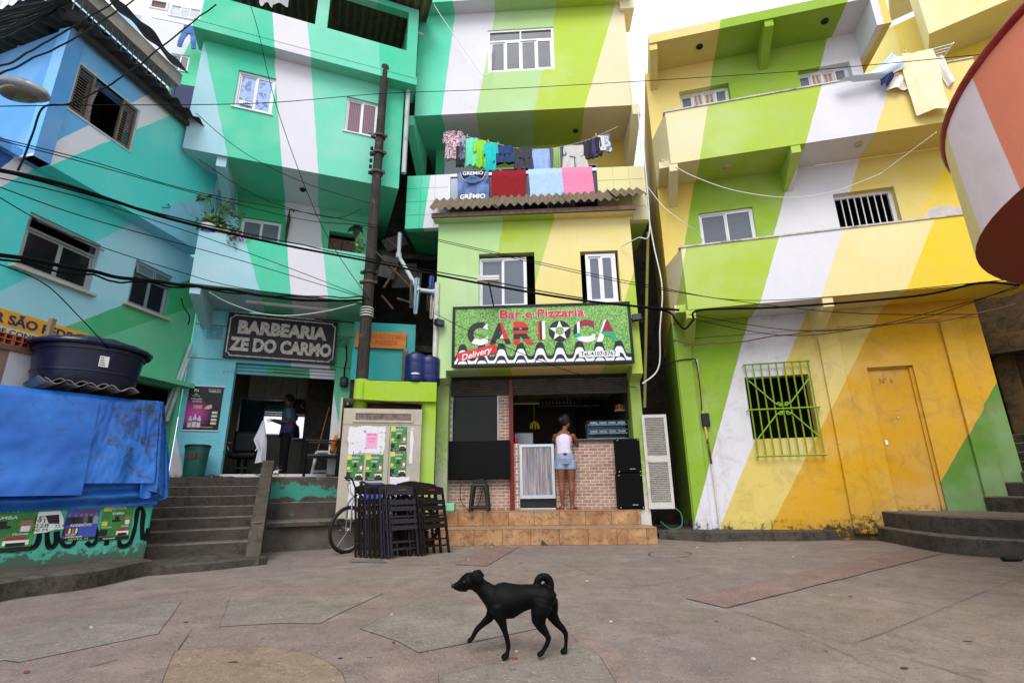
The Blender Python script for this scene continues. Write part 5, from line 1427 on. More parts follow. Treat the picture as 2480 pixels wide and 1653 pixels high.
# bands measured around the drum, leaning with height
an = t.n('ShaderNodeMath', operation='ARCTAN2')
cx_n = t.mth('SUBTRACT', sx_.outputs[1], OY - 3.4); cy_n = t.mth('SUBTRACT', sx_.outputs[0], OX - 6.2)
t.l(cx_n, an.inputs[0]); t.l(cy_n, an.inputs[1])
th = t.mth('FLOORED_MODULO', an.outputs[0], 2 * math.pi)
th = t.mth('ADD', th, t.mth('MULTIPLY', t.mth('SUBTRACT', sx_.outputs[2], .0), .035))
mod = lambda a: a % (2 * math.pi)
A1 = mod(math.atan2(tp_.y - OY, tp_.x - OX))
for dth, cc in ((.16, (255, 232, 240)), (.42, (255, 148, 116))):
    c = t.mix(t.rng(th, A1 + dth, A1 + dth + .004), c, mul(S(*cc), .98))
t.bump(t.noise(v, 30, 5), .3, .01); c = t.mix(t.rng(t.noise(v, 3, 5), .5, .7, 0, .12), c, S(160, 120, 100))
M_round = t.out(c, .75, 0, .25)
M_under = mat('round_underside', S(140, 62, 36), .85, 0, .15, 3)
mb = MB(); n = 96; ring = [(OX + OR * math.cos(2 * math.pi * k / n), OY + OR * math.sin(2 * math.pi * k / n)) for k in range(n)]
vs = [(x, y, ZO) for x, y in ring] + [(x, y, ZO1) for x, y in ring]
mb.add(vs, [(k, (k + 1) % n, n + (k + 1) % n, n + k) for k in range(n)]); part(orx, 'drum', mb, M_round, True)
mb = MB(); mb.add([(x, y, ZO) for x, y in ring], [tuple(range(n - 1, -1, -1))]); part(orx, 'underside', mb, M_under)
mb = MB(); mb.tube([(x, y, ZO1) for x, y in ring] + [(ring[0][0], ring[0][1], ZO1)], .035, 8, cap=False)
t = NT('rail_red'); v = t.coord(); M_rail = t.out(t.mix(t.rng(t.noise(v, 2, 4), .4, .6), S(140, 14, 18), S(168, 60, 60)), .5)
part(orx, 'top_rail', mb, M_rail, True)
# ================================================================== signs
def U(F, k, x, y, d=0): return F.at(k, x, y, d)
# barber sign
bs = thing('barber_sign', 'black barber shop sign with cream letters behind wire mesh', 'sign', FB, (-.25, -.1, 3.3))
M_sblack = mat('sign_board_black', S(30, 31, 42), .5, 0, .15); M_scream = mat('sign_cream_white', S(214, 204, 196), .6, 0, .1)
su0, su1, sz0, sz1 = -1.245, .742, 3.303, 4.193
mb = MB(); mb.box(su0, su1, -.1, -.03, sz0, sz1); part(bs, 'board', mb, M_sblack)
cr = .11; bt = .022; e = .035
for (a, c, p, r_) in ((su0 + cr, su1 - cr, sz0 + e, sz0 + e + bt), (su0 + cr, su1 - cr, sz1 - e - bt, sz1 - e), (su0 + e, su0 + e + bt, sz0 + cr, sz1 - cr), (su1 - e - bt, su1 - e, sz0 + cr, sz1 - cr)):
    mb = MB(); mb.box(a, c, -.106, -.1, p, r_); part(bs, 'border', mb, M_scream)
for cx_, cz_, a0 in ((su0 + e, sz0 + e, 0), (su1 - e, sz0 + e, 90), (su1 - e, sz1 - e, 180), (su0 + e, sz1 - e, 270)):
    mb = MB(); pts = []
    for i in range(9):
        th = R_(a0 + 90 * i / 8); pts.append((cx_ + (cr - e + .0) * math.cos(th), -.104, cz_ + (cr - e) * math.sin(th)))
    mb.tube(pts, .011, 6); part(bs, 'border', mb, M_scream)
a_ = FB.at('B5', 630, 245, .1); b_ = FB.at('B5', 1385, 300, .1)
mb = MB(); text(mb, 'BARBEARIA', (a_[0] + b_[0]) / 2, 3.80, -.1, .245, 1.60, .055, ext=.02); part(bs, 'lettering', mb, M_scream)
mb = MB(); text(mb, 'ZE DO CARMO', -.25, 3.46, -.1, .245, 1.82, .055, ext=.02); part(bs, 'lettering', mb, M_scream)
mb = MB(); st_ = .16; n = 18
for k in range(-10, n):
    for sg_ in (1, -1):
        x_ = su0 + k * st_; p0_ = (x_, sz0) ; h_ = sz1 - sz0
        xa, xb = (x_, x_ + h_ * .8) if sg_ > 0 else (x_ + h_ * .8, x_)
        za, zb_ = sz0, sz1
        def clip(xa, za, xb, zb_):
            t0, t1 = 0., 1.; dx = xb - xa
            for lim, s2 in ((su0, 1), (su1, -1)):
                da, db = s2 * (xa - lim), s2 * (xb - lim)
                if da < 0 and db < 0: return None
                if da < 0: t0 = max(t0, da / (da - db))
                elif db < 0: t1 = min(t1, da / (da - db))
            return (xa + dx * t0, za + (zb_ - za) * t0, xa + dx * t1, za + (zb_ - za) * t1) if t0 < t1 else None
        cl = clip(xa, za, xb, zb_)
        if cl: mb.tube([(cl[0], -.135, cl[1]), (cl[2], -.135, cl[3])], .0022, 3, cap=False)
wm = part(bs, 'wire_mesh', mb, M_rust); wm['kind'] = 'stuff'
# product banner
pb = thing('product_banner', 'black and magenta hair product banner hanging on the barber shop wall', 'banner', FB, (-1.43, -.05, 1.94))
pu0, pu1, pz0, pz1 = -1.705, -1.155, 1.945, 2.755
t = NT('banner_print'); v = t.coord(); sx_ = t.n('ShaderNodeSeparateXYZ'); t.l(v, sx_.inputs[0])
gr = t.n('ShaderNodeVectorMath', operation='DISTANCE'); t.l(v, gr.inputs[0]); gr.inputs[1].default_value = (-.16, 0, .30)
M_ban = t.out(t.mix(t.rng(gr.outputs['Value'], .06, .30, 1, 0), S(16, 14, 20), S(200, 60, 160)), .4)
mb = MB(); mb.box(pu0, pu1, -.012, -.006, pz0, pz1); part(pb, 'print_sheet', mb, M_ban)
for z_ in (pz0, pz1):
    mb = MB(); mb.tube([(pu0 - .015, -.012, z_), (pu1 + .015, -.012, z_)], .011, 8); part(pb, 'rod', mb, M_white_al)
for i, (x_, h_) in enumerate(((-1.615, .20), (-1.545, .23), (-1.475, .21))):
    mb = MB(); mb.prism([(x_ - .03, 2.0), (x_ + .03, 2.0), (x_ + .028, 2.0 + h_ * .75), (x_ + .012, 2.0 + h_ * .85), (x_ + .012, 2.0 + h_), (x_ - .012, 2.0 + h_), (x_ - .012, 2.0 + h_ * .85), (x_ - .028, 2.0 + h_ * .75)], -.015, -.012); bo = part(pb, 'printed_bottle', mb, mat('bottle_print', S(206, 204, 212), .5))
    mb = MB(); mb.box(x_ - .028, x_ + .028, -.0165, -.015, 2.0 + h_ * .45, 2.0 + h_ * .55); part(bo, 'label_band', mb, M_ink)
mb = MB(); mb.prism([(-1.43, 2.34), (-1.38, 2.40), (-1.31, 2.42), (-1.30, 2.36), (-1.36, 2.33)], -.014, -.012); part(pb, 'printed_hand', mb, mat('print_skin', S(226, 168, 150), .5))
mb = MB(); mb.box(-1.6, -1.46, -.014, -.012, 2.34, 2.40); part(pb, 'printed_box', mb, mat('print_gold', S(180, 160, 110), .5))
for k in range(4):
    mb = MB(); mb.bbox(-1.29, -1.2, -.015, -.011, 2.06 + k * .065, 2.10 + k * .065, .01); part(pb, 'printed_badge', mb, mat('badge_cream', S(220, 216, 190), .5))
for s_, x_, z_, h_, w_ in (('PN', -1.59, 2.64, .055, .07), ('NEW', -1.585, 2.59, .022, .06), ('TOURMALINE', -1.585, 2.56, .02, .13), ('EVOLUÇÃO', -1.565, 2.50, .03, .17), ('PERFEITO', -1.555, 2.455, .028, .15), ('TURMALINA', -1.295, 2.645, .035, .2), ('ESCOVA PARA CABELOS', -1.295, 2.69, .018, .2), ('PROGRESSIVA', -1.34, 2.0, .016, .2)):
    mb = MB(); text(mb, s_, x_, z_, -.0125, h_, w_, .005, ext=.002); part(pb, 'lettering', mb, M_white)
mb = MB(); text(mb, 'AM.10', -1.12, 3.02, -.001, .06, .2, -.02, ext=.002); tag(solo('wall_marking', mb, mat('pencil', S(80, 120, 126), .8), None, None, FB), 'pencilled AM.10 on the pale blue barber wall', 'marking')

# bar banner
bn = thing('bar_banner', 'bar and pizzeria banner with grass print and striped club letters', 'banner', FR, (-.1, -.72, 3.1))
dN = .72
n0 = FR.at('B7', 245, 100, dN); n1 = FR.at('B7', 2035, 640, dN); n2 = FR.at('B7', 232, 680, dN); n3 = FR.at('B7', 1995, 60, dN)
nu0, nu1, nz0, nz1 = (n0[0] + n2[0]) / 2, (n1[0] + n3[0]) / 2, (n1[1] + n2[1]) / 2, (n0[1] + n3[1]) / 2
nw, nh = nu1 - nu0, nz1 - nz0
t = NT('grass_print'); v = t.coord()
vo = t.n('ShaderNodeTexVoronoi'); vo.inputs['Scale'].default_value = 38; t.l(v, vo.inputs['Vector'])
c = t.mix(t.rng(vo.outputs['Distance'], .1, .7), S(190, 224, 130), S(84, 150, 66))
c = t.mix(t.rng(t.noise(v, 45, 4, .7), .45, .6, 0, .7), c, S(58, 116, 54)); M_grassp = t.out(c, .4, 0, .4)
yb_ = -dN
mb = MB(); mb.box(nu0, nu1, yb_, yb_ + .03, nz0, nz1); part(bn, 'print_sheet', mb, M_grassp)
M_bfr = mat('banner_frame', S(28, 28, 30), .4, .4, .1)
for a, c_, p, r_ in ((nu0 - .02, nu1 + .02, nz0 - .03, nz0 + .02), (nu0 - .02, nu1 + .02, nz1 - .02, nz1 + .02), (nu0 - .02, nu0 + .03, nz0 + .02, nz1 - .02), (nu1 - .03, nu1 + .02, nz0 + .02, nz1 - .02)):
    mb = MB(); mb.box(a, c_, yb_ - .02, yb_ + .05, p, r_); part(bn, 'frame', mb, M_bfr)
mb = MB(); mb.box(nu0 + .1, nu1 - .1, yb_ + .03, -.6, nz0 + .2, nz0 + .26); part(bn, 'wall_mount', mb, M_bfr)
M_bk = mat('print_black', S(24, 24, 26), .4); M_wt = mat('print_white', S(228, 230, 236), .4); M_rd = mat('print_red', S(204, 36, 44), .4)
def bx(fx, fz): return nu0 + nw * fx, nz0 + nh * fz
def BP(x, y):        # survey point of the banner face
    return FR.at('B7', x, y, dN)
# wave pavement along the foot
def wave(lo, hi, m, nme, off, ph=0.):
    nper = 9.0; npt = 220; pts = []
    def w_(s):
        c0 = math.cos(2 * math.pi * (s * nper - .42) + ph)
        return (1 / (1 + math.exp(-3.6 * c0)))      # flat-topped wave
    mb = MB(); vs = []
    for i in range(npt + 1):
        s = i / npt; x_ = nu0 + .03 + (nw - .06) * s
        h_ = nz0 + .02 + nh * max(0, hi(w_(s))); l_ = nz0 + .02 + nh * max(0, lo(w_(s)))
        vs += [(x_, yb_ - off, l_), (x_, yb_ - off, max(h_, l_))]
    mb.add(vs, [(2 * i, 2 * i + 2, 2 * i + 3, 2 * i + 1) for i in range(npt)]); part(bn, nme, mb, m)
wave(lambda w_: 0, lambda w_: .11 + .24 * w_, M_bk, 'wave_print', .004)
wave(lambda w_: 0, lambda w_: .045 + .20 * w_, M_wt, 'wave_print', .006)
wave(lambda w_: 0, lambda w_: -.03 + .165 * w_, M_bk, 'wave_print', .008)
wave(lambda w_: 0, lambda w_: -.05 + .11 * w_, M_wt, 'wave_print', .010)
mb = MB(); x_, z_ = BP(1125, 200); text(mb, 'Bar e Pizzaria', x_, z_ - .0, yb_ - .003, .17, BP(1545, 200)[0] - BP(700, 200)[0] + .02, .045, ext=.003); part(bn, 'lettering', mb, M_wt)
mb = MB(); text(mb, 'Bar e Pizzaria', x_, z_ + .004, yb_ - .006, .165, BP(1545, 200)[0] - BP(700, 200)[0], .025, ext=.004); part(bn, 'lettering', mb, M_rd)
def clubmat(name, spec):
    """letter print: flat colour fields split by lines in letter space"""
    t = NT(name); v = t.coord(); s3 = t.n('ShaderNodeSeparateXYZ'); t.l(v, s3.inputs[0])
    c = S(*spec[0])
    for A, B, C0, cc in spec[1:]:
        e_ = t.mth('ADD', t.mth('ADD', t.mth('MULTIPLY', s3.outputs[0], A), t.mth('MULTIPLY', s3.outputs[2], B)), C0)
        c = t.mix(t.rng(e_, -.002, .002), c, S(*cc))
    return t.out(c, .4)
off = OFF[bn.name]
def letter(ch, x0, x1, y0, y1, spec):
    a = BP(x0, y1); b_ = BP(x1, y0); cx_ = (a[0] + b_[0]) / 2 - off[0]; cz_ = (a[1] + b_[1]) / 2 - off[2]
    sp = [spec[0]] + [(A, B, C0 - A * cx_ - B * cz_, cc) for A, B, C0, cc in spec[1:]]
    mb = MB(); text(mb, ch, (a[0] + b_[0]) / 2, a[1], yb_ - .004, b_[1] - a[1], b_[0] - a[0], .05, ext=.005)
    part(bn, 'lettering', mb, clubmat('club_' + ch + str(x0), sp))
BKc, WTc, RDc, MRc, GRc = (26, 26, 28), (228, 230, 236), (206, 36, 40), (150, 24, 60), (40, 160, 110)
letter('C', 378, 585, 250, 465, [BKc, (.8, -.6, -.02, WTc)])
letter('A', 600, 815, 255, 455, [WTc, (-1, .55, .05, BKc), (1, .2, -.035, RDc), (1, 8, -.6, BKc) if 0 else (0, -1, -.12, BKc)])
letter('R', 840, 1040, 240, 455, [RDc, (0, -1, .09, BKc), (0, -1, .03, RDc), (0, -1, -.03, BKc), (0, -1, -.13, RDc)])
letter('I', 1085, 1155, 240, 410, [RDc, (1, 0, .03, BKc), (1, .0, -.01, WTc)])
# star disc for the O
x_, z_ = BP(1302, 335); r_ = (BP(1410, 335)[0] - BP(1190, 335)[0]) / 2
def disc(cx_, cz_, r_, y, m, nme, n=40):
    mb = MB(); mb.prism([(cx_ + r_ * math.cos(2 * math.pi * k / n), cz_ + r_ * math.sin(2 * math.pi * k / n)) for k in range(n)], y - .003, y); part(bn, nme, mb, m)
disc(x_, z_, r_, yb_ - .004, M_bk, 'lettering')
mb = MB(); mb.prism([(x_ + (r_ if k % 2 == 0 else r_ * .42) * math.sin(k * math.pi / 5), z_ + (r_ if k % 2 == 0 else r_ * .42) * math.cos(k * math.pi / 5)) for k in range(10)], yb_ - .010, yb_ - .0075); part(bn, 'star', mb, M_wt)
disc(x_, z_, r_ * .38, yb_ - .011, M_grassp, 'lettering')
letter('C', 1440, 1645, 225, 435, [BKc, (1, 0, .12, WTc), (1, 0, .07, MRc), (.3, -1, -.02, GRc), (.3, -1, -.10, WTc)])
letter('A', 1670, 1875, 225, 430, [MRc, (-.5, .2, -.04, WTc), (0, -1, -.03, GRc), (-1, -1, -.16, WTc)])
# delivery flash and telephone
a = [BP(270, 565), BP(655, 465), BP(682, 550), BP(295, 645)]
mb = MB(); mb.prism(a, yb_ - .016, yb_ - .012); part(bn, 'flash', mb, M_rd)
x_, z_ = BP(480, 590); mb = MB(); text(mb, 'Delivery', x_, z_, yb_ - .0165, .115, BP(640, 555)[0] - BP(320, 555)[0], .015, .35, ext=.003, rot=R_(15)); part(bn, 'lettering', mb, M_wt)
a = BP(1495, 600); b_ = BP(1900, 535); mb = MB(); mb.bbox(a[0], b_[0], yb_ - .016, yb_ - .012, a[1], b_[1] + .01, .01); part(bn, 'flash', mb, M_wt)
x_, z_ = BP(1690, 580); mb = MB(); text(mb, 'Tel.:4107-5767', x_, z_, yb_ - .0165, .075, BP(1870, 580)[0] - BP(1515, 580)[0], .01, ext=.002); part(bn, 'lettering', mb, M_bk)
# lamps beside the banner
def floodlight(name, F, u, y, z, lab, rot=0):
    o = thing(name, lab, 'lamp', F, (u, y, z), None, rot); OFF[o.name] = (0, 0, 0)
    mb = MB(); mb.bbox(-.09, .09, -.08, .02, -.06, .07, .015); part(o, 'housing', mb, M_black)
    mb = MB(); mb.box(-.075, .075, -.085, -.08, -.045, .055); part(o, 'lens', mb, M_glass)
    mb = MB(); mb.tube([(-.1, -.03, 0), (-.1, .12, -.03), (.1, .12, -.03), (.1, -.03, 0)], .01, 6); part(o, 'yoke', mb, M_black)
u_, z_ = FR.at('B7', 90, 260, .7); floodlight('floodlight', FR, u_, -.7, z_, 'black floodlight clamped on the pipe left of the bar banner', .8)
u_, z_ = FR.at('B7', 2075, 212, .68); floodlight('floodlight', FR, u_, -.7, z_, 'black floodlight on the lime strip right of the bar banner', -.3)
# white reflector lamp above the banner
u_, z_ = FR.at('A8', 820, 1015, 1.15)
o = thing('reflector_lamp', 'white reflector lamp on a short rod above the bar banner', 'lamp', FR, (u_, -1.15, z_))
mb = MB()
for i in range(8):
    th0, th1 = math.pi * (.05 + .9 * i / 8), math.pi * (.05 + .9 * (i + 1) / 8)
    mb.add([(u_ - .2, -1.15 - .1 * math.cos(th0), z_ + .1 * math.sin(th0) - .03), (u_ + .2, -1.15 - .1 * math.cos(th0), z_ + .1 * math.sin(th0) - .03), (u_ + .2, -1.15 - .1 * math.cos(th1), z_ + .1 * math.sin(th1) - .03), (u_ - .2, -1.15 - .1 * math.cos(th1), z_ + .1 * math.sin(th1) - .03)], [(0, 1, 2, 3), (3, 2, 1, 0)])
mb.box(u_ - .2, u_ + .2, -1.25, -1.05, z_ - .05, z_ - .03)
part(o, 'shade', mb, M_white)
mb = MB(); mb.tube([(u_, -1.15, z_ - .02), (u_ + .06, -.7, nz1 - .02)], .014, 6); part(o, 'rod', mb, M_black)

# ================================================================== gap between the barber and the bar
gp = thing('passage_house', 'dark old house in the gap between barber and bar', 'building', FK, (0.4, 2, 0))
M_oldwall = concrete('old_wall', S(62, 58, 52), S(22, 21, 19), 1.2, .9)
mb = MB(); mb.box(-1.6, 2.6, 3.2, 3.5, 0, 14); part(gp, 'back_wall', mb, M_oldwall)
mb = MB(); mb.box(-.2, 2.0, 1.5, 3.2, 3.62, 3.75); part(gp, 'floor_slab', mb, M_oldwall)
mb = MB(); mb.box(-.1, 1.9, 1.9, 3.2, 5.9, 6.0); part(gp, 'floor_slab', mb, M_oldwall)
M_teal = stripes('salon_wall', FK, -1, [(40, 168, 168)], [], streak=.3)
a = FK.at('B6', 385, 640, -1.0); b_ = FK.at('B6', 810, 165, -1.0)
mb = MB(); mb.box(a[0] - .3, b_[0], 1.0, 1.15, a[1], b_[1]); part(gp, 'salon_wall', mb, M_teal)
mb = MB(); mb.box(a[0] - .3, b_[0], 1.05, 1.15, 2.2, a[1]); part(gp, 'dark_doorway', mb, M_dark)
a = FK.at('B6', 680, 710, -.8); b_ = FK.at('B6', 745, 380, -.8); mb = MB(); mb.bbox(a[0], b_[0], .72, .9, 2.3, b_[1], .02); part(gp, 'stub_pillar', mb, M_flake)
# lime lintel wall below
M_limew = stripes('lime_lintel', FK, .0, [(164, 204, 30)], [], streak=.5)
mb = MB(); mb.bbox(-.10, 1.13, .05, .7, 2.34, 2.69, .012); part(gp, 'lintel_wall', mb, M_limew)
mb = MB(); mb.box(.88, 1.13, .12, .6, .3, 2.34); part(gp, 'lime_pier', mb, M_limew)
# clutter hanging in the passage
M_tin = mat('old_tin', S(74, 74, 70), .7, .2, .3, 5, dirt=S(40, 32, 26), damt=.7)
for i, (x, y, w_, h_, rz) in enumerate(((350, 900, .35, .5, .2), (520, 990, .55, .55, -.1), (640, 1130, .2, .9, .05), (330, 780, .3, .2, .4), (420, 640, .5, .3, -.5), (230, 900, .12, .8, .1))):
    u_, z_ = FK.at('D6', x, y, -1.4 - .1 * i); mb = MB(); mb.box(-w_ / 2, w_ / 2, -.01, .01, -h_ / 2, h_ / 2); mb.xf(Matrix.Translation((u_, 1.4 + .1 * i, z_)) @ Matrix.Rotation(rz, 4, 'Y')); part(gp, 'tin_sheet', mb, M_tin if i % 2 == 0 else M_oldwall)
for (x0_, y0_, x1_, y1_, d_) in ((215, 735, 600, 1130, .8), (460, 870, 300, 1120, .9), (330, 600, 450, 700, 1.2), (440, 1230, 640, 1290, 1.0), (280, 1200, 400, 1340, .9), (350, 900, 560, 900, 1.1)):
    a = FK.at('D6', x0_, y0_, -d_); b_ = FK.at('D6', x1_, y1_, -d_); mb = MB(); mb.tube([(a[0], d_, a[1]), (b_[0], d_, b_[1])], .025, 6); part(gp, 'scrap_bar', mb, M_rust)
for (x, y, w_, h_, c_) in ((645, 1200, .10, .75, S(150, 180, 190)), (805, 1090, .1, .4, S(70, 90, 150)), (810, 1290, .09, .6, S(190, 184, 168)), (770, 1230, .06, .5, S(60, 58, 62)), (590, 1160, .05, .5, S(120, 110, 100))):
    u_, z_ = FK.at('D6', x, y, -.5); mb = MB(); mb.grid(lambda s, r: (u_ + w_ * (s - .5) * (1 - .3 * r), .5 + .03 * math.sin(s * 9 + r * 4), z_ + h_ * (.5 - r)), 8, 10); part(gp, 'hanging_rag', mb, mat('rag%d' % int(x), c_, .9, 0, .2), True)
# salon sign
ss = thing('salon_sign', 'orange wooden salon sign with red letters in the passage', 'sign', FK, (0.3, .95, 3.2))
a = FK.at('B6', 400, 350, -.95); b_ = FK.at('B6', 730, 240, -.95)
mb = MB(); mb.bbox(a[0] - .25, b_[0], .94, .98, a[1] - .03, b_[1] + .01, .006); part(ss, 'board', mb, mat('sign_orange2', S(176, 108, 16), .6, 0, .15))
M_redl = mat('red_letter', S(176, 44, 24), .6)
x_, z_ = FK.at('B6', 545, 295, -.95); mb = MB(); text(mb, 'SALÃO DO CICERO', x_ - .03, z_ + .02, .939, .08, b_[0] - a[0] + .1, .005, ext=.003); part(ss, 'lettering', mb, M_redl)
mb = MB(); text(mb, 'UNISSEX', x_ - .0, z_ - .1, .939, .09, .5, .01, ext=.003); part(ss, 'lettering', mb, M_redl)
# blue barrels
M_drum = mat('barrel_blue', S(16, 30, 84), .4, 0, .2)
for i, (x, yt, yb2, lab) in enumerate(((800, 420, 715, 'blue plastic barrel with black lid beside the salon pillar'), (920, 445, 720, 'blue plastic barrel beside the white pipe in the passage'), (800, 600, 720, 'small blue jerrycan in front of the barrels'))):
    dd = -.45 if i < 2 else -.15
    a = FK.at('B6', x, 715, dd); b_ = FK.at('B6', x, yt, dd); h_ = b_[1] - 2.70; r_ = .2 if i < 2 else .15
    o = thing('barrel' if i < 2 else 'jerrycan', lab, 'barrel' if i < 2 else 'jerrycan', FK, (a[0], -dd, 2.70))
    mb = MB(); mb.lathe([(0, 0), (r_ * .9, 0), (r_, .03), (r_, h_ * .3), (r_ * .99, h_ * .32), (r_, h_ * .34), (r_, h_ * .66), (r_ * .99, h_ * .68), (r_, h_ * .7), (r_, h_ * .9), (r_ * .85, h_ * .97), (0, h_ * .97)], (a[0], -dd, 2.70), 20); part(o, 'body', mb, M_drum, True)
    mb = MB(); mb.lathe([(0, 0), (r_ * .5, 0), (r_ * .5, .04), (0, .045)], (a[0], -dd, 2.70 + h_ * .97), 16); part(o, 'lid', mb, M_black if i < 2 else M_white, True)

# utility cabinet with posters
ub = thing('utility_cabinet', 'tall grey metal utility cabinet plastered with posters', 'cabinet', FK, (.25, 0, .43))
M_cab = mat('cabinet_grey', S(176, 168, 152), .6, .1, .15, 6, .1, dirt=S(104, 92, 78), damt=.5)
ca, cb_, cz0, cz1 = -.40, .89, .45, 2.2
mb = MB(); mb.box(ca, cb_, .012, .55, cz0, cz1); part(ub, 'cabinet_body', mb, M_cab)
ud = FK.at('D4', 690, 1000)[0]; zd = FK.at('D4', 400, 705)[1]; zd2 = FK.at('D4', 900, 735)[1]; zd = (zd + zd2) / 2
for a, c_ in ((ca + .004, ud - .004), (ud + .004, cb_ - .004)):
    mb = MB(); mb.bbox(a, c_, -.012, .012, cz0 + .01, zd - .006, .004); part(ub, 'cabinet_door', mb, M_cab)
mb = MB(); mb.bbox(ca + .002, cb_ - .002, -.012, .012, zd, cz1 - .003, .004); hd = part(ub, 'header', mb, M_cab)
mb = MB(); mb.wall(ca + .16, cb_ - .14, zd + .04, cz1 - .05, -.03, -.012, [(ca + .2, cb_ - .18, zd + .075, cz1 - .085)]); fr_ = part(ub, 'meter_window', mb, M_cab)
mb = MB(); mb.box(ca + .2, cb_ - .18, -.018, -.0125, zd + .075, cz1 - .085); part(fr_, 'pane', mb, mat('meter_glass', S(120, 96, 88), .3, 0, .6, 20))
mb = MB(); mb.add([(ca - .05, -.06, cz1 + .16), (cb_ + .02, -.06, cz1 + .10), (cb_ + .02, .5, cz1 + .12), (ca - .05, .5, cz1 + .18)], [(0, 1, 2, 3), (3, 2, 1, 0)]); mb.box(ca - .05, ca - .02, -.06, .5, cz1 - .5, cz1 + .17); part(ub, 'hood', mb, M_cab)
mb = MB(); mb.box(ca, cb_, .3, .5, cz1, cz1 + .1); part(ub, 'hood_back', mb, mat('old_red_brick', S(96, 50, 38), .9, 0, .6, 12))
def on_cab(x0_, y0_, x1_, y1_):
    a = FK.at('D4', x0_, y1_, .013); b_ = FK.at('D4', x1_, y0_, .013); return a[0], a[1], b_[0] - a[0], b_[1] - a[1]
for (r_, lab) in (((702, 745, 932, 1072), 'green samba poster on the cabinet door below the meter window'), ((692, 1080, 925, 1418), 'green samba poster on the narrow cabinet door, the lower of its pair'),
                  ((97, 1122, 350, 1468), 'green samba poster on the wide cabinet door by its hinge'), ((357, 1122, 610, 1468), 'green samba poster on the wide cabinet door by the door joint')):
    u_, z_, w_, h_ = on_cab(*r_); green_poster(FK, u_, z_, w_, h_, -.0135, grp='green posters on the cabinet', lab=lab)
t = NT('torn_paper'); v = t.coord(); c = t.mix(t.rng(t.noise(v, 16, 6, .7, .6), .60, .64), S(214, 210, 216), S(70, 60, 72)); M_torn = t.out(c, .7)
def flyer(nm, lab, r_, m, lets=(), y=-.0135, jag=.02):
    u_, z_, w_, h_ = on_cab(*r_); o = thing(nm, lab, 'poster', FK, (u_, y, z_)); pts = []
    random.seed(int(r_[0]))
    for (p0_, p1_) in (((0, 0), (1, 0)), ((1, 0), (1, 1)), ((1, 1), (0, 1)), ((0, 1), (0, 0))):
        for k in range(6):
            f = k / 6; pts.append((u_ + w_ * (p0_[0] + (p1_[0] - p0_[0]) * f) + random.uniform(-jag, jag), z_ + h_ * (p0_[1] + (p1_[1] - p0_[1]) * f) + random.uniform(-jag, jag)))
    mb = MB(); mb.prism(pts, y - .003, y); part(o, 'sheet', mb, m)
    for s_, fx, fz, fh, fw, mm in lets:
        mb = MB(); text(mb, s_, u_ + w_ * fx, z_ + h_ * fz, y - .0032, h_ * fh, w_ * fw, .01, ext=.002); part(o, 'lettering', mb, mm)
flyer('torn_poster', 'torn white paper remains on the upper part of the wide cabinet door', (115, 745, 630, 1108), M_torn)
flyer('pink_flyer', 'pink flyer pasted over torn paper on the cabinet', (365, 830, 530, 1030), mat('pink_paper', S(226, 160, 196), .6, 0, .1), [('CURSO DE VERÃO', .5, .86, .09, .85, mat('flyer_red', S(180, 30, 70), .6)), ('INSCRIÇÕES', .5, .6, .06, .7, M_redl), ('ABERTAS', .5, .4, .06, .6, M_redl)], y=-.018, jag=.002)
flyer('torn_poster', 'torn black and white poster at the foot of the narrow cabinet door', (690, 1425, 950, 1700), M_torn)
flyer('torn_poster', 'torn pale strips peeling off the narrow cabinet door edge', (960, 760, 1020, 1240), M_torn, jag=.012)
flyer('torn_poster', 'blank white torn paper low on the wide cabinet door', (100, 1475, 345, 2000), M_torn)
flyer('samba_poster', 'blue samba poster behind the bicycle handlebar', (352, 1500, 602, 1760), PB, [('SAMBA', .55, .78, .13, .6, M_wt), ('LOMBRA', .5, .52, .17, .85, M_rd)], jag=.003)

# utility pole
pole = thing('utility_pole', 'dark weathered utility pole with lime painted foot and cable clamps', 'pole', W0, (-2.645, 8.62, .4))
t = NT('pole_wood'); v = t.coord((14, 14, 1.2)); c = t.mix(t.rng(t.noise(v, 1.5, 8, .7), .35, .68), S(24, 21, 19), S(62, 56, 51)); v2 = t.coord(); c = t.mix(t.rng(t.noise(v2, 5, 7, .7), .58, .7, 0, .5), c, S(112, 106, 100)); t.bump(t.noise(v, 3, 6), .9, .02); M_pole = t.out(c, .85)
mb = MB(); mb.tube([(-2.645, 8.62, 2.74), (-2.645, 8.62, 5), (-2.64, 8.62, 7.5), (-2.63, 8.62, 9.55)], .108, 16, .076); part(pole, 'shaft', mb, M_pole, True)
mb = MB(); mb.tube([(-2.645, 8.62, .4), (-2.645, 8.62, 2.74)], .13, 16, .121); part(pole, 'painted_foot', mb, M_limew, True)
for z_ in (3.9, 3.95, 4.0, 4.05):
    mb = MB(); mb.lathe([(.115, 0), (.125, .012), (.115, .024)], (-2.645, 8.62, z_), 16); part(pole, 'wire_wrap', mb, M_cable_w)
for z_, m in ((4.55, M_rust), (4.75, M_black), (6.9, M_rust), (7.35, M_rust), (7.75, M_rust)):
    mb = MB(); mb.lathe([(.10, 0), (.122, .0), (.122, .05), (.10, .05)], (-2.645, 8.62, z_), 16); cl_ = part(pole, 'clamp', mb, m)
    for s_ in (-1, 1):
        mb = MB(); mb.bbox(-.025, .025, -.02, .02, -.03, .03, .006); mb.shift(-2.645 + s_ * .14, 8.60, z_ + .025); part(cl_, 'bolt', mb, M_black)
for k in range(5):
    mb = MB(); mb.lathe([(.012, 0), (.03, .01), (.03, .03), (.014, .035), (.03, .045), (.03, .065), (.012, .075)], (-2.76, 8.55, 6.85 + k * .14), 10); part(pole, 'insulator', mb, M_black, True)
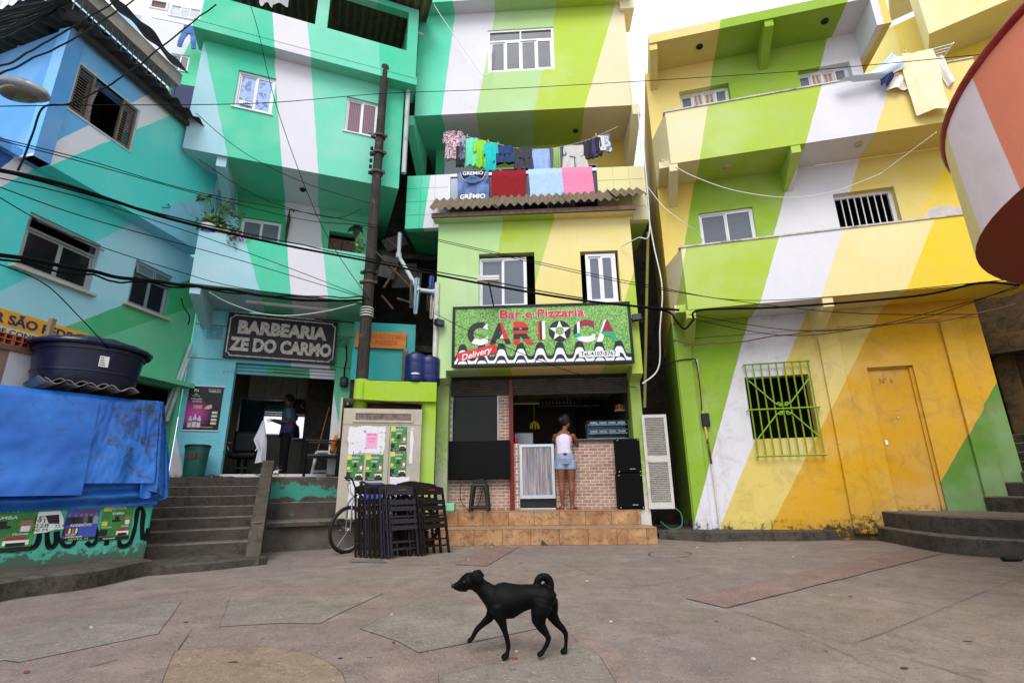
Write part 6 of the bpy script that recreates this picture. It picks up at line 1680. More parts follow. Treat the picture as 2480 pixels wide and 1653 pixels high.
# drain pipes
dr = thing('drain_pipe', 'grey plastic drain pipe bending down beside the green balcony', 'pipe', W0, (-2.2, 9.2, 3.5))
P = [aty(q('D6', 472, 540), 9.45), aty(q('D6', 460, 785), 9.4), aty(q('D6', 665, 1140), 9.1), aty(q('D6', 860, 1165), 9.05)]
for i in range(3):
    mb = MB(); mb.tube([P[i], P[i + 1]], .042, 12); part(dr, 'pipe_length', mb, M_pvc, True)
    mb = MB(); d_ = (P[i + 1] - P[i]).normalized(); mb.tube([P[i + 1] - d_ * .06, P[i + 1] + d_ * .05], .062, 12); part(dr, 'elbow', mb, M_pvc, True)
u_ = FR.at('B6', 975, 900, .62)[0]
dp2 = thing('down_pipe', 'white vertical down pipe on the left pillar of the bar', 'pipe', FR, (u_ - .03, -.62, .3))
mb = MB(); mb.tube([(u_ - .03, -.62, .25), (u_ - .03, -.62, 4.72)], .05, 12); part(dp2, 'pipe_length', mb, mat('white_pvc_old', S(196, 194, 188), .6, 0, .15, 5, dirt=S(110, 90, 70), damt=.5), True)
for z_ in (1.6, 2.9, 4.1):
    mb = MB(); mb.tube([(u_ - .03, -.62, z_), (u_ - .03, -.62, z_ + .06)], .057, 12); part(dp2, 'pipe_socket', mb, M_pvc, True)
dp3 = thing('rain_pipe', 'pale grey rain pipe running down between the barber building and the bar', 'pipe', FB, (1.95, -1.3, 6))
a = FB.at('A2', 2150, 290, 1.35); b_ = FB.at('A2', 2115, 985, 1.35)
mb = MB(); mb.tube([(a[0] + .25, -1.35, a[1]), (a[0], -1.35, a[1]), (b_[0], -1.35, b_[1] - 1.6)], .05, 10); part(dp3, 'pipe_length', mb, M_pvc, True)
# narrow dark alley on the other side of the bar
al = thing('alley_house', 'shaded grey house closing the alley right of the bar', 'building', W0, (2.9, 12.6, 0))
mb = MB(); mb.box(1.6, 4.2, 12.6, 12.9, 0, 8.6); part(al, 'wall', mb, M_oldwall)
mb = MB(); mb.box(2.2, 3.2, 12.0, 12.6, 3.0, 3.15); part(al, 'ledge', mb, M_oldwall)
ld2 = thing('louvre_door', 'old white louvred door leaning beside the loudspeakers', 'door', FR, (2.05, -.25, .25))
u0, z0 = FR.at('B8', 2075, 940, .3); u1, z1 = FR.at('B8', 2270, 10, .3)
u0 = FR.at('B8', 2050, 600, .3)[0]; u1 = FR.at('B8', 2300, 600, .3)[0]
M_oldwhite = mat('old_white_paint', S(196, 192, 184), .7, 0, .12, 6, dirt=S(90, 82, 70), damt=.5)
zm = FR.at('B8', 2100, 470, .3)[1]
mb = MB(); mb.wall(u0, u1, z0, z1, -.3, -.26, [(u0 + .05, u1 - .05, z0 + .1, zm - .02), (u0 + .05, u1 - .05, zm + .09, z1 - .06)]); part(ld2, 'stile_frame', mb, M_oldwhite)
for (p, r_, n_) in ((z0 + .1, zm - .02, 22), (zm + .09, z1 - .06, 22)):
    for k in range(n_):
        z_ = p + (r_ - p) * k / n_; h_ = (r_ - p) / n_
        mb = MB(); mb.add([(u0 + .05, -.295, z_), (u1 - .05, -.295, z_), (u1 - .05, -.27, z_ + h_ * 1.1), (u0 + .05, -.27, z_ + h_ * 1.1), (u0 + .05, -.288, z_ - .004), (u1 - .05, -.288, z_ - .004)], [(0, 1, 2, 3), (3, 2, 1, 0), (4, 5, 1, 0)]); part(ld2, 'slat', mb, M_oldwhite)
mb = MB(); mb.tube([(FR.loc(aty(q('A8', 2240, 600), 9.3))), (FR.loc(aty(q('B7', 2150, 1100), 9.3)))], .03, 8); solo('alley_pipe', mb, mat('pipe_olive', S(130, 126, 60), .6), 'thin olive pipe running up the alley wall right of the bar', 'pipe', FR)
# ================================================================== bar front: brickwork, counter, door, television, speakers
def brickmat():
    t = NT('face_brick'); v = t.coord(); oi = t.n('ShaderNodeObjectInfo')
    c = t.mix(oi.outputs['Random'], S(150, 112, 92), S(186, 150, 130)); c = t.mix(t.rng(t.noise(v, 30, 5), .4, .7, 0, .4), c, S(130, 92, 78))
    t.bump(t.noise(v, 60, 5), .4, .006); return t.out(c, .8)
M_fbrick = brickmat(); M_mortar = mat('mortar_pale', S(222, 216, 210), .9, 0, .1)
_bm = {}
def brick_wall(o, u0, u1, z0, z1, y, holes=(), bw_=.145, bh_=.042, g_=.016, t_=.012):
    """mortar bed with every brick a piece of its own"""
    mb = MB(); mb.wall(u0, u1, z0, z1, y + t_, y + .12, holes); bed = part(o, 'mortar_bed', mb, M_mortar)
    nrow = round((z1 - z0) / (bh_ + g_)); ph = (z1 - z0) / nrow
    for j in range(nrow):
        x = u0 - (.5 if j % 2 else 0) * (bw_ + g_)
        zc = z0 + ph * j
        while x < u1 - .01:
            a, c = max(x, u0), min(x + bw_, u1)
            x += bw_ + g_
            if c - a < .025: continue
            mz = zc + ph / 2
            spans = [(a, c)]
            for h in holes:
                if h[2] < mz < h[3]:
                    ns = []
                    for p, r in spans:
                        if r <= h[0] or p >= h[1]: ns.append((p, r)); continue
                        if p < h[0] - .03: ns.append((p, h[0]))
                        if r > h[1] + .03: ns.append((h[1], r))
                    spans = ns
            for p, r in spans:
                w_ = round(r - p, 2)
                if w_ < .02: continue
                if w_ not in _bm:
                    m = MB(); m.bbox(-w_ / 2, w_ / 2, -t_ / 2, t_ / 2, -(ph - g_) / 2, (ph - g_) / 2, .003); _bm[w_] = m.mesh('brick', M_fbrick)
                b_ = _link('brick', _bm[w_]); b_.parent = o; of = OFF[o.name]
                b_.location = ((p + r) / 2 - of[0], y + t_ / 2 + random.uniform(-.001, .001) - of[1], mz - of[2])
ct = thing('brick_counter', 'brick faced bar counter with a dark stone top', 'counter', FR, (.9, .05, .5))
cu0 = FR.at('B8', 1155, 600)[0]; cu1 = FR.at('B8', 1960, 600)[0]; cz = FR.at('B8', 1500, 275)[1]
brick_wall(ct, cu0, cu1, .5, cz, 0.0)
mb = MB(); mb.box(cu0, cu1, .12, .5, .5, cz); part(ct, 'counter_core', mb, M_dark)
mb = MB(); mb.bbox(cu0 - .02, cu1, -.05, .55, cz, cz + .04, .008); part(ct, 'counter_top', mb, mat('dark_granite', S(36, 35, 36), .2, 0, .3, 30))
bwl = thing('brick_bay', 'brick faced wall with a dark shop window behind the television', 'wall', FR, (-1.2, .05, .5))
gu0 = FR.at('B7', 222, 1200)[0]; gu1 = FR.at('B7', 690, 1200)[0]; gz1 = FR.at('B7', 450, 995)[1]; gz0 = FR.at('B7', 450, 1440)[1] - .05
brick_wall(bwl, pl[1], pc[0], .5, gz1 + .06, 0.0, [(gu0, gu1, gz0, gz1 + .07)])
mb = MB(); mb.wall(gu0, gu1, gz0, gz1 + .06, .004, .05, [(gu0 + .022, gu1 - .022, gz0 + .022, gz1 + .05)]); fw_ = part(bwl, 'window_frame', mb, M_grey_al)
mb = MB(); mb.box(gu0 + .022, gu1 - .022, .022, .028, gz0 + .022, gz1 + .05); part(fw_, 'pane', mb, mat('shop_glass', S(22, 24, 22), .1, 0, .3, 3, spec=.2))
bpi = thing('brick_jamb', 'narrow brick jamb between the red post and the half door', 'wall', FR, (pc[1] + .05, 0, .5))
bpi_top = FR.at('B8', 780, 300)[1]
brick_wall(bpi, pc[1], FR.at('B8', 805, 600)[0], .5, bpi_top, 0.0, bw_=.1)
hdr = thing('half_door', 'aluminium framed half door with streaky wood panels in the bar', 'door', FR, (.1, -.01, .5))
hu0, hu1 = FR.at('B8', 808, 600)[0], FR.at('B8', 1150, 600)[0]; hz1 = FR.at('B8', 950, 305)[1]; hz0 = FR.at('B8', 950, 838)[1]
mb = MB(); mb.wall(hu0, hu1, hz0, hz1, -.02, .03, [(hu0 + .05, hu1 - .05, hz0 + .06, hz1 - .05)]); part(hdr, 'frame', mb, mat('bright_aluminium', S(196, 204, 216), .3, .7, .05))
t = NT('streaky_wood'); v = t.coord((18, 18, .9)); c = t.mix(t.rng(t.noise(v, 1.6, 7, .7), .35, .65), S(88, 76, 72), S(176, 168, 172)); v2 = t.coord(); c = t.mix(t.rng(t.noise(v2, 2.2, 3), .45, .6, 0, .5), c, S(120, 124, 140)); M_streak = t.out(c, .4)
for k in range(4):
    a = hu0 + .05 + (hu1 - hu0 - .1) * k / 4; c_ = hu0 + .05 + (hu1 - hu0 - .1) * (k + 1) / 4
    mb = MB(); mb.bbox(a + .002, c_ - .002, -.005, .012, hz0 + .06, hz1 - .05, .003); part(hdr, 'panel', mb, M_streak)
mb = MB(); mb.box(hu0, hu1, .02, .05, .5, hz0); part(hdr, 'dark_gap', mb, M_black)
mb = MB(); mb.bbox(hu0, hu1, -.03, .02, .5, .53, .004); part(hdr, 'bottom_rail', mb, M_grey_al)
mb = MB(); mb.box(hu1, cu0 + .005, -.01, .06, .5, hz1 + .05); part(hdr, 'jamb', mb, M_black)
tv = thing('television', 'large flat black television standing against the brick wall', 'television', FR, (-1.2, -.16, .9))
ta_ = FR.at('B8', 85, 655, .15); tb_ = FR.at('B8', 710, 262, .15)
mb = MB(); mb.bbox(ta_[0], tb_[0], -.16, -.11, ta_[1], tb_[1], .008); tvb = part(tv, 'casing', mb, mat('tv_black', S(10, 10, 11), .45, 0, .05, spec=.1))
mb = MB(); mb.box(ta_[0] + .015, tb_[0] - .015, -.164, -.159, ta_[1] + .02, tb_[1] - .015); part(tvb, 'screen', mb, mat('tv_screen', S(6, 6, 7), .3, 0, .0, spec=.12))
mb = MB(); mb.bbox(-1.3, -1.1, -.2, -.02, ta_[1] - .05, ta_[1] + .0, .01); part(tv, 'stand', mb, M_black)
# black plastic stool
def stool(name, lab, F, u, y, z, h, w0, w1, m):
    o = thing(name, lab, 'stool', F, (u, y, z))
    mb = MB(); mb.bbox(u - w0, u + w0, y - w0, y + w0, z + h - .05, z + h, .015); part(o, 'seat', mb, m)
    for sx in (-1, 1):
        for sy in (-1, 1):
            mb = MB(); a = (u + sx * w0 * .9, y + sy * w0 * .9, z + h - .03); b_ = (u + sx * w1, y + sy * w1, z)
            mb.loft([(b_, .022, .022), (a, .034, .034)], (1, 0, 0), 8); part(o, 'leg', mb, m, True)
    for (ax, bx_) in (((-1, -1), (1, -1)), ((-1, 1), (1, 1)), ((-1, -1), (-1, 1)), ((1, -1), (1, 1))):
        f = .12; ww = w1 + (w0 - w1) * f / 1
        mb = MB(); mb.bar((u + ax[0] * w1 * .97, y + ax[1] * w1 * .97, z + h * .14), (u + bx_[0] * w1 * .97, y + bx_[1] * w1 * .97, z + h * .14), .03); part(o, 'rail', mb, m)
    return o
ub_ = FR.at('B8', 415, 940, .28)
stool('plastic_stool', 'black plastic stool standing in front of the television', FR, ub_[0] , -.3, .502, .46, .125, .16, mat('stool_black', S(30, 31, 34), .5, 0, .1))
rt_ = solo('set_top_box', MB().bbox(ub_[0] - .12, ub_[0] + .13, -.38, -.22, .965, 1.01, .008).bbox(ub_[0] - .06, ub_[0] + .08, -.36, -.26, 1.012, 1.04, .006), M_black, 'small black receiver box lying on the plastic stool', 'receiver', FR)
mb = MB(); mb.tube(spline([(ub_[0] - .35, -.2, .98), (ub_[0] - .36, -.2, .7), (ub_[0] - .2, -.22, .52), (ub_[0] - .05, -.12, .6), (ub_[0] + .02, -.1, .85)], 8), .006, 5); solo('power_lead', mb, M_cable, 'black lead looping below the television to the stool', 'cable', FR)
# loudspeakers
def speaker(lab, x0, x1, yt, yb2, zb):
    a = FR.at('B8', x0, yb2, .3); b_ = FR.at('B8', x1, yt, .3); h_ = b_[1] - a[1]
    u0, u1 = a[0], FR.at('B8', x1, yb2, .3)[0]
    o = thing('loudspeaker', lab, 'loudspeaker', FR, ((u0 + u1) / 2, -.15, zb), 'loudspeakers stacked by the bar')
    mb = MB(); mb.bbox(u0, u1, -.28, .0, zb, zb + h_, .015); part(o, 'cabinet', mb, mat('speaker_black', S(15, 15, 16), .8, 0, .2, spec=.1))
    mb = MB(); mb.bbox(u0 + .02, u1 - .02, -.3, -.281, zb + .03, zb + h_ - .02, .006); part(o, 'grille', mb, mat('grille_black', S(11, 11, 12), .8, 0, .3, 200, .4, 300, spec=.1))
    mb = MB(); text(mb, 'donner', u1 - .16, zb + .07, -.301, .018, .1, 0, .2, ext=.002); part(o, 'badge', mb, M_white)
    for sx in (u0 + .03, u1 - .03):
        for sz in (zb + .03, zb + h_ - .03):
            mb = MB(); mb.bbox(sx - .01, sx + .01, -.304, -.29, sz - .008, sz + .008, .003); part(o, 'screw', mb, M_grey_al)
    return zb + h_
zz = speaker('black loudspeaker standing on the tiled step', 1785, 2040, 580, 935, .502)
speaker('black loudspeaker on top of another one', 1770, 2010, 228, 575, zz + .004)
# display case with trays
dc = thing('food_display_case', 'glass food display case with steel trays on the bar counter', 'display case', FR, (1.3, .15, cz + .04))
da = FR.at('B8', 1475, 250, -.05); db = FR.at('B8', 1880, 65, -.05)
x0, x1, z0, z1 = da[0], FR.at('B8', 1880, 150, -.05)[0], cz + .041, db[1]
for a in ((x0, .06, z0), (x1, .06, z0), (x0, .42, z0), (x1, .42, z0)):
    mb = MB(); mb.bar(a, (a[0], a[1], z1), .022); part(dc, 'post', mb, M_chrome)
for z_ in (z0 + .01, (z0 + z1) / 2, z1):
    for y_ in (.06, .42):
        mb = MB(); mb.bar((x0, y_, z_), (x1, y_, z_), .02); part(dc, 'rail', mb, M_chrome)
t = NT('clear_glass'); 
t.b.inputs['Transmission Weight'].default_value = 1; t.b.inputs['Roughness'].default_value = .02; t.b.inputs['IOR'].default_value = 1.1; M_clear = t.out(S(200, 214, 216), .02, 0, .5)
mb = MB(); mb.box(x0 + .01, x1 - .01, .055, .06, z0 + .02, z1 - .01); part(dc, 'glass_front', mb, M_clear)
M_steel = mat('tray_steel', S(190, 200, 212), .25, .8, .1)
for z_ in (z0 + .1, z0 + .26):
    mb = MB(); mb.box(x0 + .02, x1 - .02, .08, .4, z_, z_ + .015); part(dc, 'tray', mb, M_steel)
    for k in range(4):
        mb = MB(); mb.bbox(x0 + .05 + k * (x1 - x0 - .08) / 4, x0 + .03 + (k + 1) * (x1 - x0 - .08) / 4, .075, .3, z_ + .016, z_ + .075, .012); part(dc, 'tray_pan', mb, M_steel)
mb = MB(); mb.box(x0 + .02, x1 - .02, .43, .44, z0, z1); part(dc, 'back_panel', mb, mat('case_blue', S(150, 176, 210), .4))
# room behind
fg = solo('refrigerator', MB().bbox(FR.at('B7', 845, 1400, -1.2)[0], FR.at('B7', 1040, 1400, -1.2)[0], 1.2, 1.75, .5, FR.at('B7', 900, 1347, -1.2)[1], .02), mat('fridge_steel', S(150, 152, 156), .3, .6, .08), 'steel fronted refrigerator inside the bar', 'refrigerator', FR)
sf = thing('bottle_shelf', 'dark shelf of bottles high on the back wall of the bar', 'shelf', FR, (.5, 2.6, 2.4))
ua_ = FR.at('B7', 1090, 1085, -2.6); ub2 = FR.at('B7', 1700, 1075, -2.6)
mb = MB(); mb.box(ua_[0], ub2[0], 2.6, 2.8, ua_[1] - .02, ua_[1]); part(sf, 'board', mb, mat('shelf_pale', S(150, 150, 146), .6))
for k in range(16):
    x_ = ua_[0] + .06 + k * (ub2[0] - ua_[0] - .1) / 16; h_ = .22 + .06 * random.random()
    o = thing('bottle', 'dark glass bottle standing on the bar back shelf', 'bottle', FR, (x_, 2.7, ua_[1]), 'bottles on the bar shelf')
    mb = MB(); mb.lathe([(0, 0), (.033, 0), (.033, h_ * .6), (.014, h_ * .75), (.012, h_)], (x_, 2.7, ua_[1]), 10); part(o, 'glass', mb, mat('bottle%d' % (k % 3), (S(40, 52, 40), S(70, 46, 30), S(90, 92, 90))[k % 3], .2), True)
mb = MB(); x_, z_ = FR.at('B7', 1050, 1290, -1.0)
for k in range(9):
    th = k / 9 * 2 * math.pi; mb.loft([((x_, 1.0, z_ + .12), .008, .008), ((x_ + .07 * math.cos(th), 1.0 + .07 * math.sin(th), z_ + .06), .018, .018), ((x_ + .1 * math.cos(th), 1.0 + .1 * math.sin(th), z_ - .05), .015, .015)], (0, 0, 1) if 0 else (math.sin(th), -math.cos(th), 0), 8)
mb.tube([(x_, 1.0, z_ + .12), (x_, 1.0, z_ + .6)], .004, 4)
solo('banana_bunch', mb, mat('banana', S(190, 168, 50), .6), 'bunch of bananas hanging inside the bar', 'bananas', FR, None, True)
mb = MB(); x_, z_ = FR.at('B8', 770, 300, .0); mb.lathe([(0, 0), (.03, .0), (.033, .01), (.033, .11), (.028, .122), (0, .122)], (x_, .05, bpi_top), 14); solo('drink_can', mb, mat('can_red', S(170, 30, 34), .3, .4), 'red drink can standing on the brick jamb', 'can', FR, None, True)
mb = MB(); x_, z_ = FR.at('B7', 1920, 1130, -.5); mb.bbox(x_ - .13, x_ + .12, .5, .62, z_ - .0, z_ + .015, .004); solo('wall_shelf', mb, M_white, 'small white wall shelf holding colourful goods in the bar', 'shelf', FR)
for k in range(4):
    mb = MB(); mb.bbox(x_ - .11 + k * .055, x_ - .065 + k * .055, .52, .6, z_ + .0155, z_ + .12 + .02 * (k % 2), .006); solo('snack_packet', mb, mat('packet%d' % k, (S(196, 60, 30), S(214, 150, 30), S(200, 90, 20), S(60, 100, 40))[k], .5), 'bright snack packet on the small white bar shelf', 'packet', FR, 'snack packets on the shelf')
mb = MB(); a = FR.at('B8', 50, 945, .25); b_ = FR.at('B8', 168, 880, .25); mb.bbox(a[0], b_[0], -.32, -.15, .502, b_[1], .02); solo('mint_box', mb, mat('mint_box', S(140, 206, 168), .6), 'mint green box on the step beside the folded chairs', 'box', FR)

# ================================================================== barber shop inside and on the terrace
def cyl(c, r, h, n=20): 
    m = MB(); m.lathe([(0, 0), (r, 0), (r, h), (0, h)], c, n); return m
# bin
lx = thing('litter_bin', 'dark green plastic litter bin marked LIXO beside the barber door', 'bin', FB, (-1.42, -.35, ZT))
a = FB.at('B5', 150, 1470, .35); b_ = FB.at('B5', 335, 1470, .35); bc = (a[0] + b_[0]) / 2; br_ = (b_[0] - a[0]) / 2
M_bin = mat('bin_green', S(30, 92, 84), .45, 0, .15, 5, dirt=S(20, 54, 50), damt=.5)
hB = FB.at('B5', 270, 1205, .35)[1] - ZT
mb = MB(); mb.lathe([(0, .0), (br_, .0), (br_ * 1.03, .02), (br_ * 1.18, hB - .05), (br_ * 1.24, hB - .05), (br_ * 1.24, hB - .02)], (bc, -.35, ZT), 28); part(lx, 'bin_body', mb, M_bin, True)
mb = MB(); mb.lathe([(br_ * 1.26, hB - .03), (br_ * 1.27, hB), (br_ * 1.1, hB + .012), (0, hB + .02)], (bc, -.35, ZT), 28); part(lx, 'lid', mb, mat('bin_lid', S(22, 34, 36), .5), True)
M_binlet = mat('bin_red', S(110, 36, 34), .7)
for i, s_ in enumerate('LIXO'):
    th = -math.pi / 2 + (i - 1.5) * .36; rr_ = br_ * 1.12
    mb = MB(); text(mb, s_, 0, 0, 0, .12, .055, .03, ext=.004); mb.xf(Matrix.Translation((bc + rr_ * math.cos(th), -.35 + rr_ * math.sin(th), ZT + hB * .56)) @ Matrix.Rotation(th + math.pi / 2, 4, 'Z')); part(lx, 'lettering', mb, M_binlet if s_ != 'X' else M_ink)
# rag
def rag(name, lab, F, u, y, z, w_, m):
    mb = MB(); mb.grid(lambda s, r: (u + w_ * (s - .5) + .02 * math.sin(r * 9), y + .12 * (r - .5) + .02 * math.sin(s * 11), z + .012 + .03 * abs(mnoise.noise(Vector((s * 5, r * 5, u)))) ), 18, 10); mb.grid(lambda s, r: (u + w_ * (.5 - s), y + .12 * (r - .5), z + .002), 2, 2)
    solo(name, mb, m, lab, 'rag', F, None, True)
t = NT('rag_black'); v = t.coord(); M_rag = t.out(t.mix(t.rng(t.noise(v, 18, 3), .56, .6), S(24, 23, 26), S(190, 186, 190)), .9)
rag('floor_rag', 'crumpled black and white rag on the barber terrace', FB, FB.at('B5', 480, 1460, .2)[0], -.2, ZT, .42, M_rag)
# waiting chair with cushion
wc = thing('waiting_chair', 'black framed armchair on the barber terrace', 'chair', FB, (.55, -.25, ZT))
c0 = FB.at('B5', 1195, 1465, .45)[0]; c1 = FB.at('B5', 1480, 1465, .45)[0]; yF, yB = -.5, -.02; zs_ = FB.at('B5', 1300, 1280, .4)[1]; za_ = FB.at('B5', 1300, 1165, .4)[1]; zt_ = FB.at('B5', 1490, 1075, .3)[1]
M_chb = mat('chair_black', S(20, 20, 22), .45, 0, .1)
for x_, y_, zt2 in ((c0, yF, za_), (c0, yB, za_), (c1, yF, zt_), (c1, yB, zt_)):
    mb = MB(); mb.bar((x_, y_, ZT + .002), (x_ + (.02 if x_ == c1 else 0), y_, zt2), .034); part(wc, 'leg', mb, M_chb)
mb = MB(); mb.bbox(c0, c1, yF, yB, zs_ - .06, zs_, .02); part(wc, 'seat', mb, M_chb)
mb = MB(); mb.bbox(c1 - .03, c1 + .05, yF, yB, zs_ + .02, zt_ + .02, .02); part(wc, 'backrest', mb, M_chb)
for y_ in (yF, yB):
    mb = MB(); mb.bbox(c0 - .03, c1, y_ - .025, y_ + .025, za_ - .015, za_ + .015, .008); part(wc, 'armrest', mb, M_chb)
mb = MB(); mb.bbox(-.03, .06, -.18, .18, -.17, .17, .045); mb.xf(Matrix.Translation((c1 - .1, (yF + yB) / 2, zs_ + .2)) @ Matrix.Rotation(R_(12), 4, 'Y')); solo('cushion', mb, mat('cushion_orange', S(206, 116, 20), .85, 0, .2, 12, .4, 16), 'orange cushion leaning on the waiting chair', 'cushion', FB, None, True)
stool('white_stool', 'white plastic stool standing behind the waiting chair', FB, (c0 + c1) / 2 + .02, .28, 1.172, .46, .13, .18, mat('stool_white', S(206, 210, 216), .5, 0, .08))
# broom
mb = MB(); a = FB.at('C7', 1345, 550, -.5); b_ = FB.at('C7', 1150, 1270, -.5); mb.tube([(a[0], .5, a[1]), (b_[0], .5, b_[1])], .012, 7); solo('broom_handle', mb, mat('broom_wood', S(150, 100, 64), .6), 'wooden broom handle leaning inside the barber door', 'broom', FB)
# cabinets, mirrors, clock
kb = thing('wall_cabinet', 'row of pale wall cabinets inside the barber shop', 'cabinet', FB, (-.2, 2.9, 2.9))
ka = FB.at('C7', 315, 400, -2.9); kc = FB.at('C7', 1150, 140, -2.9)
for k in range(4):
    a = ka[0] + (kc[0] - ka[0]) * k / 4; c_ = ka[0] + (kc[0] - ka[0]) * (k + 1) / 4
    mb = MB(); mb.bbox(a + .005, c_ - .005, 2.9, 3.28, ka[1] - .03, kc[1] + .1, .004); dk = part(kb, 'cabinet_door', mb, mat('cabinet_pale', S(190, 182, 164), .5))
    mb = MB(); mb.box(c_ - .16, c_ - .06, 2.885, 2.9, ka[1] + .02, ka[1] + .03); part(dk, 'handle', mb, M_chrome)
def mirror(lab, x0_, y0_, x1_, y1_, dep, tilt=0):
    a = FB.at('C7', x0_, y1_, -dep); b_ = FB.at('C7', x1_, y0_, -dep)
    o = thing('mirror', lab, 'mirror', FB, ((a[0] + b_[0]) / 2, dep, a[1]))
    mb = MB(); mb.wall(a[0] - .03, b_[0] + .03, a[1] - .03, b_[1] + .03, dep - .03, dep, [(a[0], b_[0], a[1], b_[1])]); part(o, 'frame', mb, M_grey_al)
    mb = MB(); mb.box(a[0], b_[0], dep - .012, dep - .005, a[1], b_[1]); mm = part(o, 'glass', mb, mat('mirror_glass', S(225, 230, 235), .03, 1., 0))
mirror('wide mirror on the back wall of the barber shop', 180, 470, 845, 880, 3.2); mirror('small framed mirror right of the barber', 875, 660, 1110, 940, 3.15)
o = thing('wall_clock', 'round dark wall clock above the small mirror in the barber shop', 'clock', FB, (.55, 3.2, 2.4)); x_, z_ = FB.at('C7', 990, 550, -3.15)
mb = MB(); mb.lathe([(.2, 0), (.2, .03), (.16, .04), (.15, .02), (0, .02)], n=28); mb.xf(Matrix.Translation((x_, 3.2, z_)) @ Matrix.Rotation(R_(90), 4, 'X')); part(o, 'case', mb, mat('clock_dark', S(50, 48, 46), .5), True)
mb = MB(); mb.bar((x_, 3.16, z_), (x_ + .02, 3.16, z_ + .1), .01); mb.bar((x_, 3.16, z_), (x_ + .07, 3.16, z_ - .03), .01); part(o, 'hands', mb, M_white)
# barber chair
bc_ = thing('barber_chair', 'black barber chair with chrome armrests and round pedestal', 'chair', FB, (-.55, 1.2, 1.172))
x_, _z = FB.at('C7', 230, 1350, -1.2); 
mb = MB(); mb.lathe([(0, 0), (.28, 0), (.27, .03), (.1, .05), (.09, .34), (0, .34)], (x_, 1.2, 1.172), 24); part(bc_, 'pedestal', mb, M_chb, True)
mb = MB(); mb.bbox(x_ - .26, x_ + .26, .95, 1.45, 1.52, 1.64, .05); part(bc_, 'seat', mb, M_chb)
mb = MB(); mb.bbox(x_ - .24, x_ + .24, 1.4, 1.5, 1.66, 2.1, .045); part(bc_, 'backrest', mb, M_chb)
for s_ in (-1, 1):
    mb = MB(); mb.tube(spline([(x_ + s_ * .28, 1.45, 1.85), (x_ + s_ * .3, 1.2, 1.83), (x_ + s_ * .29, 1.0, 1.8), (x_ + s_ * .24, .94, 1.66)], 6), .018, 8); part(bc_, 'armrest', mb, M_chrome, True)
mb = MB(); mb.bbox(x_ - .18, x_ + .18, .62, .7, 1.3, 1.33, .01); part(bc_, 'footrest', mb, M_chb)
# white cape hanging by the door
def sheet(name, lab, F, k, pts_l, pts_r, d_, m, cat='cloth', amp=.03, nw=6, grp=None, thick=.012):
    L_ = [F.at(k, x, y, d_) for x, y in pts_l]; R2 = [F.at(k, x, y, d_) for x, y in pts_r]
    def samp(P_, r):
        x = r * (len(P_) - 1); i = min(int(x), len(P_) - 2); f = x - i
        return (P_[i][0] + (P_[i + 1][0] - P_[i][0]) * f, P_[i][1] + (P_[i + 1][1] - P_[i][1]) * f)
    mb = MB()
    for s2 in (0, 1):
        def fn(s, r):
            a = samp(L_, r); b_ = samp(R2, r); ss_ = s if s2 == 0 else 1 - s
            y = -d_ + amp * (.3 + r) * math.sin(ss_ * nw + 2 * r) + amp * .5 * mnoise.noise(Vector((ss_ * 6, r * 4, d_ * 7)))
            return (a[0] + (b_[0] - a[0]) * ss_, y + s2 * thick, a[1] + (b_[1] - a[1]) * ss_)
        mb.grid(fn, 18, 16)
    return solo(name, mb, m, lab, cat, F, grp, True)
sheet('barber_cape', 'white barber cape hanging in the shop doorway', FB, 'C7', [(500, 720), (440, 850), (385, 960), (440, 1100), (400, 1260)], [(525, 725), (540, 850), (555, 980), (545, 1120), (535, 1240)], -.35, mat('cape_white', S(224, 220, 234), .85, 0, .08))

# ================================================================== people
M_skin = mat('skin_brown', S(124, 74, 50), .5, 0, .12, 8)
def limb(mb, P, R2, side=(0, 1, 0)):
    mb.loft([(p, r, r) if not isinstance(r, tuple) else (p, r[0], r[1]) for p, r in zip(P, R2)], side, 12)
def hand(mb, w_, d, n, s=1., curl=.5):
    """palm and five curled fingers: w_ wrist, d towards the fingers, n back of the hand"""
    d = Vector(d).normalized(); n = Vector(n); n = (n - d * n.dot(d)).normalized(); sd = d.cross(n); w_ = Vector(w_)
    mb.loft([(w_, .024 * s, .017 * s), (w_ + d * .04 * s, .036 * s, .015 * s), (w_ + d * .085 * s, .038 * s, .013 * s)], sd, 10)
    for i, (o_, L_) in enumerate(((-.028, .065), (-.010, .078), (.010, .074), (.028, .058))):
        b_ = w_ + d * .08 * s + sd * o_ * s; m1 = b_ + (d * math.cos(curl * .6) - n * math.sin(curl * .6)) * L_ * .55 * s; e_ = m1 + (d * math.cos(curl * 1.6) - n * math.sin(curl * 1.6)) * L_ * .5 * s
        mb.loft([(b_, .0095 * s, .0095 * s), (m1, .0085 * s, .0085 * s), (e_, .0065 * s, .0065 * s)], n, 8)
    b_ = w_ + d * .025 * s - sd * .03 * s; m1 = b_ + (d * .6 - sd * .8).normalized() * .04 * s; e_ = m1 + (d * .85 - sd * .3 - n * .3).normalized() * .032 * s
    mb.loft([(b_, .013 * s, .013 * s), (m1, .0105 * s, .0105 * s), (e_, .008 * s, .008 * s)], n, 8)
# woman at the counter, seen from behind, leaning on it; local x to the right, -y towards the square
wx, wz = FR.at('C6', 490, 1410, .10); wx = FR.at('C6', 475, 1200, .10)[0]
wy = -.16; zf_ = .503
wo = thing('person', 'woman in white tank top and denim shorts leaning on the bar counter', 'person', FR, (wx, wy, zf_))
def W(x, y, z): return Vector((wx + x, wy + y, zf_ + z))
mb = MB()
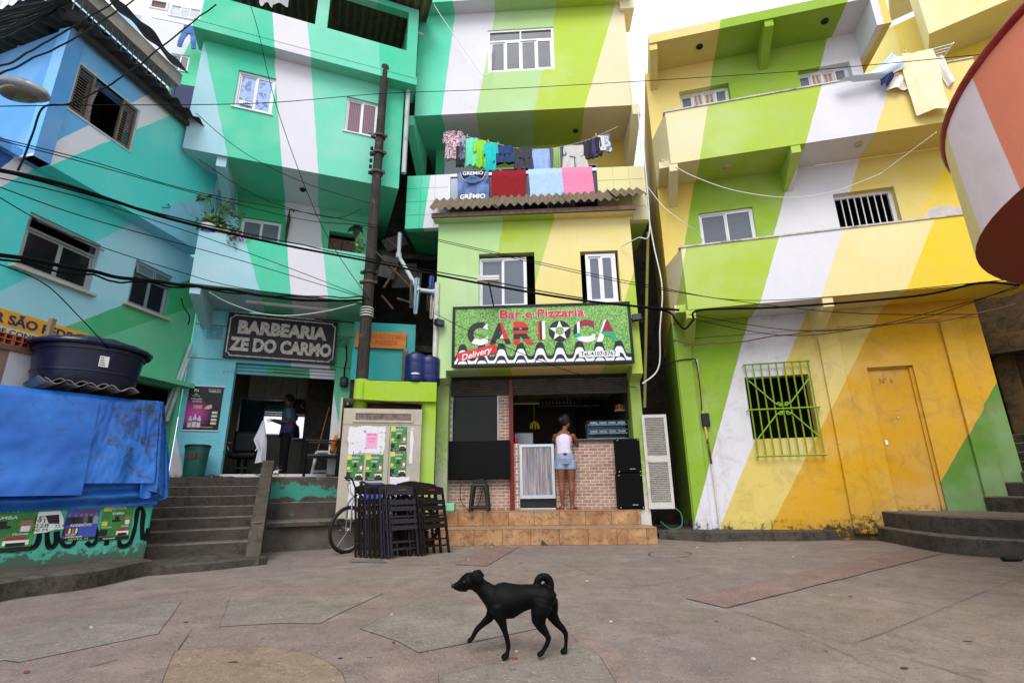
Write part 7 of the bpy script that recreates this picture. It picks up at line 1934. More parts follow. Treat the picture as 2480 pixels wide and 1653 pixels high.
# legs
for s_, fx in ((-1, -.055), (1, .075)):
    limb(mb, [W(fx * .9 + s_ * .03, .0, .86), W(fx + s_ * .03, -.01, .70), W(fx + s_ * .025, -.01, .47), W(fx + s_ * .022, -.035, .33), W(fx + s_ * .018, -.01, .10), W(fx + s_ * .018, .0, .05)], [.098, .088, .058, .056, .036, .036])
    mb.loft([(W(fx + s_ * .02, -.035, .035), .034, .033), (W(fx + s_ * .05, .06, .03), .04, .026), (W(fx + s_ * .09, .14, .02), .042, .018)], (1, 0, 0), 10)
# trunk, neck, head
limb(mb, [W(0, 0, .80), W(0, -.01, .90), W(-.005, .0, 1.04), W(.0, .03, 1.18), W(.0, .06, 1.30), W(.01, .08, 1.36), W(.02, .09, 1.40), W(.03, .1, 1.46)], [(.165, .115), (.165, .115), (.125, .09), (.145, .10), (.165, .085), (.10, .07), (.052, .052), (.05, .05)], (1, 0, 0))
mb.loft([(W(.035, .11, 1.45), .055, .06), (W(.05, .12, 1.50), .07, .08), (W(.05, .115, 1.56), .077, .092), (W(.045, .11, 1.62), .07, .085), (W(.04, .105, 1.66), .045, .055)], (1, 0, 0), 14)
hx = Vector((.85, .5, 0)).normalized()      # face turned to the right
fc = W(.05, .12, 1.53)
mb.loft([(fc + hx * .06 + Vector((0, 0, .03)), .018, .014), (fc + hx * .098 + Vector((0, 0, -.005)), .014, .014)], (0, 0, 1), 8)       # nose
mb.loft([(fc + hx * .05 + Vector((0, 0, -.045)), .03, .02), (fc + hx * .082 + Vector((0, 0, -.05)), .02, .014)], (0, 0, 1), 8)        # mouth, chin
ear = fc + Vector((hx.y, -hx.x, 0)) * .075; mb.ball(ear, .014, .012, .026)
# arms: right forward on the counter, left folded in front
limb(mb, [W(.155, .06, 1.31), W(.21, .10, 1.22), W(.245, .15, 1.13), W(.20, .25, 1.19), W(.12, .33, 1.235)], [.052, .046, .04, .035, .024])
hand(mb, W(.12, .33, 1.24), (-.9, .4, 0), (0, 0, 1), .95, .4)
limb(mb, [W(-.145, .07, 1.31), W(-.18, .13, 1.22), W(-.17, .2, 1.16), W(-.08, .30, 1.21), W(.0, .36, 1.235)], [.05, .045, .038, .034, .024])
hand(mb, W(.0, .36, 1.24), (.9, .4, 0), (0, 0, 1), .95, .4)
part(wo, 'body', organic(mb, .011, 5), M_skin)
mb = MB(); hr = W(.03, .085, 1.57)
mb.loft([(W(.03, .07, 1.50), .06, .05), (W(.035, .085, 1.57), .088, .092), (W(.035, .09, 1.64), .08, .09), (W(.03, .09, 1.685), .05, .055)], (1, 0, 0), 14); mb.ball(W(-.045, .02, 1.585), .055, .055, .06)
hb_ = organic(mb, .012, 2)
part(wo, 'hair', hb_, mat('hair_black', S(24, 20, 19), .7, 0, .3, 40, .6, 60))
mb = MB(); limb(mb, [W(0, 0, .93), W(-.005, .0, 1.04), W(.0, .03, 1.18), W(.0, .055, 1.27), W(.0, .065, 1.31)], [(.155, .112), (.138, .102), (.157, .112), (.155, .10), (.11, .086)], (1, 0, 0))
limb(mb, [W(-.085, .06, 1.28), W(-.085, .075, 1.365), W(-.08, .10, 1.36)], [.03, .022, .025]); limb(mb, [W(.085, .06, 1.28), W(.09, .075, 1.365), W(.085, .10, 1.36)], [.03, .022, .025])
tt = organic(mb, .012, 4)
t = NT('white_tank_top'); v = t.coord(); s3 = t.n('ShaderNodeSeparateXYZ'); t.l(v, s3.inputs[0]); k_ = t.mth('MULTIPLY', t.rng(s3.outputs[0], .095, .105), t.rng(t.noise(v, 40, 2), .5, .52)); c = t.mix(k_, S(206, 196, 214), S(30, 28, 30)); t.bump(t.noise(v, 14, 4), .5, .02)
part(wo, 'tank_top', tt, t.out(c, .85))
mb = MB(); limb(mb, [W(0, 0, .80), W(0, -.012, .88), W(0, -.005, .97)], [(.18, .13), (.178, .13), (.15, .11)], (1, 0, 0))
for s_, fx in ((-1, -.055), (1, .075)): limb(mb, [W(fx * .9 + s_ * .035, .0, .84), W(fx + s_ * .035, -.01, .69)], [.108, .104])
M_denim = mat('denim_grey', S(132, 146, 170), .9, 0, .3, 10, .3, 80, dirt=S(180, 188, 204), damt=.5)
shs = part(wo, 'shorts', organic(mb, .012, 3), M_denim)
mb = MB(); mb.bbox(wx - .03, wx + .03, wy - .125, wy - .1, zf_ + .925, zf_ + .975, .005); part(shs, 'belt_patch', mb, mat('leather_patch', S(60, 38, 30), .7))
for s_, fx in ((-1, -.055), (1, .075)):
    mb = MB(); cx_, cy_ = wx + fx + s_ * .055, wy + .06
    mb.loft([((cx_ - s_ * .03, cy_ - .12, zf_ + .006), .036, .006), ((cx_, cy_, zf_ + .006), .045, .006), ((cx_ + s_ * .04, cy_ + .11, zf_ + .006), .04, .006)], (1, 0, 0), 12); sd_ = part(wo, 'sandal', mb, mat('sandal_red', S(190, 70, 50), .6))
    mb = MB(); mb.tube(spline([(cx_ - .04, cy_ + .04, zf_ + .015), (cx_, cy_ + .05, zf_ + .052), (cx_ + .05, cy_ + .05, zf_ + .015)], 5), .007, 6); part(sd_, 'strap', mb, MC['sandal_red'])
mb = MB(); mb.ball(ear + Vector((0, 0, -.03)), .008); part(wo, 'earring', mb, M_chrome)
# barber at work inside the shop
bx_, _ = FB.at('C7', 750, 1350, -1.5); by_ = 1.5; bz_ = 1.174
bo_ = thing('person', 'man in a blue printed shirt working inside the barber shop', 'person', FB, (bx_, by_, bz_))
def V(x, y, z): return Vector((bx_ + x, by_ + y, bz_ + z))
mb = MB()
for s_ in (-1, 1):
    limb(mb, [V(0, s_ * .09, .92), V(.0, s_ * .1, .72), V(.0, s_ * .1, .48), V(.02, s_ * .1, .3), V(.01, s_ * .1, .08)], [.1, .085, .062, .06, .045]); mb.loft([(V(.03, s_ * .1, .04), .045, .035), (V(-.12, s_ * .11, .03), .045, .028)], (0, 1, 0), 10)
limb(mb, [V(0, 0, .86), V(.02, 0, 1.0), V(.02, 0, 1.2), V(.0, 0, 1.38), V(-.01, 0, 1.46), V(-.02, 0, 1.52)], [(.17, .13), (.165, .13), (.18, .13), (.19, .11), (.1, .08), (.055, .055)], (0, 1, 0))
mb.loft([(V(-.03, 0, 1.52), .06, .065), (V(-.04, 0, 1.58), .075, .09), (V(-.035, 0, 1.65), .08, .1), (V(-.03, 0, 1.72), .06, .075)], (0, 1, 0), 14)
mb.loft([(V(-.12, 0, 1.61), .016, .016), (V(-.15, 0, 1.59), .012, .014)], (0, 1, 0), 8)
for s_ in (-1, 1):
    limb(mb, [V(0, s_ * .2, 1.4), V(.03, s_ * .23, 1.25), V(.02, s_ * .22, 1.12), V(-.14, s_ * .18, 1.14), V(-.27, s_ * .13, 1.17)], [.055, .048, .042, .037, .027]); hand(mb, V(-.27, s_ * .13, 1.17), (-1, 0, .1), (0, 0, 1), 1., .7)
part(bo_, 'body', organic(mb, .014, 4), M_skin)
mb = MB(); limb(mb, [V(0, 0, .84), V(.02, 0, 1.0), V(.02, 0, 1.2), V(.0, 0, 1.40), V(0, 0, 1.45)], [(.19, .15), (.185, .15), (.198, .148), (.2, .13), (.12, .1)], (0, 1, 0))
for s_ in (-1, 1): limb(mb, [V(0, s_ * .19, 1.4), V(.03, s_ * .235, 1.25), V(.03, s_ * .235, 1.2)], [.072, .066, .066])
t = NT('blue_print_shirt'); v = t.coord(); c = t.mix(t.rng(t.noise(v, 7, 2), .54, .57), S(30, 66, 136), S(160, 44, 52)); s3 = t.n('ShaderNodeSeparateXYZ'); t.l(v, s3.inputs[0]); c = t.mix(t.rng(s3.outputs[2], 1.14, 1.18), c, S(86, 122, 140)); part(bo_, 'shirt', organic(mb, .014, 3), t.out(c, .85))
mb = MB(); limb(mb, [V(0, 0, .82), V(0, 0, .92)], [(.18, .14), (.175, .138)], (0, 1, 0))
for s_ in (-1, 1): limb(mb, [V(0, s_ * .09, .9), V(0, s_ * .1, .6), V(.01, s_ * .1, .1)], [.112, .09, .075])
part(bo_, 'trousers', organic(mb, .014, 3), mat('trousers_black', S(22, 22, 24), .9))
mb = MB(); mb.loft([(V(-.01, 0, 1.6), .082, .085), (V(-.02, 0, 1.68), .088, .1), (V(-.025, 0, 1.74), .065, .08)], (0, 1, 0), 12); part(bo_, 'hair', mb, MC['hair_black'], True)
# cat in the doorway
t = NT('cat_fur'); v = t.coord(); M_cat = t.out(t.mix(t.rng(t.noise(v, 7, 2), .55, .58), S(20, 19, 20), S(222, 218, 214)), .9)
kx, _ = FB.at('C7', 560, 1340, .02); kz = 1.187; mb = MB()
mb.loft([((kx - .13, .06, kz + .07), .05, .05), ((kx - .05, .05, kz + .085), .078, .075), ((kx + .06, .05, kz + .08), .08, .075), ((kx + .16, .06, kz + .07), .07, .065)], (0, 1, 0), 12)
mb.ball((kx + .2, .0, kz + .1), .05, .045, .045); mb.loft([((kx + .235, -.02, kz + .13), .018, .012), ((kx + .24, -.02, kz + .165), .006, .004)], (0, 1, 0), 8); mb.loft([((kx + .185, -.02, kz + .135), .018, .012), ((kx + .18, -.02, kz + .17), .006, .004)], (0, 1, 0), 8)
for dx in (.12, .17): mb.loft([((kx + dx, .0, kz + .04), .025, .025), ((kx + dx + .01, -.07, kz + .012), .018, .013)], (1, 0, 0), 8)
mb.tube(spline([(kx - .16, .05, kz + .06), (kx - .2, -.02, kz + .03), (kx - .14, -.07, kz + .015), (kx - .05, -.08, kz + .014)], 6), .015, 8)
solo('cat', organic(mb, .009, 3), M_cat, 'black and white cat lying on the barber doorstep', 'cat', FB, None, True)
# ================================================================== the black dog
DY = 3.12
def D(x, y, dy=0.0):
    p = aty(q('C5', x, y), DY); return Vector((p.x, p.y + dy, p.z))
k_ = (D(1000, 500) - D(900, 500)).length / 100      # metres per survey unit
mb = MB()
# trunk
mb.loft([(D(1690, 520), .055, 95 * k_), (D(1600, 545), .068, 165 * k_), (D(1480, 540), .062, 168 * k_), (D(1350, 535), .058, 165 * k_), (D(1220, 555), .068, 185 * k_), (D(1080, 595), .085, 235 * k_), (D(950, 590), .085, 245 * k_), (D(830, 575), .072, 215 * k_), (D(770, 550), .06, 165 * k_)], (0, 1, 0), 20)
# neck and head
mb.loft([(D(860, 580), .07, 190 * k_), (D(740, 490), .052, 140 * k_), (D(640, 400), .044, 110 * k_), (D(560, 330), .05, 118 * k_)], (0, 1, 0), 16)
mb.loft([(D(600, 320), .048, 105 * k_), (D(520, 305), .056, 122 * k_), (D(440, 310), .054, 120 * k_), (D(370, 350), .04, 92 * k_), (D(310, 380), .028, 66 * k_), (D(255, 385), .023, 48 * k_), (D(232, 383), .018, 36 * k_)], (0, 1, 0), 16)
# muzzle underside, ears folded back
mb.loft([(D(420, 420), .032, 42 * k_), (D(320, 435), .02, 26 * k_), (D(285, 432), .014, 18 * k_)], (0, 1, 0), 10)
for s_ in (-1, 1):
    mb.loft([(D(520, 250, s_ * .045), .016, .03), (D(590, 235, s_ * .058), .012, .03), (D(650, 290, s_ * .06), .008, .02)], (0, 1, 0), 10)
# near fore leg (supporting) and far fore leg (swinging forward)
def leg(P, R2, dy):
    mb.loft([(D(x, y, dy), r * k_ * .9, r * k_) for (x, y), r in zip(P, [r * (.88 if i > 2 else .97) for i, r in enumerate(R2)])], (0, 1, 0), 12)
leg([(880, 640), (900, 780), (945, 880), (985, 1010), (1020, 1130), (1035, 1230), (1025, 1300), (1015, 1355)], [115, 98, 68, 48, 42, 40, 32, 36], -.05)
mb.loft([(D(1025, 1345, -.05), .026, 38 * k_), (D(980, 1370, -.05), .030, 36 * k_), (D(945, 1382, -.05), .026, 27 * k_)], (0, 1, 0), 12)
leg([(830, 680), (790, 800), (740, 890), (640, 980), (560, 1055), (520, 1130), (490, 1190), (455, 1222)], [120, 90, 66, 52, 46, 42, 38, 36], .05)
mb.loft([(D(470, 1205, .05), .025, 36 * k_), (D(435, 1235, .05), .024, 30 * k_)], (0, 1, 0), 10)
# near hind leg (swinging) and far hind leg (pushing off)
leg([(1530, 620), (1480, 760), (1470, 850), (1510, 950), (1570, 1030), (1615, 1110), (1590, 1190), (1550, 1260), (1520, 1315)], [150, 135, 108, 80, 58, 46, 40, 36, 36], -.05)
mb.loft([(D(1530, 1310, -.05), .026, 36 * k_), (D(1480, 1340, -.05), .028, 32 * k_), (D(1455, 1350, -.05), .022, 24 * k_)], (0, 1, 0), 10)
leg([(1640, 620), (1670, 760), (1690, 860), (1760, 960), (1840, 1040), (1885, 1110), (1888, 1200), (1885, 1290), (1880, 1350)], [135, 110, 86, 66, 54, 44, 36, 32, 36], .045)
mb.loft([(D(1890, 1350, .045), .028, 38 * k_), (D(1850, 1372, .045), .031, 36 * k_), (D(1815, 1382, .045), .026, 26 * k_)], (0, 1, 0), 12)
# curled tail
tl = spline([D(1640, 500), D(1650, 410), D(1645, 330), D(1610, 268), D(1548, 248), D(1488, 272), D(1455, 335), D(1465, 400), D(1500, 430), D(1545, 400), D(1566, 335)], 6)
n = len(tl)
mb.loft([(p, (.0215 - .015 * max(0, (i / (n - 1) - .6) / .4)), (.0215 - .015 * max(0, (i / (n - 1) - .6) / .4))) for i, p in enumerate(tl)], (0, 1, 0), 12)
t = NT('black_dog_coat'); v = t.coord(); c = t.mix(t.rng(t.noise(v, 9, 5), .4, .7), S(4, 4, 5), S(10, 9, 9)); mp = t.n('ShaderNodeMapping'); mp.inputs['Scale'].default_value = (40, 120, 120); t.l(v, mp.inputs[0]); t.bump(t.noise(mp.outputs[0], 3, 4), .35, .003); M_dog = t.out(c, .55, 0, .1)
dogm = organic(mb, .0055, 4)
zmin = min(v_[2] for v_ in dogm.v)
dog = thing('dog', 'black short haired dog walking across the square with a curled tail', 'dog', W0, (.09, DY, 0))
dg_ = part(dog, 'body', dogm, M_dog)
dog.location.z -= zmin - .006
mb = MB(); e_ = D(400, 300, -.048); mb.ball(e_, .008); part(dog, 'eye', mb, mat('dog_eye', S(40, 26, 16), .1))
mb = MB(); e_ = D(228, 380); mb.ball(e_, .014, .016, .012); part(dog, 'nose', mb, mat('dog_nose', S(10, 10, 10), .3), True)
mb = MB(); mb.tube(spline([D(690, 330, -.0), D(650, 420, -.055), D(600, 500, -.03)], 5), .006, 6); 
# ================================================================== washing
def garment(name, lab, F, x0, y0, x1, y1, kind, m, d_=.12, grp='washing on the balcony line', tilt=0.0):
    a = F.at('D5', x0, y1, d_); b_ = F.at('D5', x1, y0, d_)
    u0, u1, z0, z1 = a[0], b_[0], a[1], b_[1]; w_ = u1 - u0; h_ = z1 - z0; mb = MB(); y = -d_ + random.uniform(-.03, .03)
    seed = x0 * .01
    def tubegrid(uc, hw, za, zb_, th, fold=.02, nf=3, taper=1.0, sk=0.0):
        n, mrow = 26, 12; vs = []
        for j in range(mrow + 1):
            r = j / mrow; z = za + (zb_ - za) * r
            ww = hw * (1 + (taper - 1) * r)
            for k in range(n):
                th_ = 2 * math.pi * k / n
                cx_ = math.cos(th_); f = fold * (.25 + r) * math.sin(cx_ * nf * 2.2 + seed * 7 + r * 1.5)
                vs.append((uc + sk * r + ww * cx_, y + th * math.sin(th_) * (1 + .3 * r) + f, z + .012 * math.sin(cx_ * 5 + seed) * r))
        mb.add(vs, [(j * n + k, j * n + (k + 1) % n, (j + 1) * n + (k + 1) % n, (j + 1) * n + k) for j in range(mrow) for k in range(n)])
    uc = (u0 + u1) / 2
    if kind == 'tee':
        tubegrid(uc, w_ * .36, z1, z0, .02, .03, 3, 1.08)
        for s_ in (-1, 1): tubegrid(uc + s_ * w_ * .36, w_ * .13, z1 - .02, z1 - h_ * .42, .02, .012, 2, 1.05, s_ * w_ * .05)
    elif kind == 'shorts':
        tubegrid(uc, w_ * .40, z1, z0 + h_ * .5, .03, .015, 3, 1.05)
        for s_ in (-1, 1): tubegrid(uc + s_ * w_ * .22, w_ * .21, z0 + h_ * .55, z0, .035, .02, 2, 1.2, s_ * w_ * .05)
    elif kind == 'long':
        for s_ in (-1, 1): tubegrid(uc + s_ * w_ * .24, w_ * .23, z1, z0, .025, .012, 2, 1.1)
    elif kind == 'sock':
        tubegrid(uc, w_ * .42, z1, z0 + h_ * .2, .015, .01, 2, 1.1); tubegrid(uc + w_ * .15, w_ * .45, z0 + h_ * .25, z0, .02, .01, 2, .8)
    else:
        tubegrid(uc, w_ * .5, z1, z0, .02, .03, 4, 1.05)
    o = solo(name, mb, m, lab, 'clothes', F, grp, True)
def cl(name, rgb, var=.12, pat=None, ps=20):
    if not pat: return mat('cloth_' + name, S(*rgb), .9, 0, var, 12, .3, 20)
    t = NT('cloth_' + name); v = t.coord(); c = t.mix(t.rng(t.noise(v, ps, 3), .48, .54), S(*rgb), S(*pat)); c = t.mix(t.rng(t.noise(v, ps * .7, 2), .58, .6), c, S(60, 60, 70)); return t.out(c, .9)
gl_ = [('blouse', 'floral pink blouse hanging at the end of the line', 65, 95, 330, 465, 'tee', cl('floral', (214, 196, 204), .1, (150, 90, 104), 26)),
       ('dark_trousers', 'dark trousers hanging behind the plaid shirt', 235, 300, 350, 560, 'long', cl('dk', (40, 40, 52))),
       ('plaid_shirt', 'grey plaid shirt hanging beside the mint t-shirt', 285, 150, 365, 490, 'flat', cl('plaid', (170, 176, 196), .1, (90, 96, 130), 18)),
       ('t_shirt', 'mint green t-shirt on the washing line', 335, 178, 540, 540, 'tee', cl('mint', (112, 218, 180))),
       ('t_shirt', 'lime green t-shirt on the washing line', 470, 220, 635, 580, 'tee', cl('lime', (140, 206, 60))),
       ('t_shirt', 'turquoise t-shirt on the washing line', 595, 255, 780, 625, 'tee', cl('turq', (30, 190, 186))),
       ('shorts', 'navy blue shorts on the washing line', 720, 285, 1005, 520, 'shorts', cl('navy', (34, 62, 108))),
       ('shorts', 'charcoal shorts hanging at the sag of the line', 985, 322, 1245, 610, 'shorts', cl('char', (58, 56, 68))),
       ('shirt', 'light blue shirt hanging long from the line', 1225, 335, 1450, 690, 'flat', cl('ltblue', (146, 172, 222))),
       ('trousers', 'grey trousers hanging beside the light blue shirt', 1395, 335, 1520, 690, 'long', cl('grey1', (92, 92, 104))),
       ('vest', 'pale green vest between two pairs of grey trousers', 1500, 308, 1590, 640, 'flat', cl('pgreen', (150, 178, 110))),
       ('trousers', 'grey trousers hanging beside the pale bermuda shorts', 1560, 320, 1690, 690, 'long', cl('grey2', (86, 86, 98))),
       ('bermuda_shorts', 'pale grey bermuda shorts on the washing line', 1605, 275, 1935, 590, 'shorts', cl('pale', (190, 188, 184))),
       ('sock', 'dark grey sock nearest to the bermuda shorts', 1880, 235, 1950, 460, 'sock', cl('sk1', (44, 44, 54))),
       ('sock', 'black sock hanging beside the purple one', 1935, 215, 2005, 445, 'sock', cl('sk2', (34, 32, 40))),
       ('sock', 'purple sock on the washing line', 1990, 195, 2065, 425, 'sock', cl('sk3', (64, 52, 96))),
       ('sock', 'black sock hanging beside the white ones', 2040, 175, 2120, 410, 'sock', cl('sk4', (36, 34, 42))),
       ('sock', 'white sock on the washing line', 2075, 150, 2165, 350, 'sock', cl('sk5', (206, 204, 210))),
       ('sock', 'blue and white sock at the end of the line', 2150, 125, 2235, 360, 'sock', cl('sk6', (90, 118, 150), .1, (200, 206, 214), 12))]
for g_ in gl_:
    garment(g_[0], g_[1], FR, *g_[2:6], g_[6], g_[7])
lp = [(110, 85), (380, 170), (780, 262), (1000, 315), (1350, 330), (1620, 295), (1900, 225), (2150, 125), (2330, 40)]
mb = MB(); mb.tube(spline([(*(lambda a: (a[0], -.12, a[1]))(FR.at('D5', x, y - 4, .12)),) for x, y in lp], 8), .006, 5); solo('washing_line', mb, M_cable_w, 'thin washing line sagging across the bar balcony', 'line', FR)
pegs = [(125, 85, 0), (335, 150, 1), (385, 155, 1), (535, 215, 0), (655, 230, 1), (783, 255, 1), (975, 300, 0), (1005, 310, 0), (1257, 322, 2), (1358, 315, 2), (1455, 320, 2), (1628, 290, 2), (1775, 250, 2), (1838, 240, 2), (1900, 220, 2), (1945, 205, 2), (1990, 180, 2), (2050, 145, 1), (2155, 110, 2)]
pm = [mat('peg_dark', S(40, 40, 46), .6), mat('peg_wood', S(214, 206, 188), .7), mat('peg_blue', S(52, 66, 120), .5)]
for x, y, k in pegs:
    u_, z_ = FR.at('D5', x, y, .12); mb = MB(); mb.bar((u_ - .006, -.128, z_ + .04), (u_ - .002, -.128, z_ - .04), .009); mb.bar((u_ + .006, -.112, z_ + .04), (u_ + .002, -.112, z_ - .04), .009)
    solo('clothes_peg', mb, pm[k], ('dark', 'pale wooden', 'blue')[k] + ' clothes peg clipped on the balcony washing line', 'peg', FR, ('dark', 'wooden', 'blue')[k] + ' pegs on the washing line')
# towels over the balcony rail
def towel(name, lab, x0, x1, yb, m, extra=None):
    a = FR.at('D5', x0, yb, DBAL + .06); b_ = FR.at('D5', x1, yb, DBAL + .06); u0, u1 = a[0], b_[0]; z0 = a[1]; z1 = bz1 + .012
    o = thing(name, lab, 'towel', FR, ((u0 + u1) / 2, -DBAL - .05, z0), 'towels over the balcony rail'); mb = MB()
    for s2 in (0, 1):
        def fn(s, r):
            ss_ = s if s2 == 0 else 1 - s
            z = z1 - (z1 - z0) * r + .02 * math.sin(ss_ * 3.1) * r * (-1); y = -DBAL - .03 - .03 * min(1, r * 6) - .012 * math.sin(ss_ * 8 + x0) * r - .008 * mnoise.noise(Vector((ss_ * 5, r * 5, x0)))
            return (u0 + (u1 - u0) * ss_ + .012 * math.sin(r * 5 + x0), y + s2 * .012, z)
        mb.grid(fn, 24, 18)
    mb.grid(lambda s, r: (u0 + (u1 - u0) * s, -DBAL - .03 + .12 * r, z1 + .006 * math.sin(r * 3.14)), 10, 3)
    mb.grid(lambda s, r: (u0 + (u1 - u0) * (1 - s), -DBAL + .075 + .004 * math.sin(s * 9), z1 - (z1 - z0) * .55 * r), 10, 6)
    part(o, 'cloth', mb, m, True)
    return o, u0, u1, z0, z1
def terry(name, rgb): return mat('terry_' + name, S(*rgb), .95, 0, .12, 20, .6, 120)
t = NT('terry_navy'); v = t.coord(); c = t.mix(t.rng(t.noise(v, 3, 4), .35, .65), S(34, 46, 92), S(120, 144, 196)); t.bump(t.noise(v, 120, 3), .5, .006); M_navyt = t.out(c, .95)
o, u0, u1, z0, z1 = towel('towel', 'blue football club towel with a round crest over the rail', 250, 660, 1050, M_navyt)
uc = (u0 + u1) / 2; yy = -DBAL - .082
def arcdisc(r0, r1, a0, a1, m, nme, dz, y):
    mb = MB(); n = 24; vs = []
    for k in range(n + 1):
        th = R_(a0 + (a1 - a0) * k / n); vs += [(uc + r0 * math.cos(th), y, z1 + dz + r0 * math.sin(th)), (uc + r1 * math.cos(th), y, z1 + dz + r1 * math.sin(th))]
    mb.add(vs, [(2 * k, 2 * k + 1, 2 * k + 3, 2 * k + 2) for k in range(n)]); mb.add(vs, [(2 * k + 2, 2 * k + 3, 2 * k + 1, 2 * k) for k in range(n)]); part(o, nme, mb, m)
rw_ = (u1 - u0)
arcdisc(.0, rw_ * .41, 180, 360, MC['print_white'], 'crest', -.04, yy); arcdisc(.0, rw_ * .385, 180, 360, mat('crest_dark', S(42, 46, 56), .9), 'crest', -.04, yy - .002); arcdisc(0, rw_ * .30, 205, 335, mat('crest_blue', S(110, 146, 200), .9), 'crest', -.12, yy - .004)
mb = MB(); text(mb, 'GREMIO', uc, z1 - .115, yy - .004, .085, rw_ * .66, .02, ext=.002); part(o, 'lettering', mb, MC['print_white'])
mb = MB(); text(mb, 'FBPA', uc, z1 - .22, yy - .006, .045, rw_ * .18, .0, ext=.002); part(o, 'lettering', mb, mat('crest_ink', S(40, 50, 70), .9))
mb = MB(); text(mb, 'GRÊMIO', uc, z0 + .11, yy - .014, .11, rw_ * .8, .03, ext=.002); part(o, 'lettering', mb, MC['print_white'])
towel('towel', 'dark red towel over the balcony rail', 700, 1150, 1035, terry('red', (132, 18, 26)))
o2 = towel('towel', 'light blue towel over the balcony rail', 1192, 1632, 1025, terry('sky', (168, 196, 226)))
mb = MB(); mb.prism([((o2[1] + o2[2]) / 2 + .035 * math.cos(k * math.pi / 4), o2[3] + .14 + .035 * math.sin(k * math.pi / 4)) for k in range(8)], -DBAL - .092, -DBAL - .088); part(o2[0], 'motif', mb, mat('motif_pink', S(200, 150, 150), .9))
towel('towel', 'pink towel over the balcony rail', 1600, 2035, 1018, terry('pink', (224, 130, 166)))
# washing on the right-hand house
def sheetG(name, lab, Lp, Rp, d_, m, amp=.03, nw=7, grp=None): return sheet(name, lab, FG, 'A5', Lp, Rp, d_, m, 'laundry', amp, nw, grp)
sheetG('bed_sheet', 'cream bed sheet hanging from the upper balcony of the striped house', [(840, 485), (850, 650), (930, 850), (990, 1022)], [(1115, 445), (1160, 560), (1220, 800), (1290, 985)], .95, mat('sheet_cream', S(238, 222, 182), .9, 0, .06), .05, 5)
sheetG('bath_towel', 'pale blue towel blown over the upper balcony coping', [(745, 475), (690, 540), (560, 640), (235, 735)], [(870, 540), (860, 600), (700, 690), (420, 715)], 1.0, mat('sheet_pale', S(206, 222, 234), .9, 0, .06), .05, 6)
sheetG('white_cloth', 'white cloth hanging behind the navy garment on the upper balcony', [(760, 690), (730, 760), (700, 805)], [(860, 670), (880, 740), (890, 800)], .9, mat('sheet_white', S(232, 226, 216), .9, 0, .06), .03)
sheetG('navy_garment', 'navy garment hanging over the upper balcony coping', [(690, 640), (650, 690), (660, 760)], [(780, 610), (770, 690), (720, 765)], .98, cl('navy2', (30, 44, 92)), .03)
sheetG('white_sheet', 'white sheet hanging behind the cream bed sheet', [(1140, 520), (1180, 640), (1260, 780)], [(1220, 505), (1270, 620), (1330, 715)], .85, mat('sheet_white', S(232, 226, 216), .9), .03)
rk_ = thing('drying_rack', 'white wire drying rack sticking out above the upper balcony', 'drying rack', FG, (2.5, -.9, 8.6))
a = FG.at('A5', 860, 480, .9); b_ = FG.at('A5', 1290, 405, .9); c_ = FG.at('A5', 1220, 515, .9)
for k in range(4):
    f = k / 3; mb = MB(); p_ = (a[0], -.9, a[1] - .0 * f); mb.tube([(a[0] + .05, -.85 + .25 * f, a[1] - .03), (b_[0] - .05 * f, -.95 + .25 * f, b_[1] - (b_[1] - c_[1]) * f * .0 - .02)], .009, 6); part(rk_, 'wire', mb, M_white)
mb = MB(); mb.tube([(b_[0], -.95, b_[1]), (b_[0], -.1, b_[1] - .05)], .012, 6); part(rk_, 'frame_bar', mb, M_white)
mb = MB(); mb.tube([(a[0], -.95, a[1]), (a[0], -.1, a[1] - .05)], .012, 6); part(rk_, 'frame_bar', mb, M_white)
# satellite dish and brackets on the lower balcony of the striped house
dsh = thing('satellite_dish', 'grey dish lying behind the lower balcony coping', 'satellite dish', FG, (3.4, -.7, z11))
a = FG.at('B2', 1160, 480, .7)
mb = MB()
for i in range(7):
    pass
mb.lathe([(0, 0), (.12, .01), (.22, .04), (.3, .09), (.31, .09), (.22, .05), (0, .012)], n=28); mb.xf(Matrix.Translation((a[0] + .05, -.55, z11 + .05)) @ Matrix.Rotation(R_(65), 4, 'X')); part(dsh, 'dish', mb, mat('dish_grey', S(170, 164, 160), .6), True)
for x_ in (975, 1155):
    u_, z_ = FG.at('B2', x_, 480, .75); mb = MB(); mb.bar((u_, -.72, z11 + .03), (u_ - .06, -.7, z11 + .17), .035); part(dsh, 'mount', mb, mat('dish_mount', S(216, 206, 176), .7))

# ================================================================== plants
def blade(mb, base, tip, w_, droop, n=7):
    base, tip = Vector(base), Vector(tip); d = tip - base; sd = d.cross(Vector((0, 0, 1))); sd.normalize() if sd.length > 1e-6 else None
    vs = []
    for i in range(n + 1):
        t_ = i / n; p = base + d * t_ + Vector((0, 0, -droop * t_ * t_)); ww = w_ * math.sin(math.pi * min(1, .12 + .88 * t_)) + .001
        vs += [p - sd * ww, p + sd * ww]
    mb.add(vs, [(2 * i, 2 * i + 1, 2 * i + 3, 2 * i + 2) for i in range(n)])
M_leaf = mat('leaf_green', S(72, 112, 44), .5, 0, .35, 6, spec=.4); M_leaf2 = mat('leaf_yellow_green', S(132, 150, 60), .5, 0, .3, 6); M_leafd = mat('leaf_dark', S(46, 66, 48), .5, 0, .3, 6)
pu, pz = FB.at('A7', 390, 590, 1.15)
pp = thing('palm_plant', 'potted palm and leafy plants on the barber balcony', 'plant', FB, (pu, -1.1, zb1))
mb = MB(); mb.lathe([(0, 0), (.10, 0), (.13, .16), (.11, .16), (.1, .12), (0, .12)], (pu - .1, -1.22, zb1), 18); part(pp, 'pot', mb, mat('pot_white', S(206, 214, 210), .5), True)
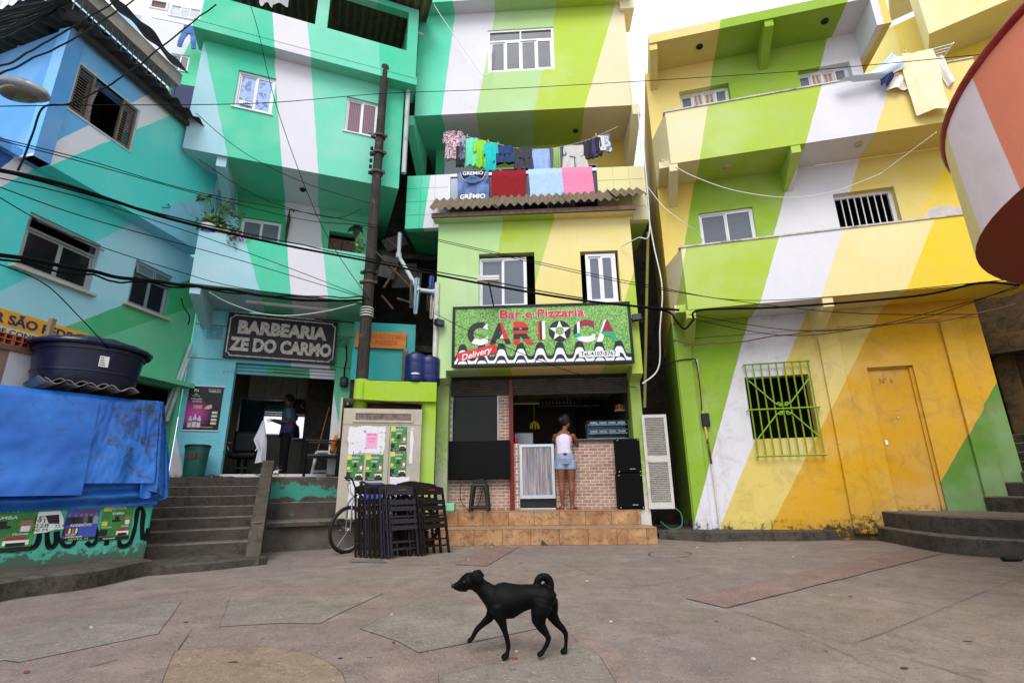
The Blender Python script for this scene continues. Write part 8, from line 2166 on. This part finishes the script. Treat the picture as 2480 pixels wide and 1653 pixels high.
mb = MB(); mb.lathe([(.102, .0), (.112, .05), (.104, .05)], (pu - .1, -1.22, zb1 + .0), 18); part(pp, 'pot_band', mb, mat('pot_blue', S(40, 66, 150), .5), True)
mb = MB(); mb.bbox(pu + .02, pu + .28, -1.28, -1.05, zb1, zb1 + .13, .01); part(pp, 'pot', mb, mat('pot_grey', S(140, 136, 126), .8))
random.seed(3)
for (x, y) in ((250, 300), (300, 275), (360, 285), (420, 345), (640, 440), (600, 400), (560, 360), (500, 370)):
    u_, z_ = FB.at('A7', x, y, 1.2); mb = MB(); b0_ = Vector((pu - .05, -1.2, zb1 + .12)); e_ = Vector((u_, -1.2 + random.uniform(-.2, .2), z_)); mid_ = b0_.lerp(e_, .5) + Vector((0, 0, .18)); sp = spline([b0_, mid_, e_], 12)
    mb.tube(sp, .006, 5); n = len(sp)
    for i in range(5, n):
        for s_ in (-1, 1):
            t_ = sp[min(i + 1, n - 1)] - sp[i - 1]; t_.normalize(); sd = t_.cross(Vector((0, 1, 0))); L_ = .16 * math.sin(math.pi * (.15 + .8 * i / n))
            blade(mb, sp[i], sp[i] + (t_ * .7 + Vector((sd.x, s_ * .5, sd.z)) * s_ * .9) * L_, .006, .04, 4)
    part(pp, 'frond', mb, M_leaf)
def leafmass(c, rx, ry, rz, n, s, m, nme, par, droop=.3):
    mb = MB()
    for i in range(n):
        v_ = Vector((random.gauss(0, .45), random.gauss(0, .45), random.gauss(0, .45))); p = Vector((c[0] + v_.x * rx, c[1] + v_.y * ry, c[2] + v_.z * rz)); d = Vector((random.uniform(-1, 1), random.uniform(-1, .4), random.uniform(-.6, .8))).normalized()
        blade(mb, p, p + d * s * random.uniform(.6, 1.3), s * .22, s * droop, 4)
    part(par, nme, mb, m)
leafmass((pu + .05, -1.15, zb1 + .22), .28, .16, .18, 150, .10, M_leaf, 'foliage', pp); leafmass((pu - .12, -1.2, zb1 + .2), .2, .14, .14, 80, .10, M_leaf2, 'foliage', pp); leafmass((pu + .32, -1.3, zb1 + .0), .12, .1, .28, 90, .07, M_leaf, 'foliage', pp)
mb = MB()
for i in range(26):
    p = Vector((pu + .34 + random.uniform(-.1, .25), -1.34, zb1 - .02 + random.uniform(-.06, .06))); mb.ball(p, .016, .016, .014, 6, 4)
part(pp, 'magenta_flowers', mb, mat('flower_magenta', S(180, 40, 130), .6))
hu, hz_ = FB.at('A7', 1700, 740, 1.1)
hp = thing('hanging_plant', 'trailing pot plant hanging on the balcony beside the pole', 'plant', FB, (hu, -1.1, hz_ - .3))
mb = MB(); mb.bbox(hu - .05, hu + .12, -1.15, -.98, hz_ - .03, hz_ + .0, .01); part(hp, 'tray', mb, mbal)
leafmass((hu + .02, -1.12, hz_ - .12), .12, .12, .28, 170, .07, M_leaf2, 'foliage', hp); leafmass((hu, -1.1, hz_ - .33), .07, .07, .2, 60, .05, M_leaf2, 'foliage', hp)
bu, bz_2 = FB.at('A7', 1690, 570, .9)
bg_ = thing('broadleaf_plant', 'large leaved dark plant above the wooden shutters', 'plant', FB, (bu, -.9, bz_2 - .3))
for i, (dx, dz) in enumerate(((-.2, -.12), (-.1, .05), (.05, .1), (.12, -.02), (-.02, -.15), (.1, .12), (-.16, .02))):
    mb = MB(); b0_ = Vector((bu, -.9, bz_2)); e_ = b0_ + Vector((dx * 1.1, -.08 + .04 * i, dz * 1.1)); blade(mb, b0_, e_, .07, .08, 8); part(bg_, 'leaf', mb, M_leafd)
mb = MB(); mb.tube([(bu, -.9, bz_2), (bu + .05, -.9, bz_2 - .4)], .008, 5); part(bg_, 'stem', mb, M_leafd)
# rolled umbrella on the wall
u_, z_ = FB.at('A7', 1048, 560, .06)
um = thing('umbrella', 'rolled brown umbrella hanging on the white band above the barber balcony', 'umbrella', FB, (u_, -.06, z_ - .5))
za, zb_ = FB.at('A7', 1048, 715, .06)[1], FB.at('A7', 1048, 440, .06)[1]
mb = MB(); mb.loft([((u_, -.06, za), .008, .008), ((u_, -.06, za + .15), .028, .028), ((u_ + .01, -.06, zb_ - .1), .035, .035), ((u_, -.06, zb_), .014, .014)], (1, 0, 0), 10); part(um, 'canopy', mb, mat('umbrella_brown', S(70, 56, 48), .8, 0, .3, 20), True)
mb = MB(); mb.tube(spline([(u_, -.06, zb_), (u_ + .005, -.06, zb_ + .07), (u_ + .04, -.06, zb_ + .11), (u_ + .08, -.06, zb_ + .08), (u_ + .075, -.06, zb_ + .05)], 6), .011, 8); part(um, 'handle', mb, M_black, True)

# ================================================================== bicycle
bk = thing('bicycle', 'dark bicycle with chrome fork leaning behind the folded chairs', 'bicycle', W0, (-2.2, 8.0, 0))
wbt = gz(q('C4', 195, 1308)); top_ = aty(q('C4', 440, 585), wbt.y + .1)
wc_ = aty(q('C4', 318, 905), wbt.y); wr_ = .335
fd = Vector((-.45, -.89, 0)).normalized(); fd = Vector((.55, .83, 0)).normalized()    # wheel plane direction (steered)
lean = (aty(q('C4', 430, 585), wbt.y + .1) - wbt); up_ = Vector((.12, .10, 1)).normalized()
wc_ = wbt + up_ * wr_
def wheel(c, e1, e2, nm, r):
    ax = e1.cross(e2).normalized(); mb = MB(); n = 40
    mb.tube([c + (e1 * math.cos(2 * math.pi * k / n) + e2 * math.sin(2 * math.pi * k / n)) * (r - .022) for k in range(n + 1)], .024, 10, cap=False); w_ = part(bk, nm, mb, M_black, True)
    mb = MB(); mb.tube([c + (e1 * math.cos(2 * math.pi * k / n) + e2 * math.sin(2 * math.pi * k / n)) * (r - .05) for k in range(n + 1)], .011, 6, cap=False); part(w_, 'rim', mb, M_chrome, True)
    mb = MB()
    for k in range(20):
        th = 2 * math.pi * k / 20; mb.tube([c + ax * (.02 if k % 2 else -.02), c + (e1 * math.cos(th) + e2 * math.sin(th)) * (r - .05)], .0016, 3, cap=False)
    part(w_, 'spoke', mb, M_chrome); mb = MB(); mb.tube([c - ax * .05, c + ax * .05], .018, 8); part(w_, 'hub', mb, M_chrome)
e2 = (up_ - fd * up_.dot(fd)).normalized()
wheel(wc_, fd, e2, 'front_wheel', wr_)
bd = Vector((.97, .22, 0)).normalized()
rc = wc_ + bd * 1.0 + Vector((0, .06, 0)); e2b = (Vector((.0, .12, 1))).normalized(); wheel(rc, bd, (e2b - bd * e2b.dot(bd)).normalized(), 'rear_wheel', wr_)
hd_ = wc_ + e2 * .52 + bd * .10; ht = hd_ + e2 * .16 + bd * .03
axf = fd.cross(e2).normalized()
for s_ in (-1, 1):
    mb = MB(); mb.tube(spline([wc_ + axf * .05 * s_, wc_ + axf * .05 * s_ + e2 * .2, wc_ + axf * .04 * s_ + e2 * .38, hd_], 5), .014, 8); part(bk, 'fork_blade', mb, M_chrome, True)
M_bike = mat('bike_frame', S(34, 38, 46), .3, .3, .1)
bbk = wc_ + bd * .58 + Vector((0, .04, -.05)); st_top = bbk + Vector((.14, .05, .5)); 
for a, b_, r_ in ((hd_, ht, .02), (ht, st_top - Vector((0, 0, .05)), .016), (hd_, bbk, .018), (bbk, st_top, .016), (bbk, rc, .011), (st_top, rc, .009)):
    mb = MB(); mb.tube([a, b_], r_, 8); part(bk, 'frame_tube', mb, M_bike, True)
sp_ = aty(q('C4', 1050, 290), 8.2)
mb = MB(); mb.tube([st_top, sp_ - Vector((0, 0, .05))], .013, 8); part(bk, 'seat_post', mb, M_chrome, True)
mb = MB(); mb.loft([(sp_ + bd * -.14, .022, .02), (sp_ + bd * -.04, .045, .03), (sp_ + bd * .07, .085, .04), (sp_ + bd * .12, .075, .035)], Vector((-bd.y, bd.x, 0)), 12); part(bk, 'saddle', mb, M_black, True)
hL = aty(q('C4', 300, 105), 7.75); hR = aty(q('C4', 820, 215), 8.25); hm = aty(q('C4', 510, 310), 8.02); h1_ = aty(q('C4', 400, 260), 7.9); h2_ = aty(q('C4', 640, 300), 8.15)
mb = MB(); mb.tube(spline([hL, aty(q('C4', 345, 130), 7.78), h1_, hm, h2_, hR], 7), .013, 8); hbar = part(bk, 'handlebar', mb, M_bike, True)
for a, b_ in ((hL, aty(q('C4', 225, 105), 7.72)), (hR, aty(q('C4', 930, 240), 8.3))):
    mb = MB(); mb.tube([a, b_], .018, 8); part(hbar, 'grip', mb, M_black, True)
mb = MB(); mb.tube([ht, hm], .016, 8); part(bk, 'stem', mb, M_chrome, True)
for a, m_, b_ in (((285, 130), (290, 300), (420, 480)), ((305, 130), (330, 330), (450, 470))):
    mb = MB(); mb.tube(spline([aty(q('C4', *a), 7.76), aty(q('C4', *m_), 7.8), aty(q('C4', *b_), 7.95)], 8), .004, 5); part(bk, 'brake_cable', mb, M_cable)

# ================================================================== folding chairs
M_cw = mat('chair_wood_dark', S(30, 26, 34), .4, 0, .25, 4, .1, stretch=(1, 8, 8)); M_cw2 = mat('chair_wood_brown', S(24, 17, 14), .5, 0, .3, 4, .1, spec=.25, stretch=(1, 8, 8))
M_stamp = mat('stamp_orange', S(150, 80, 56), .6)
def folding_chair(lab, base, yaw, leanb, m, H=.98, w_=.44, open_back=True, grp='folded wooden chairs'):
    """slatted wooden chair folded flat: local x across, z up along the chair, -y front"""
    o = _link('folding_chair', None); tag(o, lab, 'chair', grp); OFF[o.name] = (0, 0, 0)
    o.location = base; o.rotation_euler = (R_(-leanb), 0, yaw)
    hw = w_ / 2
    for s_ in (-1, 1):
        mb = MB(); mb.bbox(s_ * hw - .012, s_ * hw + .012, -.02, .02, 0, H - .03, .004); part(o, 'leg', mb, m)
        mb = MB(); mb.bbox(s_ * (hw - .03) - .011, s_ * (hw - .03) + .011, -.045, -.012, .02, H * .80, .004); part(o, 'leg', mb, m)
        mb = MB(); mb.bbox(s_ * (hw - .055) - .009, s_ * (hw - .055) + .009, -.062, -.04, H * .34, H * .80, .004); part(o, 'seat_rail', mb, m)
    pts = [(-hw + .01, H - .13), (hw - .01, H - .13), (hw - .01, H - .03)] + [(hw * (1 - 2 * i / 8) * .96, H - .03 + .03 * math.sin(math.pi * i / 8)) for i in range(9)] + [(-hw + .01, H - .03)]
    mb = MB(); mb.prism(pts, -.03, -.014); bp_ = part(o, 'back_panel', mb, m)
    mb = MB(); text(mb, 'BOHEMIA', .02, H - .07, -.0305, .018, .12, 0, ext=.0015); part(bp_, 'stamp', mb, M_stamp)
    for k in range(5):
        z_ = H * .36 + k * H * .088
        if k == 2: mb = MB(); mb.bbox(-hw + .02, hw - .02, -.06, -.045, z_, z_ + .022, .003)
        else: mb = MB(); mb.bbox(-hw + .03, hw - .03, -.076, -.06, z_, z_ + .06, .004)
        part(o, 'seat_slat', mb, m)
    for z_ in (.10, .19):
        mb = MB(); mb.bbox(-hw + .01, hw - .01, -.012, .01, z_, z_ + .022, .003); part(o, 'rung', mb, m)
    return o
b1_ = (gz(q('C4', 930, 1395)) + gz(q('C4', 1390, 1345))) / 2; v1 = gz(q('C4', 1390, 1345)) - gz(q('C4', 930, 1395)); yaw1 = math.atan2(v1.y, v1.x)
folding_chair('folded dark violet wooden chair in front of its row, slats facing out', b1_, yaw1, 13, M_cw, .96, v1.length + .02)
b2_ = (gz(q('C4', 1465, 1345)) + gz(q('C4', 1870, 1290))) / 2; v2 = gz(q('C4', 1870, 1290)) - gz(q('C4', 1465, 1345)); yaw2 = math.atan2(v2.y, v2.x)
folding_chair('folded brown wooden chair leaning beside the dark violet one', b2_, yaw2, 12, M_cw2, .95, v2.length + .02)
nrm = Vector((-math.sin(yaw1), math.cos(yaw1), 0)); alng = Vector((math.cos(yaw1), math.sin(yaw1), 0))
for k in range(6):
    folding_chair('folded dark wooden chair in the tight row behind the violet one', b1_ + nrm * (.085 * (k + 1)) - alng * (.035 * (k + 1) + .03), yaw1, 12 - .3 * k, M_cw2 if k % 3 else M_cw, .97 + .01 * (k % 2), .44, grp='row of folded chairs')
nrm2 = Vector((-math.sin(yaw2), math.cos(yaw2), 0)); al2 = Vector((math.cos(yaw2), math.sin(yaw2), 0))
for k in range(3):
    folding_chair('folded brown wooden chair tucked behind the brown front chair', b2_ + nrm2 * (.08 * (k + 1)) - al2 * (.06 * (k + 1)), yaw2, 11, M_cw2, .99 + .015 * k, .44, grp='brown chairs tucked behind')
# ================================================================== window grille, cables, lamp, small fittings
gr = thing('window_grille', 'lime green wrought iron grille over the ground floor window', 'grille', FG, (.5, -.07, 1.3))
M_gr = mat('grille_lime', mul(S(150, 190, 50), .8), .5, .2, .15)
gd = .08
gc = [FG.at('C1', 580, 293, gd), FG.at('C1', 1005, 258, gd), FG.at('C1', 655, 918, gd), FG.at('C1', 1100, 888, gd)]
gx0, gx1 = (gc[0][0] + gc[2][0]) / 2 + .0, (gc[1][0] + gc[3][0]) / 2; gzt, gzb = (gc[0][1] + gc[1][1]) / 2, (gc[2][1] + gc[3][1]) / 2
for k in range(9):
    x_ = gx0 + (gx1 - gx0) * k / 8; mb = MB(); mb.bar((x_, -gd, gzb), (x_, -gd, gzt), .018); part(gr, 'bar', mb, M_gr)
zm_ = FG.at('C1', 830, 585, gd)[1]
for z_, e_ in ((gzt, .03), (gzb, .03), (zm_, .06)):
    mb = MB(); mb.bar((gx0 - e_, -gd - .012, z_), (gx1 + e_, -gd - .012, z_), .02); part(gr, 'cross_bar', mb, M_gr)
cxm = (gx0 + gx1) / 2
for sx in (-1, 1):
    for sz in (-1, 1):
        ex, ez = cxm + sx * (gx1 - gx0) * .48, zm_ + sz * (gzt - gzb) * .32
        P_ = [(ex, -gd - .03, ez), (cxm + sx * .13, -gd - .03, zm_ + sz * .10), (cxm + sx * .02, -gd - .03, zm_ + sz * .05)]
        mb = MB(); mb.tube(P_, .012, 6); part(gr, 'diagonal', mb, M_gr)
        mb = MB(); sc_ = [(cxm + sx * (.09 + .045 * math.cos(a_ / 10 * 5.5) * (1 - a_ / 16)) - sx * .03, -gd - .03, zm_ + sz * (.07 + .045 * math.sin(a_ / 10 * 5.5) * (1 - a_ / 16))) for a_ in range(11)]
        mb.tube(sc_, .010, 6); part(gr, 'scroll', mb, M_gr)
for x_, z_ in ((gx0 - .02, gzt), (gx1 + .02, gzt), (gx0, gzb), (gx1, gzb), (gx0 - .06, zm_), (gx1 + .06, zm_)):
    mb = MB(); mb.bar((x_, -gd - .01, z_), (x_, .004, z_), .016); part(gr, 'wall_tie', mb, M_gr)
# electric meter cable on the lime wall
cm_ = thing('junction_box', 'black junction box with conduit on the lime wall', 'junction box', FG, (-.7, -.05, 1.5))
u_, z_ = FG.at('C1', 305, 660, .06); mb = MB(); mb.bbox(u_ - .07, u_ + .07, -.08, -.001, z_ - .12, z_ + .12, .015); part(cm_, 'box', mb, M_black)
pc_ = [(245, 250), (262, 400), (275, 560), (290, 640), (345, 960)]
mb = MB(); mb.tube(spline([(FG.at('C1', x, y, .05)[0], -.05, FG.at('C1', x, y, .05)[1]) for x, y in pc_], 6), .018, 8); part(cm_, 'conduit', mb, mg0)
mb = MB(); mb.tube(spline([(FG.at('C1', x, y, .07)[0], -.07, FG.at('C1', x, y, .07)[1]) for x, y in ((0, 330), (100, 265), (210, 250), (240, 265), (262, 400), (280, 600))], 6), .010, 6); part(cm_, 'lead', mb, M_cable)
mb = MB(); mb.tube([(FG.at('C1', 345, 960, .05)[0], -.05, FG.at('C1', 345, 960, .05)[1]), (FG.at('C1', 405, 1400, .05)[0], -.05, .16)], .017, 8); part(cm_, 'conduit', mb, mat('conduit_white', S(206, 202, 198), .7, 0, .1, 5, dirt=S(90, 84, 74), damt=.5))
# meter on the barber wall
mt = thing('electric_meter', 'black electric meter box hanging on the green barber wall', 'meter', FB, (1.0, -.1, 2.6)); u_, z_ = FB.at('B5', 1542, 655, .08)
mb = MB(); mb.bbox(u_ - .075, u_ + .075, -.12, -.002, z_ - .1, z_ + .1, .03); mm_ = part(mt, 'case', mb, mat('meter_black', S(34, 36, 40), .4)); mb = MB(); mb.bbox(u_ - .045, u_ + .045, -.135, -.12, z_ - .03, z_ + .06, .015); part(mm_, 'dial', mb, M_glass)
mb = MB(); mb.tube(spline([(FB.at('B5', x, y, .04)[0], -.04, FB.at('B5', x, y, .04)[1]) for x, y in ((1560, 340), (1565, 450), (1548, 540), (1545, 610))], 6), .012, 6); part(mt, 'lead', mb, M_cable)

def cable(pts, r, lab, m=None, grp=None, nm='overhead_cable', k=8, wob=.0):
    P = spline([aty(q(z_, x, y), Y) for z_, x, y, Y in pts], k)
    if wob: P = [p + Vector((mnoise.noise(p * 3), mnoise.noise(p * 3 + Vector((5, 0, 0))), mnoise.noise(p * 3 + Vector((0, 7, 0))))) * wob for p in P]
    mb = MB(); mb.tube(P, r, 6); return solo(nm, mb, m or M_cable, lab, 'cable', W0, grp, True)
Z = lambda x, y, Y: ('Z', x / .9485, y / .9485, Y)       # read off the whole view
G1, G2 = 'overhead cables crossing the square', 'thin wires crossing the square'
# the thick bundle from the left past the pole to the bar corner
cable([Z(-60, 380, 3.6), Z(150, 425, 4.4), Z(400, 505, 5.8), Z(640, 560, 7.2), Z(848, 600, 8.45), Z(1100, 650, 8.15), Z(1340, 690, 7.9), Z(1560, 712, 8.0)], .02, 'thick black cable bundle running from the blue house past the pole to the striped house', k=10)
cable([Z(-60, 374, 3.62), Z(400, 499, 5.85), Z(848, 594, 8.48), Z(1340, 686, 7.95)], .010, 'slim black cable lying along the thick bundle past the pole', wob=.02)
cable([Z(-60, 575, 4.2), Z(150, 610, 5.0), Z(300, 640, 5.8), Z(430, 655, 6.4), Z(560, 672, 7.4), Z(700, 690, 8.0), Z(835, 690, 8.5)], .022, 'thick black cable along the foot of the barber balcony to the pole', k=10, wob=.02)
cable([Z(-60, 582, 4.2), Z(300, 648, 5.8), Z(430, 660, 6.4), Z(700, 683, 8.0), Z(835, 684, 8.5)], .012, 'tangled slim cable hanging along the foot of the barber balcony', k=10, wob=.06)
for i, (a, b_) in enumerate((((0, 445), (0, 300)), ((0, 0), (0, 0)))): pass
thin = [
    [Z(-40, 245, 4.5), Z(160, 242, 5.2), Z(600, 237, 6.6), Z(880, 215, 8.4), Z(1200, 202, 8.2), Z(1800, 166, 8.2), Z(2260, 125, 6.0)],
    [Z(-40, 312, 4.0), Z(200, 375, 5.2), Z(480, 452, 6.8), Z(700, 505, 8.0), Z(860, 522, 8.5), Z(1100, 575, 8.3), Z(1490, 660, 7.9), Z(1900, 715, 7.6), Z(2240, 722, 6.6)],
    [Z(-40, 308, 4.02), Z(200, 368, 5.2), Z(480, 447, 6.8), Z(860, 517, 8.5), Z(1100, 571, 8.3), Z(1490, 655, 7.9), Z(1750, 690, 7.7), Z(2340, 640, 6.0)],
    [Z(-40, 415, 4.0), Z(200, 500, 5.0), Z(470, 575, 6.5), Z(600, 612, 7.3), Z(855, 690, 8.5)],
    [Z(-40, 400, 4.0), Z(200, 458, 5.0), Z(470, 545, 6.6), Z(690, 625, 7.8), Z(850, 688, 8.5)],
    [Z(-40, 430, 4.0), Z(160, 540, 5.0), Z(400, 620, 6.3), Z(560, 662, 7.4), Z(845, 700, 8.5)],
    [Z(560, -30, 7.0), Z(590, 60, 7.2), Z(640, 260, 7.5), Z(740, 520, 8.0), Z(850, 690, 8.5)],
    [Z(-20, 600, 4.0), Z(100, 650, 4.6), Z(180, 725, 5.2), Z(250, 800, 5.8)],
    [Z(450, 260, 7.0), Z(560, 350, 7.4), Z(700, 420, 8.2), Z(860, 470, 8.7)],
    [Z(455, 365, 7.2), Z(600, 455, 8.0), Z(760, 500, 8.6), Z(830, 480, 8.6)],
    [Z(1000, 720, 8.6), Z(1100, 770, 8.5), Z(1300, 850, 8.4), Z(1460, 890, 8.5)],
    [Z(1580, 730, 7.9), Z(1800, 770, 7.8), Z(2000, 750, 7.8), Z(2200, 700, 7.4), Z(2340, 660, 6.6)],
    [Z(1580, 722, 7.9), Z(1850, 760, 7.8), Z(2100, 735, 7.6), Z(2340, 655, 6.2)],
]
for p in thin: cable(p, .006, 'thin black wire strung across the square between the houses', grp=G2)
cable([Z(2340, 655, 6.0), Z(2250, 650, 6.6), Z(2100, 680, 7.2), Z(1800, 705, 7.7), Z(1610, 712, 7.9), Z(1592, 735, 7.95), Z(1572, 755, 7.95), Z(1552, 735, 7.98), Z(1520, 712, 8.0), Z(1340, 690, 7.9)], .018, 'thick black cable under the lower balcony of the striped house', k=10)
cable([('C1', 80, 130, 8.45), ('C1', 300, 145, 8.5), ('C1', 560, 130, 8.55), ('C1', 900, 75, 8.3), ('C1', 1400, 20, 8.0), ('C2', 700, -20, 7.6), ('C2', 1100, -120, 7.0)], .012, 'brown cable along the top of the orange ground floor wall', mat('cable_brown', S(96, 72, 48), .8), wob=.03)
# bundle in the top left corner
for i in range(9):
    cable([('A1', -250, 150 + i * 38, 3.6 + .05 * i), ('A1', 200, 60 + i * 26, 4.2 + .1 * i), ('A1', 560, -20 + i * 9, 4.8 + .1 * i), ('A1', 1000, -160 - i * 10, 5.4 + .1 * i)], .011 if i % 3 else .02, 'black cable in the bundle above the blue house roof', grp='cable bundle above the blue house', wob=.01)
for p in ([('A1', -60, 620, 3.8), ('A1', 150, 540, 4.2), ('A1', 400, 390, 4.7), ('A1', 640, 250, 5.0), ('A1', 1110, -20, 5.6)], [('A1', -60, 700, 3.8), ('A1', 300, 530, 4.4), ('A1', 700, 330, 5.0), ('A1', 1230, -10, 5.8)],
          [('A1', 150, 1540, 4.2), ('A1', 290, 1220, 4.3), ('A1', 395, 975, 4.4), ('A1', 600, 940, 4.6), ('A1', 820, 860, 4.9), ('A1', 1000, 755, 5.1), ('A1', 1250, 590, 5.4), ('A1', 1500, 390, 5.7), ('A1', 1950, 40, 6.2)]):
    cable(p, .010, 'kinked black wire climbing across the blue wall to the roofs', grp='kinked wires on the blue house', wob=.015)
cable([('A6', 1640, 0, 8.0), ('A6', 1560, 180, 7.8), ('A6', 1570, 320, 7.7), ('A6', 1610, 400, 7.6), ('A6', 1530, 398, 7.55)], .007, 'short black wire dangling on the teal upper storey')
cable([('A6', 1720, 1250, 8.0), ('A6', 1760, 1380, 8.0), ('A6', 1780, 1440, 8.0), ('A6', 1800, 1520, 8.0)], .009, 'tangled wire hanging at the corner of the blue house', wob=.08)
cable([('A7', 330, 1165, 7.2), ('A7', 500, 1260, 7.5), ('A7', 800, 1360, 7.9), ('A7', 1080, 1380, 8.2), ('A7', 1400, 1340, 8.4), ('A7', 1690, 1270, 8.5)], .008, 'pale wire sagging in front of the barber sign', M_cable_w)
# white cables at the striped house
cable([('A4', 100, 640, 8.9), ('A4', 170, 1000, 8.6), ('A4', 210, 1560, 8.5), ('B1', 80, 700, 8.5), ('B1', 170, 1150, 8.5), ('B1', 150, 1560, 8.6), ('B7', 2290, 700, 8.7), ('B7', 2130, 860, 8.7)], .012, 'white cable running down the alley corner of the striped house', M_cable_w)
cable([('A4', 120, 640, 8.85), ('A4', 190, 1000, 8.5), ('A4', 240, 1560, 8.4), ('B1', 50, 640, 8.4), ('B1', -60, 690, 8.5), ('A8', 2000, 725, 8.8)], .010, 'white cable looping to the yellow wall of the bar', M_cable_w)
cable([('A4', 380, 1440, 8.6), ('B1', 290, 10, 8.5), ('B1', 480, 110, 8.3), ('B1', 860, 240, 8.0), ('B1', 1370, 308, 7.7), ('B1', 1800, 250, 7.3), ('B2', 300, 170, 7.1), ('B2', 520, 80, 6.9), ('A5', 700, 1530, 6.8), ('A5', 1150, 1195, 6.0)], .008, 'white wire sagging in front of the middle storey of the striped house', M_cable_w)
cable([('B1', 30, 200, 8.5), ('B1', 190, 400, 8.45), ('B1', 400, 560, 8.4), ('B1', 500, 630, 8.5), ('B1', 560, 720, 8.6)], .008, 'white wire ending at the middle window of the striped house', M_cable_w)
cable([('A3', 320, 0, 9.0), ('A3', 375, 100, 9.0), ('A3', 600, 430, 9.05), ('A3', 800, 690, 9.1), ('A3', 860, 480, 9.1), ('A3', 875, 360, 9.12)], .008, 'white wire hanging to the top window of the bar building', M_cable_w)
# green hose by the alley
cable([('C1', 0, 1350, 8.9), ('C1', 70, 1400, 8.7), ('C1', 140, 1380, 8.8), ('C1', 140, 1300, 8.9), ('C1', 100, 1260, 9.0)], .010, 'thin green hose coiled by the foot of the lime wall', mat('hose_green', S(40, 110, 84), .5), nm='garden_hose')
# black shoe-like object on the stairs foot
P = gz(q('D3', 2275, 258)); mb = MB(); mb.loft([(P + Vector((-.09, .0, .03)), .04, .025), (P + Vector((0, 0, .035)), .05, .03), (P + Vector((.1, .0, .025)), .045, .02)], (0, 1, 0), 12); solo('sandal', mb, M_black, 'black rubber sandal lying at the foot of the curved steps', 'sandal', W0, None, True)
# street lamp
sl_ = thing('street_lamp', 'grey street lamp head with a yellowed glass bowl', 'street lamp', W0, (-4.9, 4.6, 4.2))
SY = 4.4
L0, L1 = aty(q('A1', -260, 760), SY), aty(q('A1', 405, 880), SY)
ax = (L1 - L0); Ln = ax.length; ax.normalize()
c_ = [L0 + ax * Ln * f for f in (0, .35, .6, .8, .94, 1.0)]
dwn = Vector((0, 0, -1))
mb = MB(); mb.loft([(p + Vector((0, 0, .05)), r, r * .55) for p, r in zip(c_, (.05, .10, .15, .155, .11, .03))], (0, 1, 0), 18); part(sl_, 'housing', mb, mat('lamp_grey', S(150, 150, 150), .4, .4, .1), True)
mb = MB(); mb.ball(L0 + ax * Ln * .70 + Vector((0, 0, .0)), .24, .125, .075, 20, 10); part(sl_, 'glass_bowl', mb, mat('lamp_bowl', S(120, 108, 76), .15, 0, .3, 6, spec=.6), True)
mb = MB(); mb.bar(L0 + ax * Ln * .45 + Vector((0, 0, .13)), L0 + ax * Ln * .45 + Vector((0, 0, .02)), .03); part(sl_, 'latch', mb, M_black)
mb = MB(); mb.tube([L0, L0 + Vector((-1.2, .3, -.1)), L0 + Vector((-1.5, .4, -1.0)), L0 + Vector((-1.5, .4, -4.2 - .0))], .04, 10); part(sl_, 'arm', mb, MC['lamp_grey'], True)
# white plastic chairs stacked on the roof corner
pcx = thing('plastic_chair', 'white plastic garden chair on the roof behind the cable bundle', 'chair', W0, (-8.2, 6.6, 7.9))
A_ = aty(q('A1', 100, 130), 6.2)
mb = MB()
for k in range(5):
    mb.bbox(A_.x - .3 + k * .13, A_.x - .24 + k * .13, A_.y, A_.y + .02, A_.z - .4, A_.z + .35, .01)
mb.bbox(A_.x - .34, A_.x + .36, A_.y - .005, A_.y + .025, A_.z + .33, A_.z + .42, .01); part(pcx, 'backrest', mb, M_white)
mb = MB(); mb.bbox(A_.x - .34, A_.x + .36, A_.y - .4, A_.y, A_.z - .46, A_.z - .4, .02); part(pcx, 'seat', mb, M_white)
for sx in (-.32, .34):
    for sy in (-.36, -.02):
        mb = MB(); mb.bar((A_.x + sx, A_.y + sy, A_.z - .44), (A_.x + sx, A_.y + sy, A_.z - .85), .05); part(pcx, 'leg', mb, M_white)
# leaning pipes and the wooden post by the barber's left corner
for i, (x0_, y0_, x1_, y1_) in enumerate(((225, 340, 75, 790), (200, 470, 120, 800))):
    a = FB.at('B5', x0_, y0_, .15); b_ = FB.at('B5', x1_, y1_, .15); mb = MB(); mb.tube([(a[0], -.15 - .04 * i, a[1]), (b_[0] - .12, -.15 - .04 * i, ZT + .95)], .035, 8); solo('pvc_pipe', mb, M_pvc, 'grey plastic pipe leaning at the left corner of the barber shop', 'pipe', FB, 'leaning pipes by the barber shop', True)
a = FL.at('B3', 530, 130, .5); b_ = FL.at('B3', 515, 260, .5); mb = MB(); mb.bbox(a[0] - .03, a[0] + .03, -.53, -.47, 1.9, a[1], .005); solo('wooden_post', mb, M_ply, 'short wooden post sticking up in front of the painted sign', 'post', FL)
# laundry in the roof storey of the barber building
for i, (x, w_) in enumerate(((840, .25), (960, .35))):
    u_, z_ = FB.at('A2', x, 0, 1.2); mb = MB(); mb.grid(lambda s, r: (u_ + w_ * (s - .5), -1.2 + .03 * math.sin(s * 9 + i), z_ + .5 - (.62 + .05 * math.sin(s * 7)) * r), 12, 8); solo('white_cloth', mb, M_white, 'white cloth drying in the open roof storey of the barber building', 'cloth', FB, 'cloths in the roof storey', True)
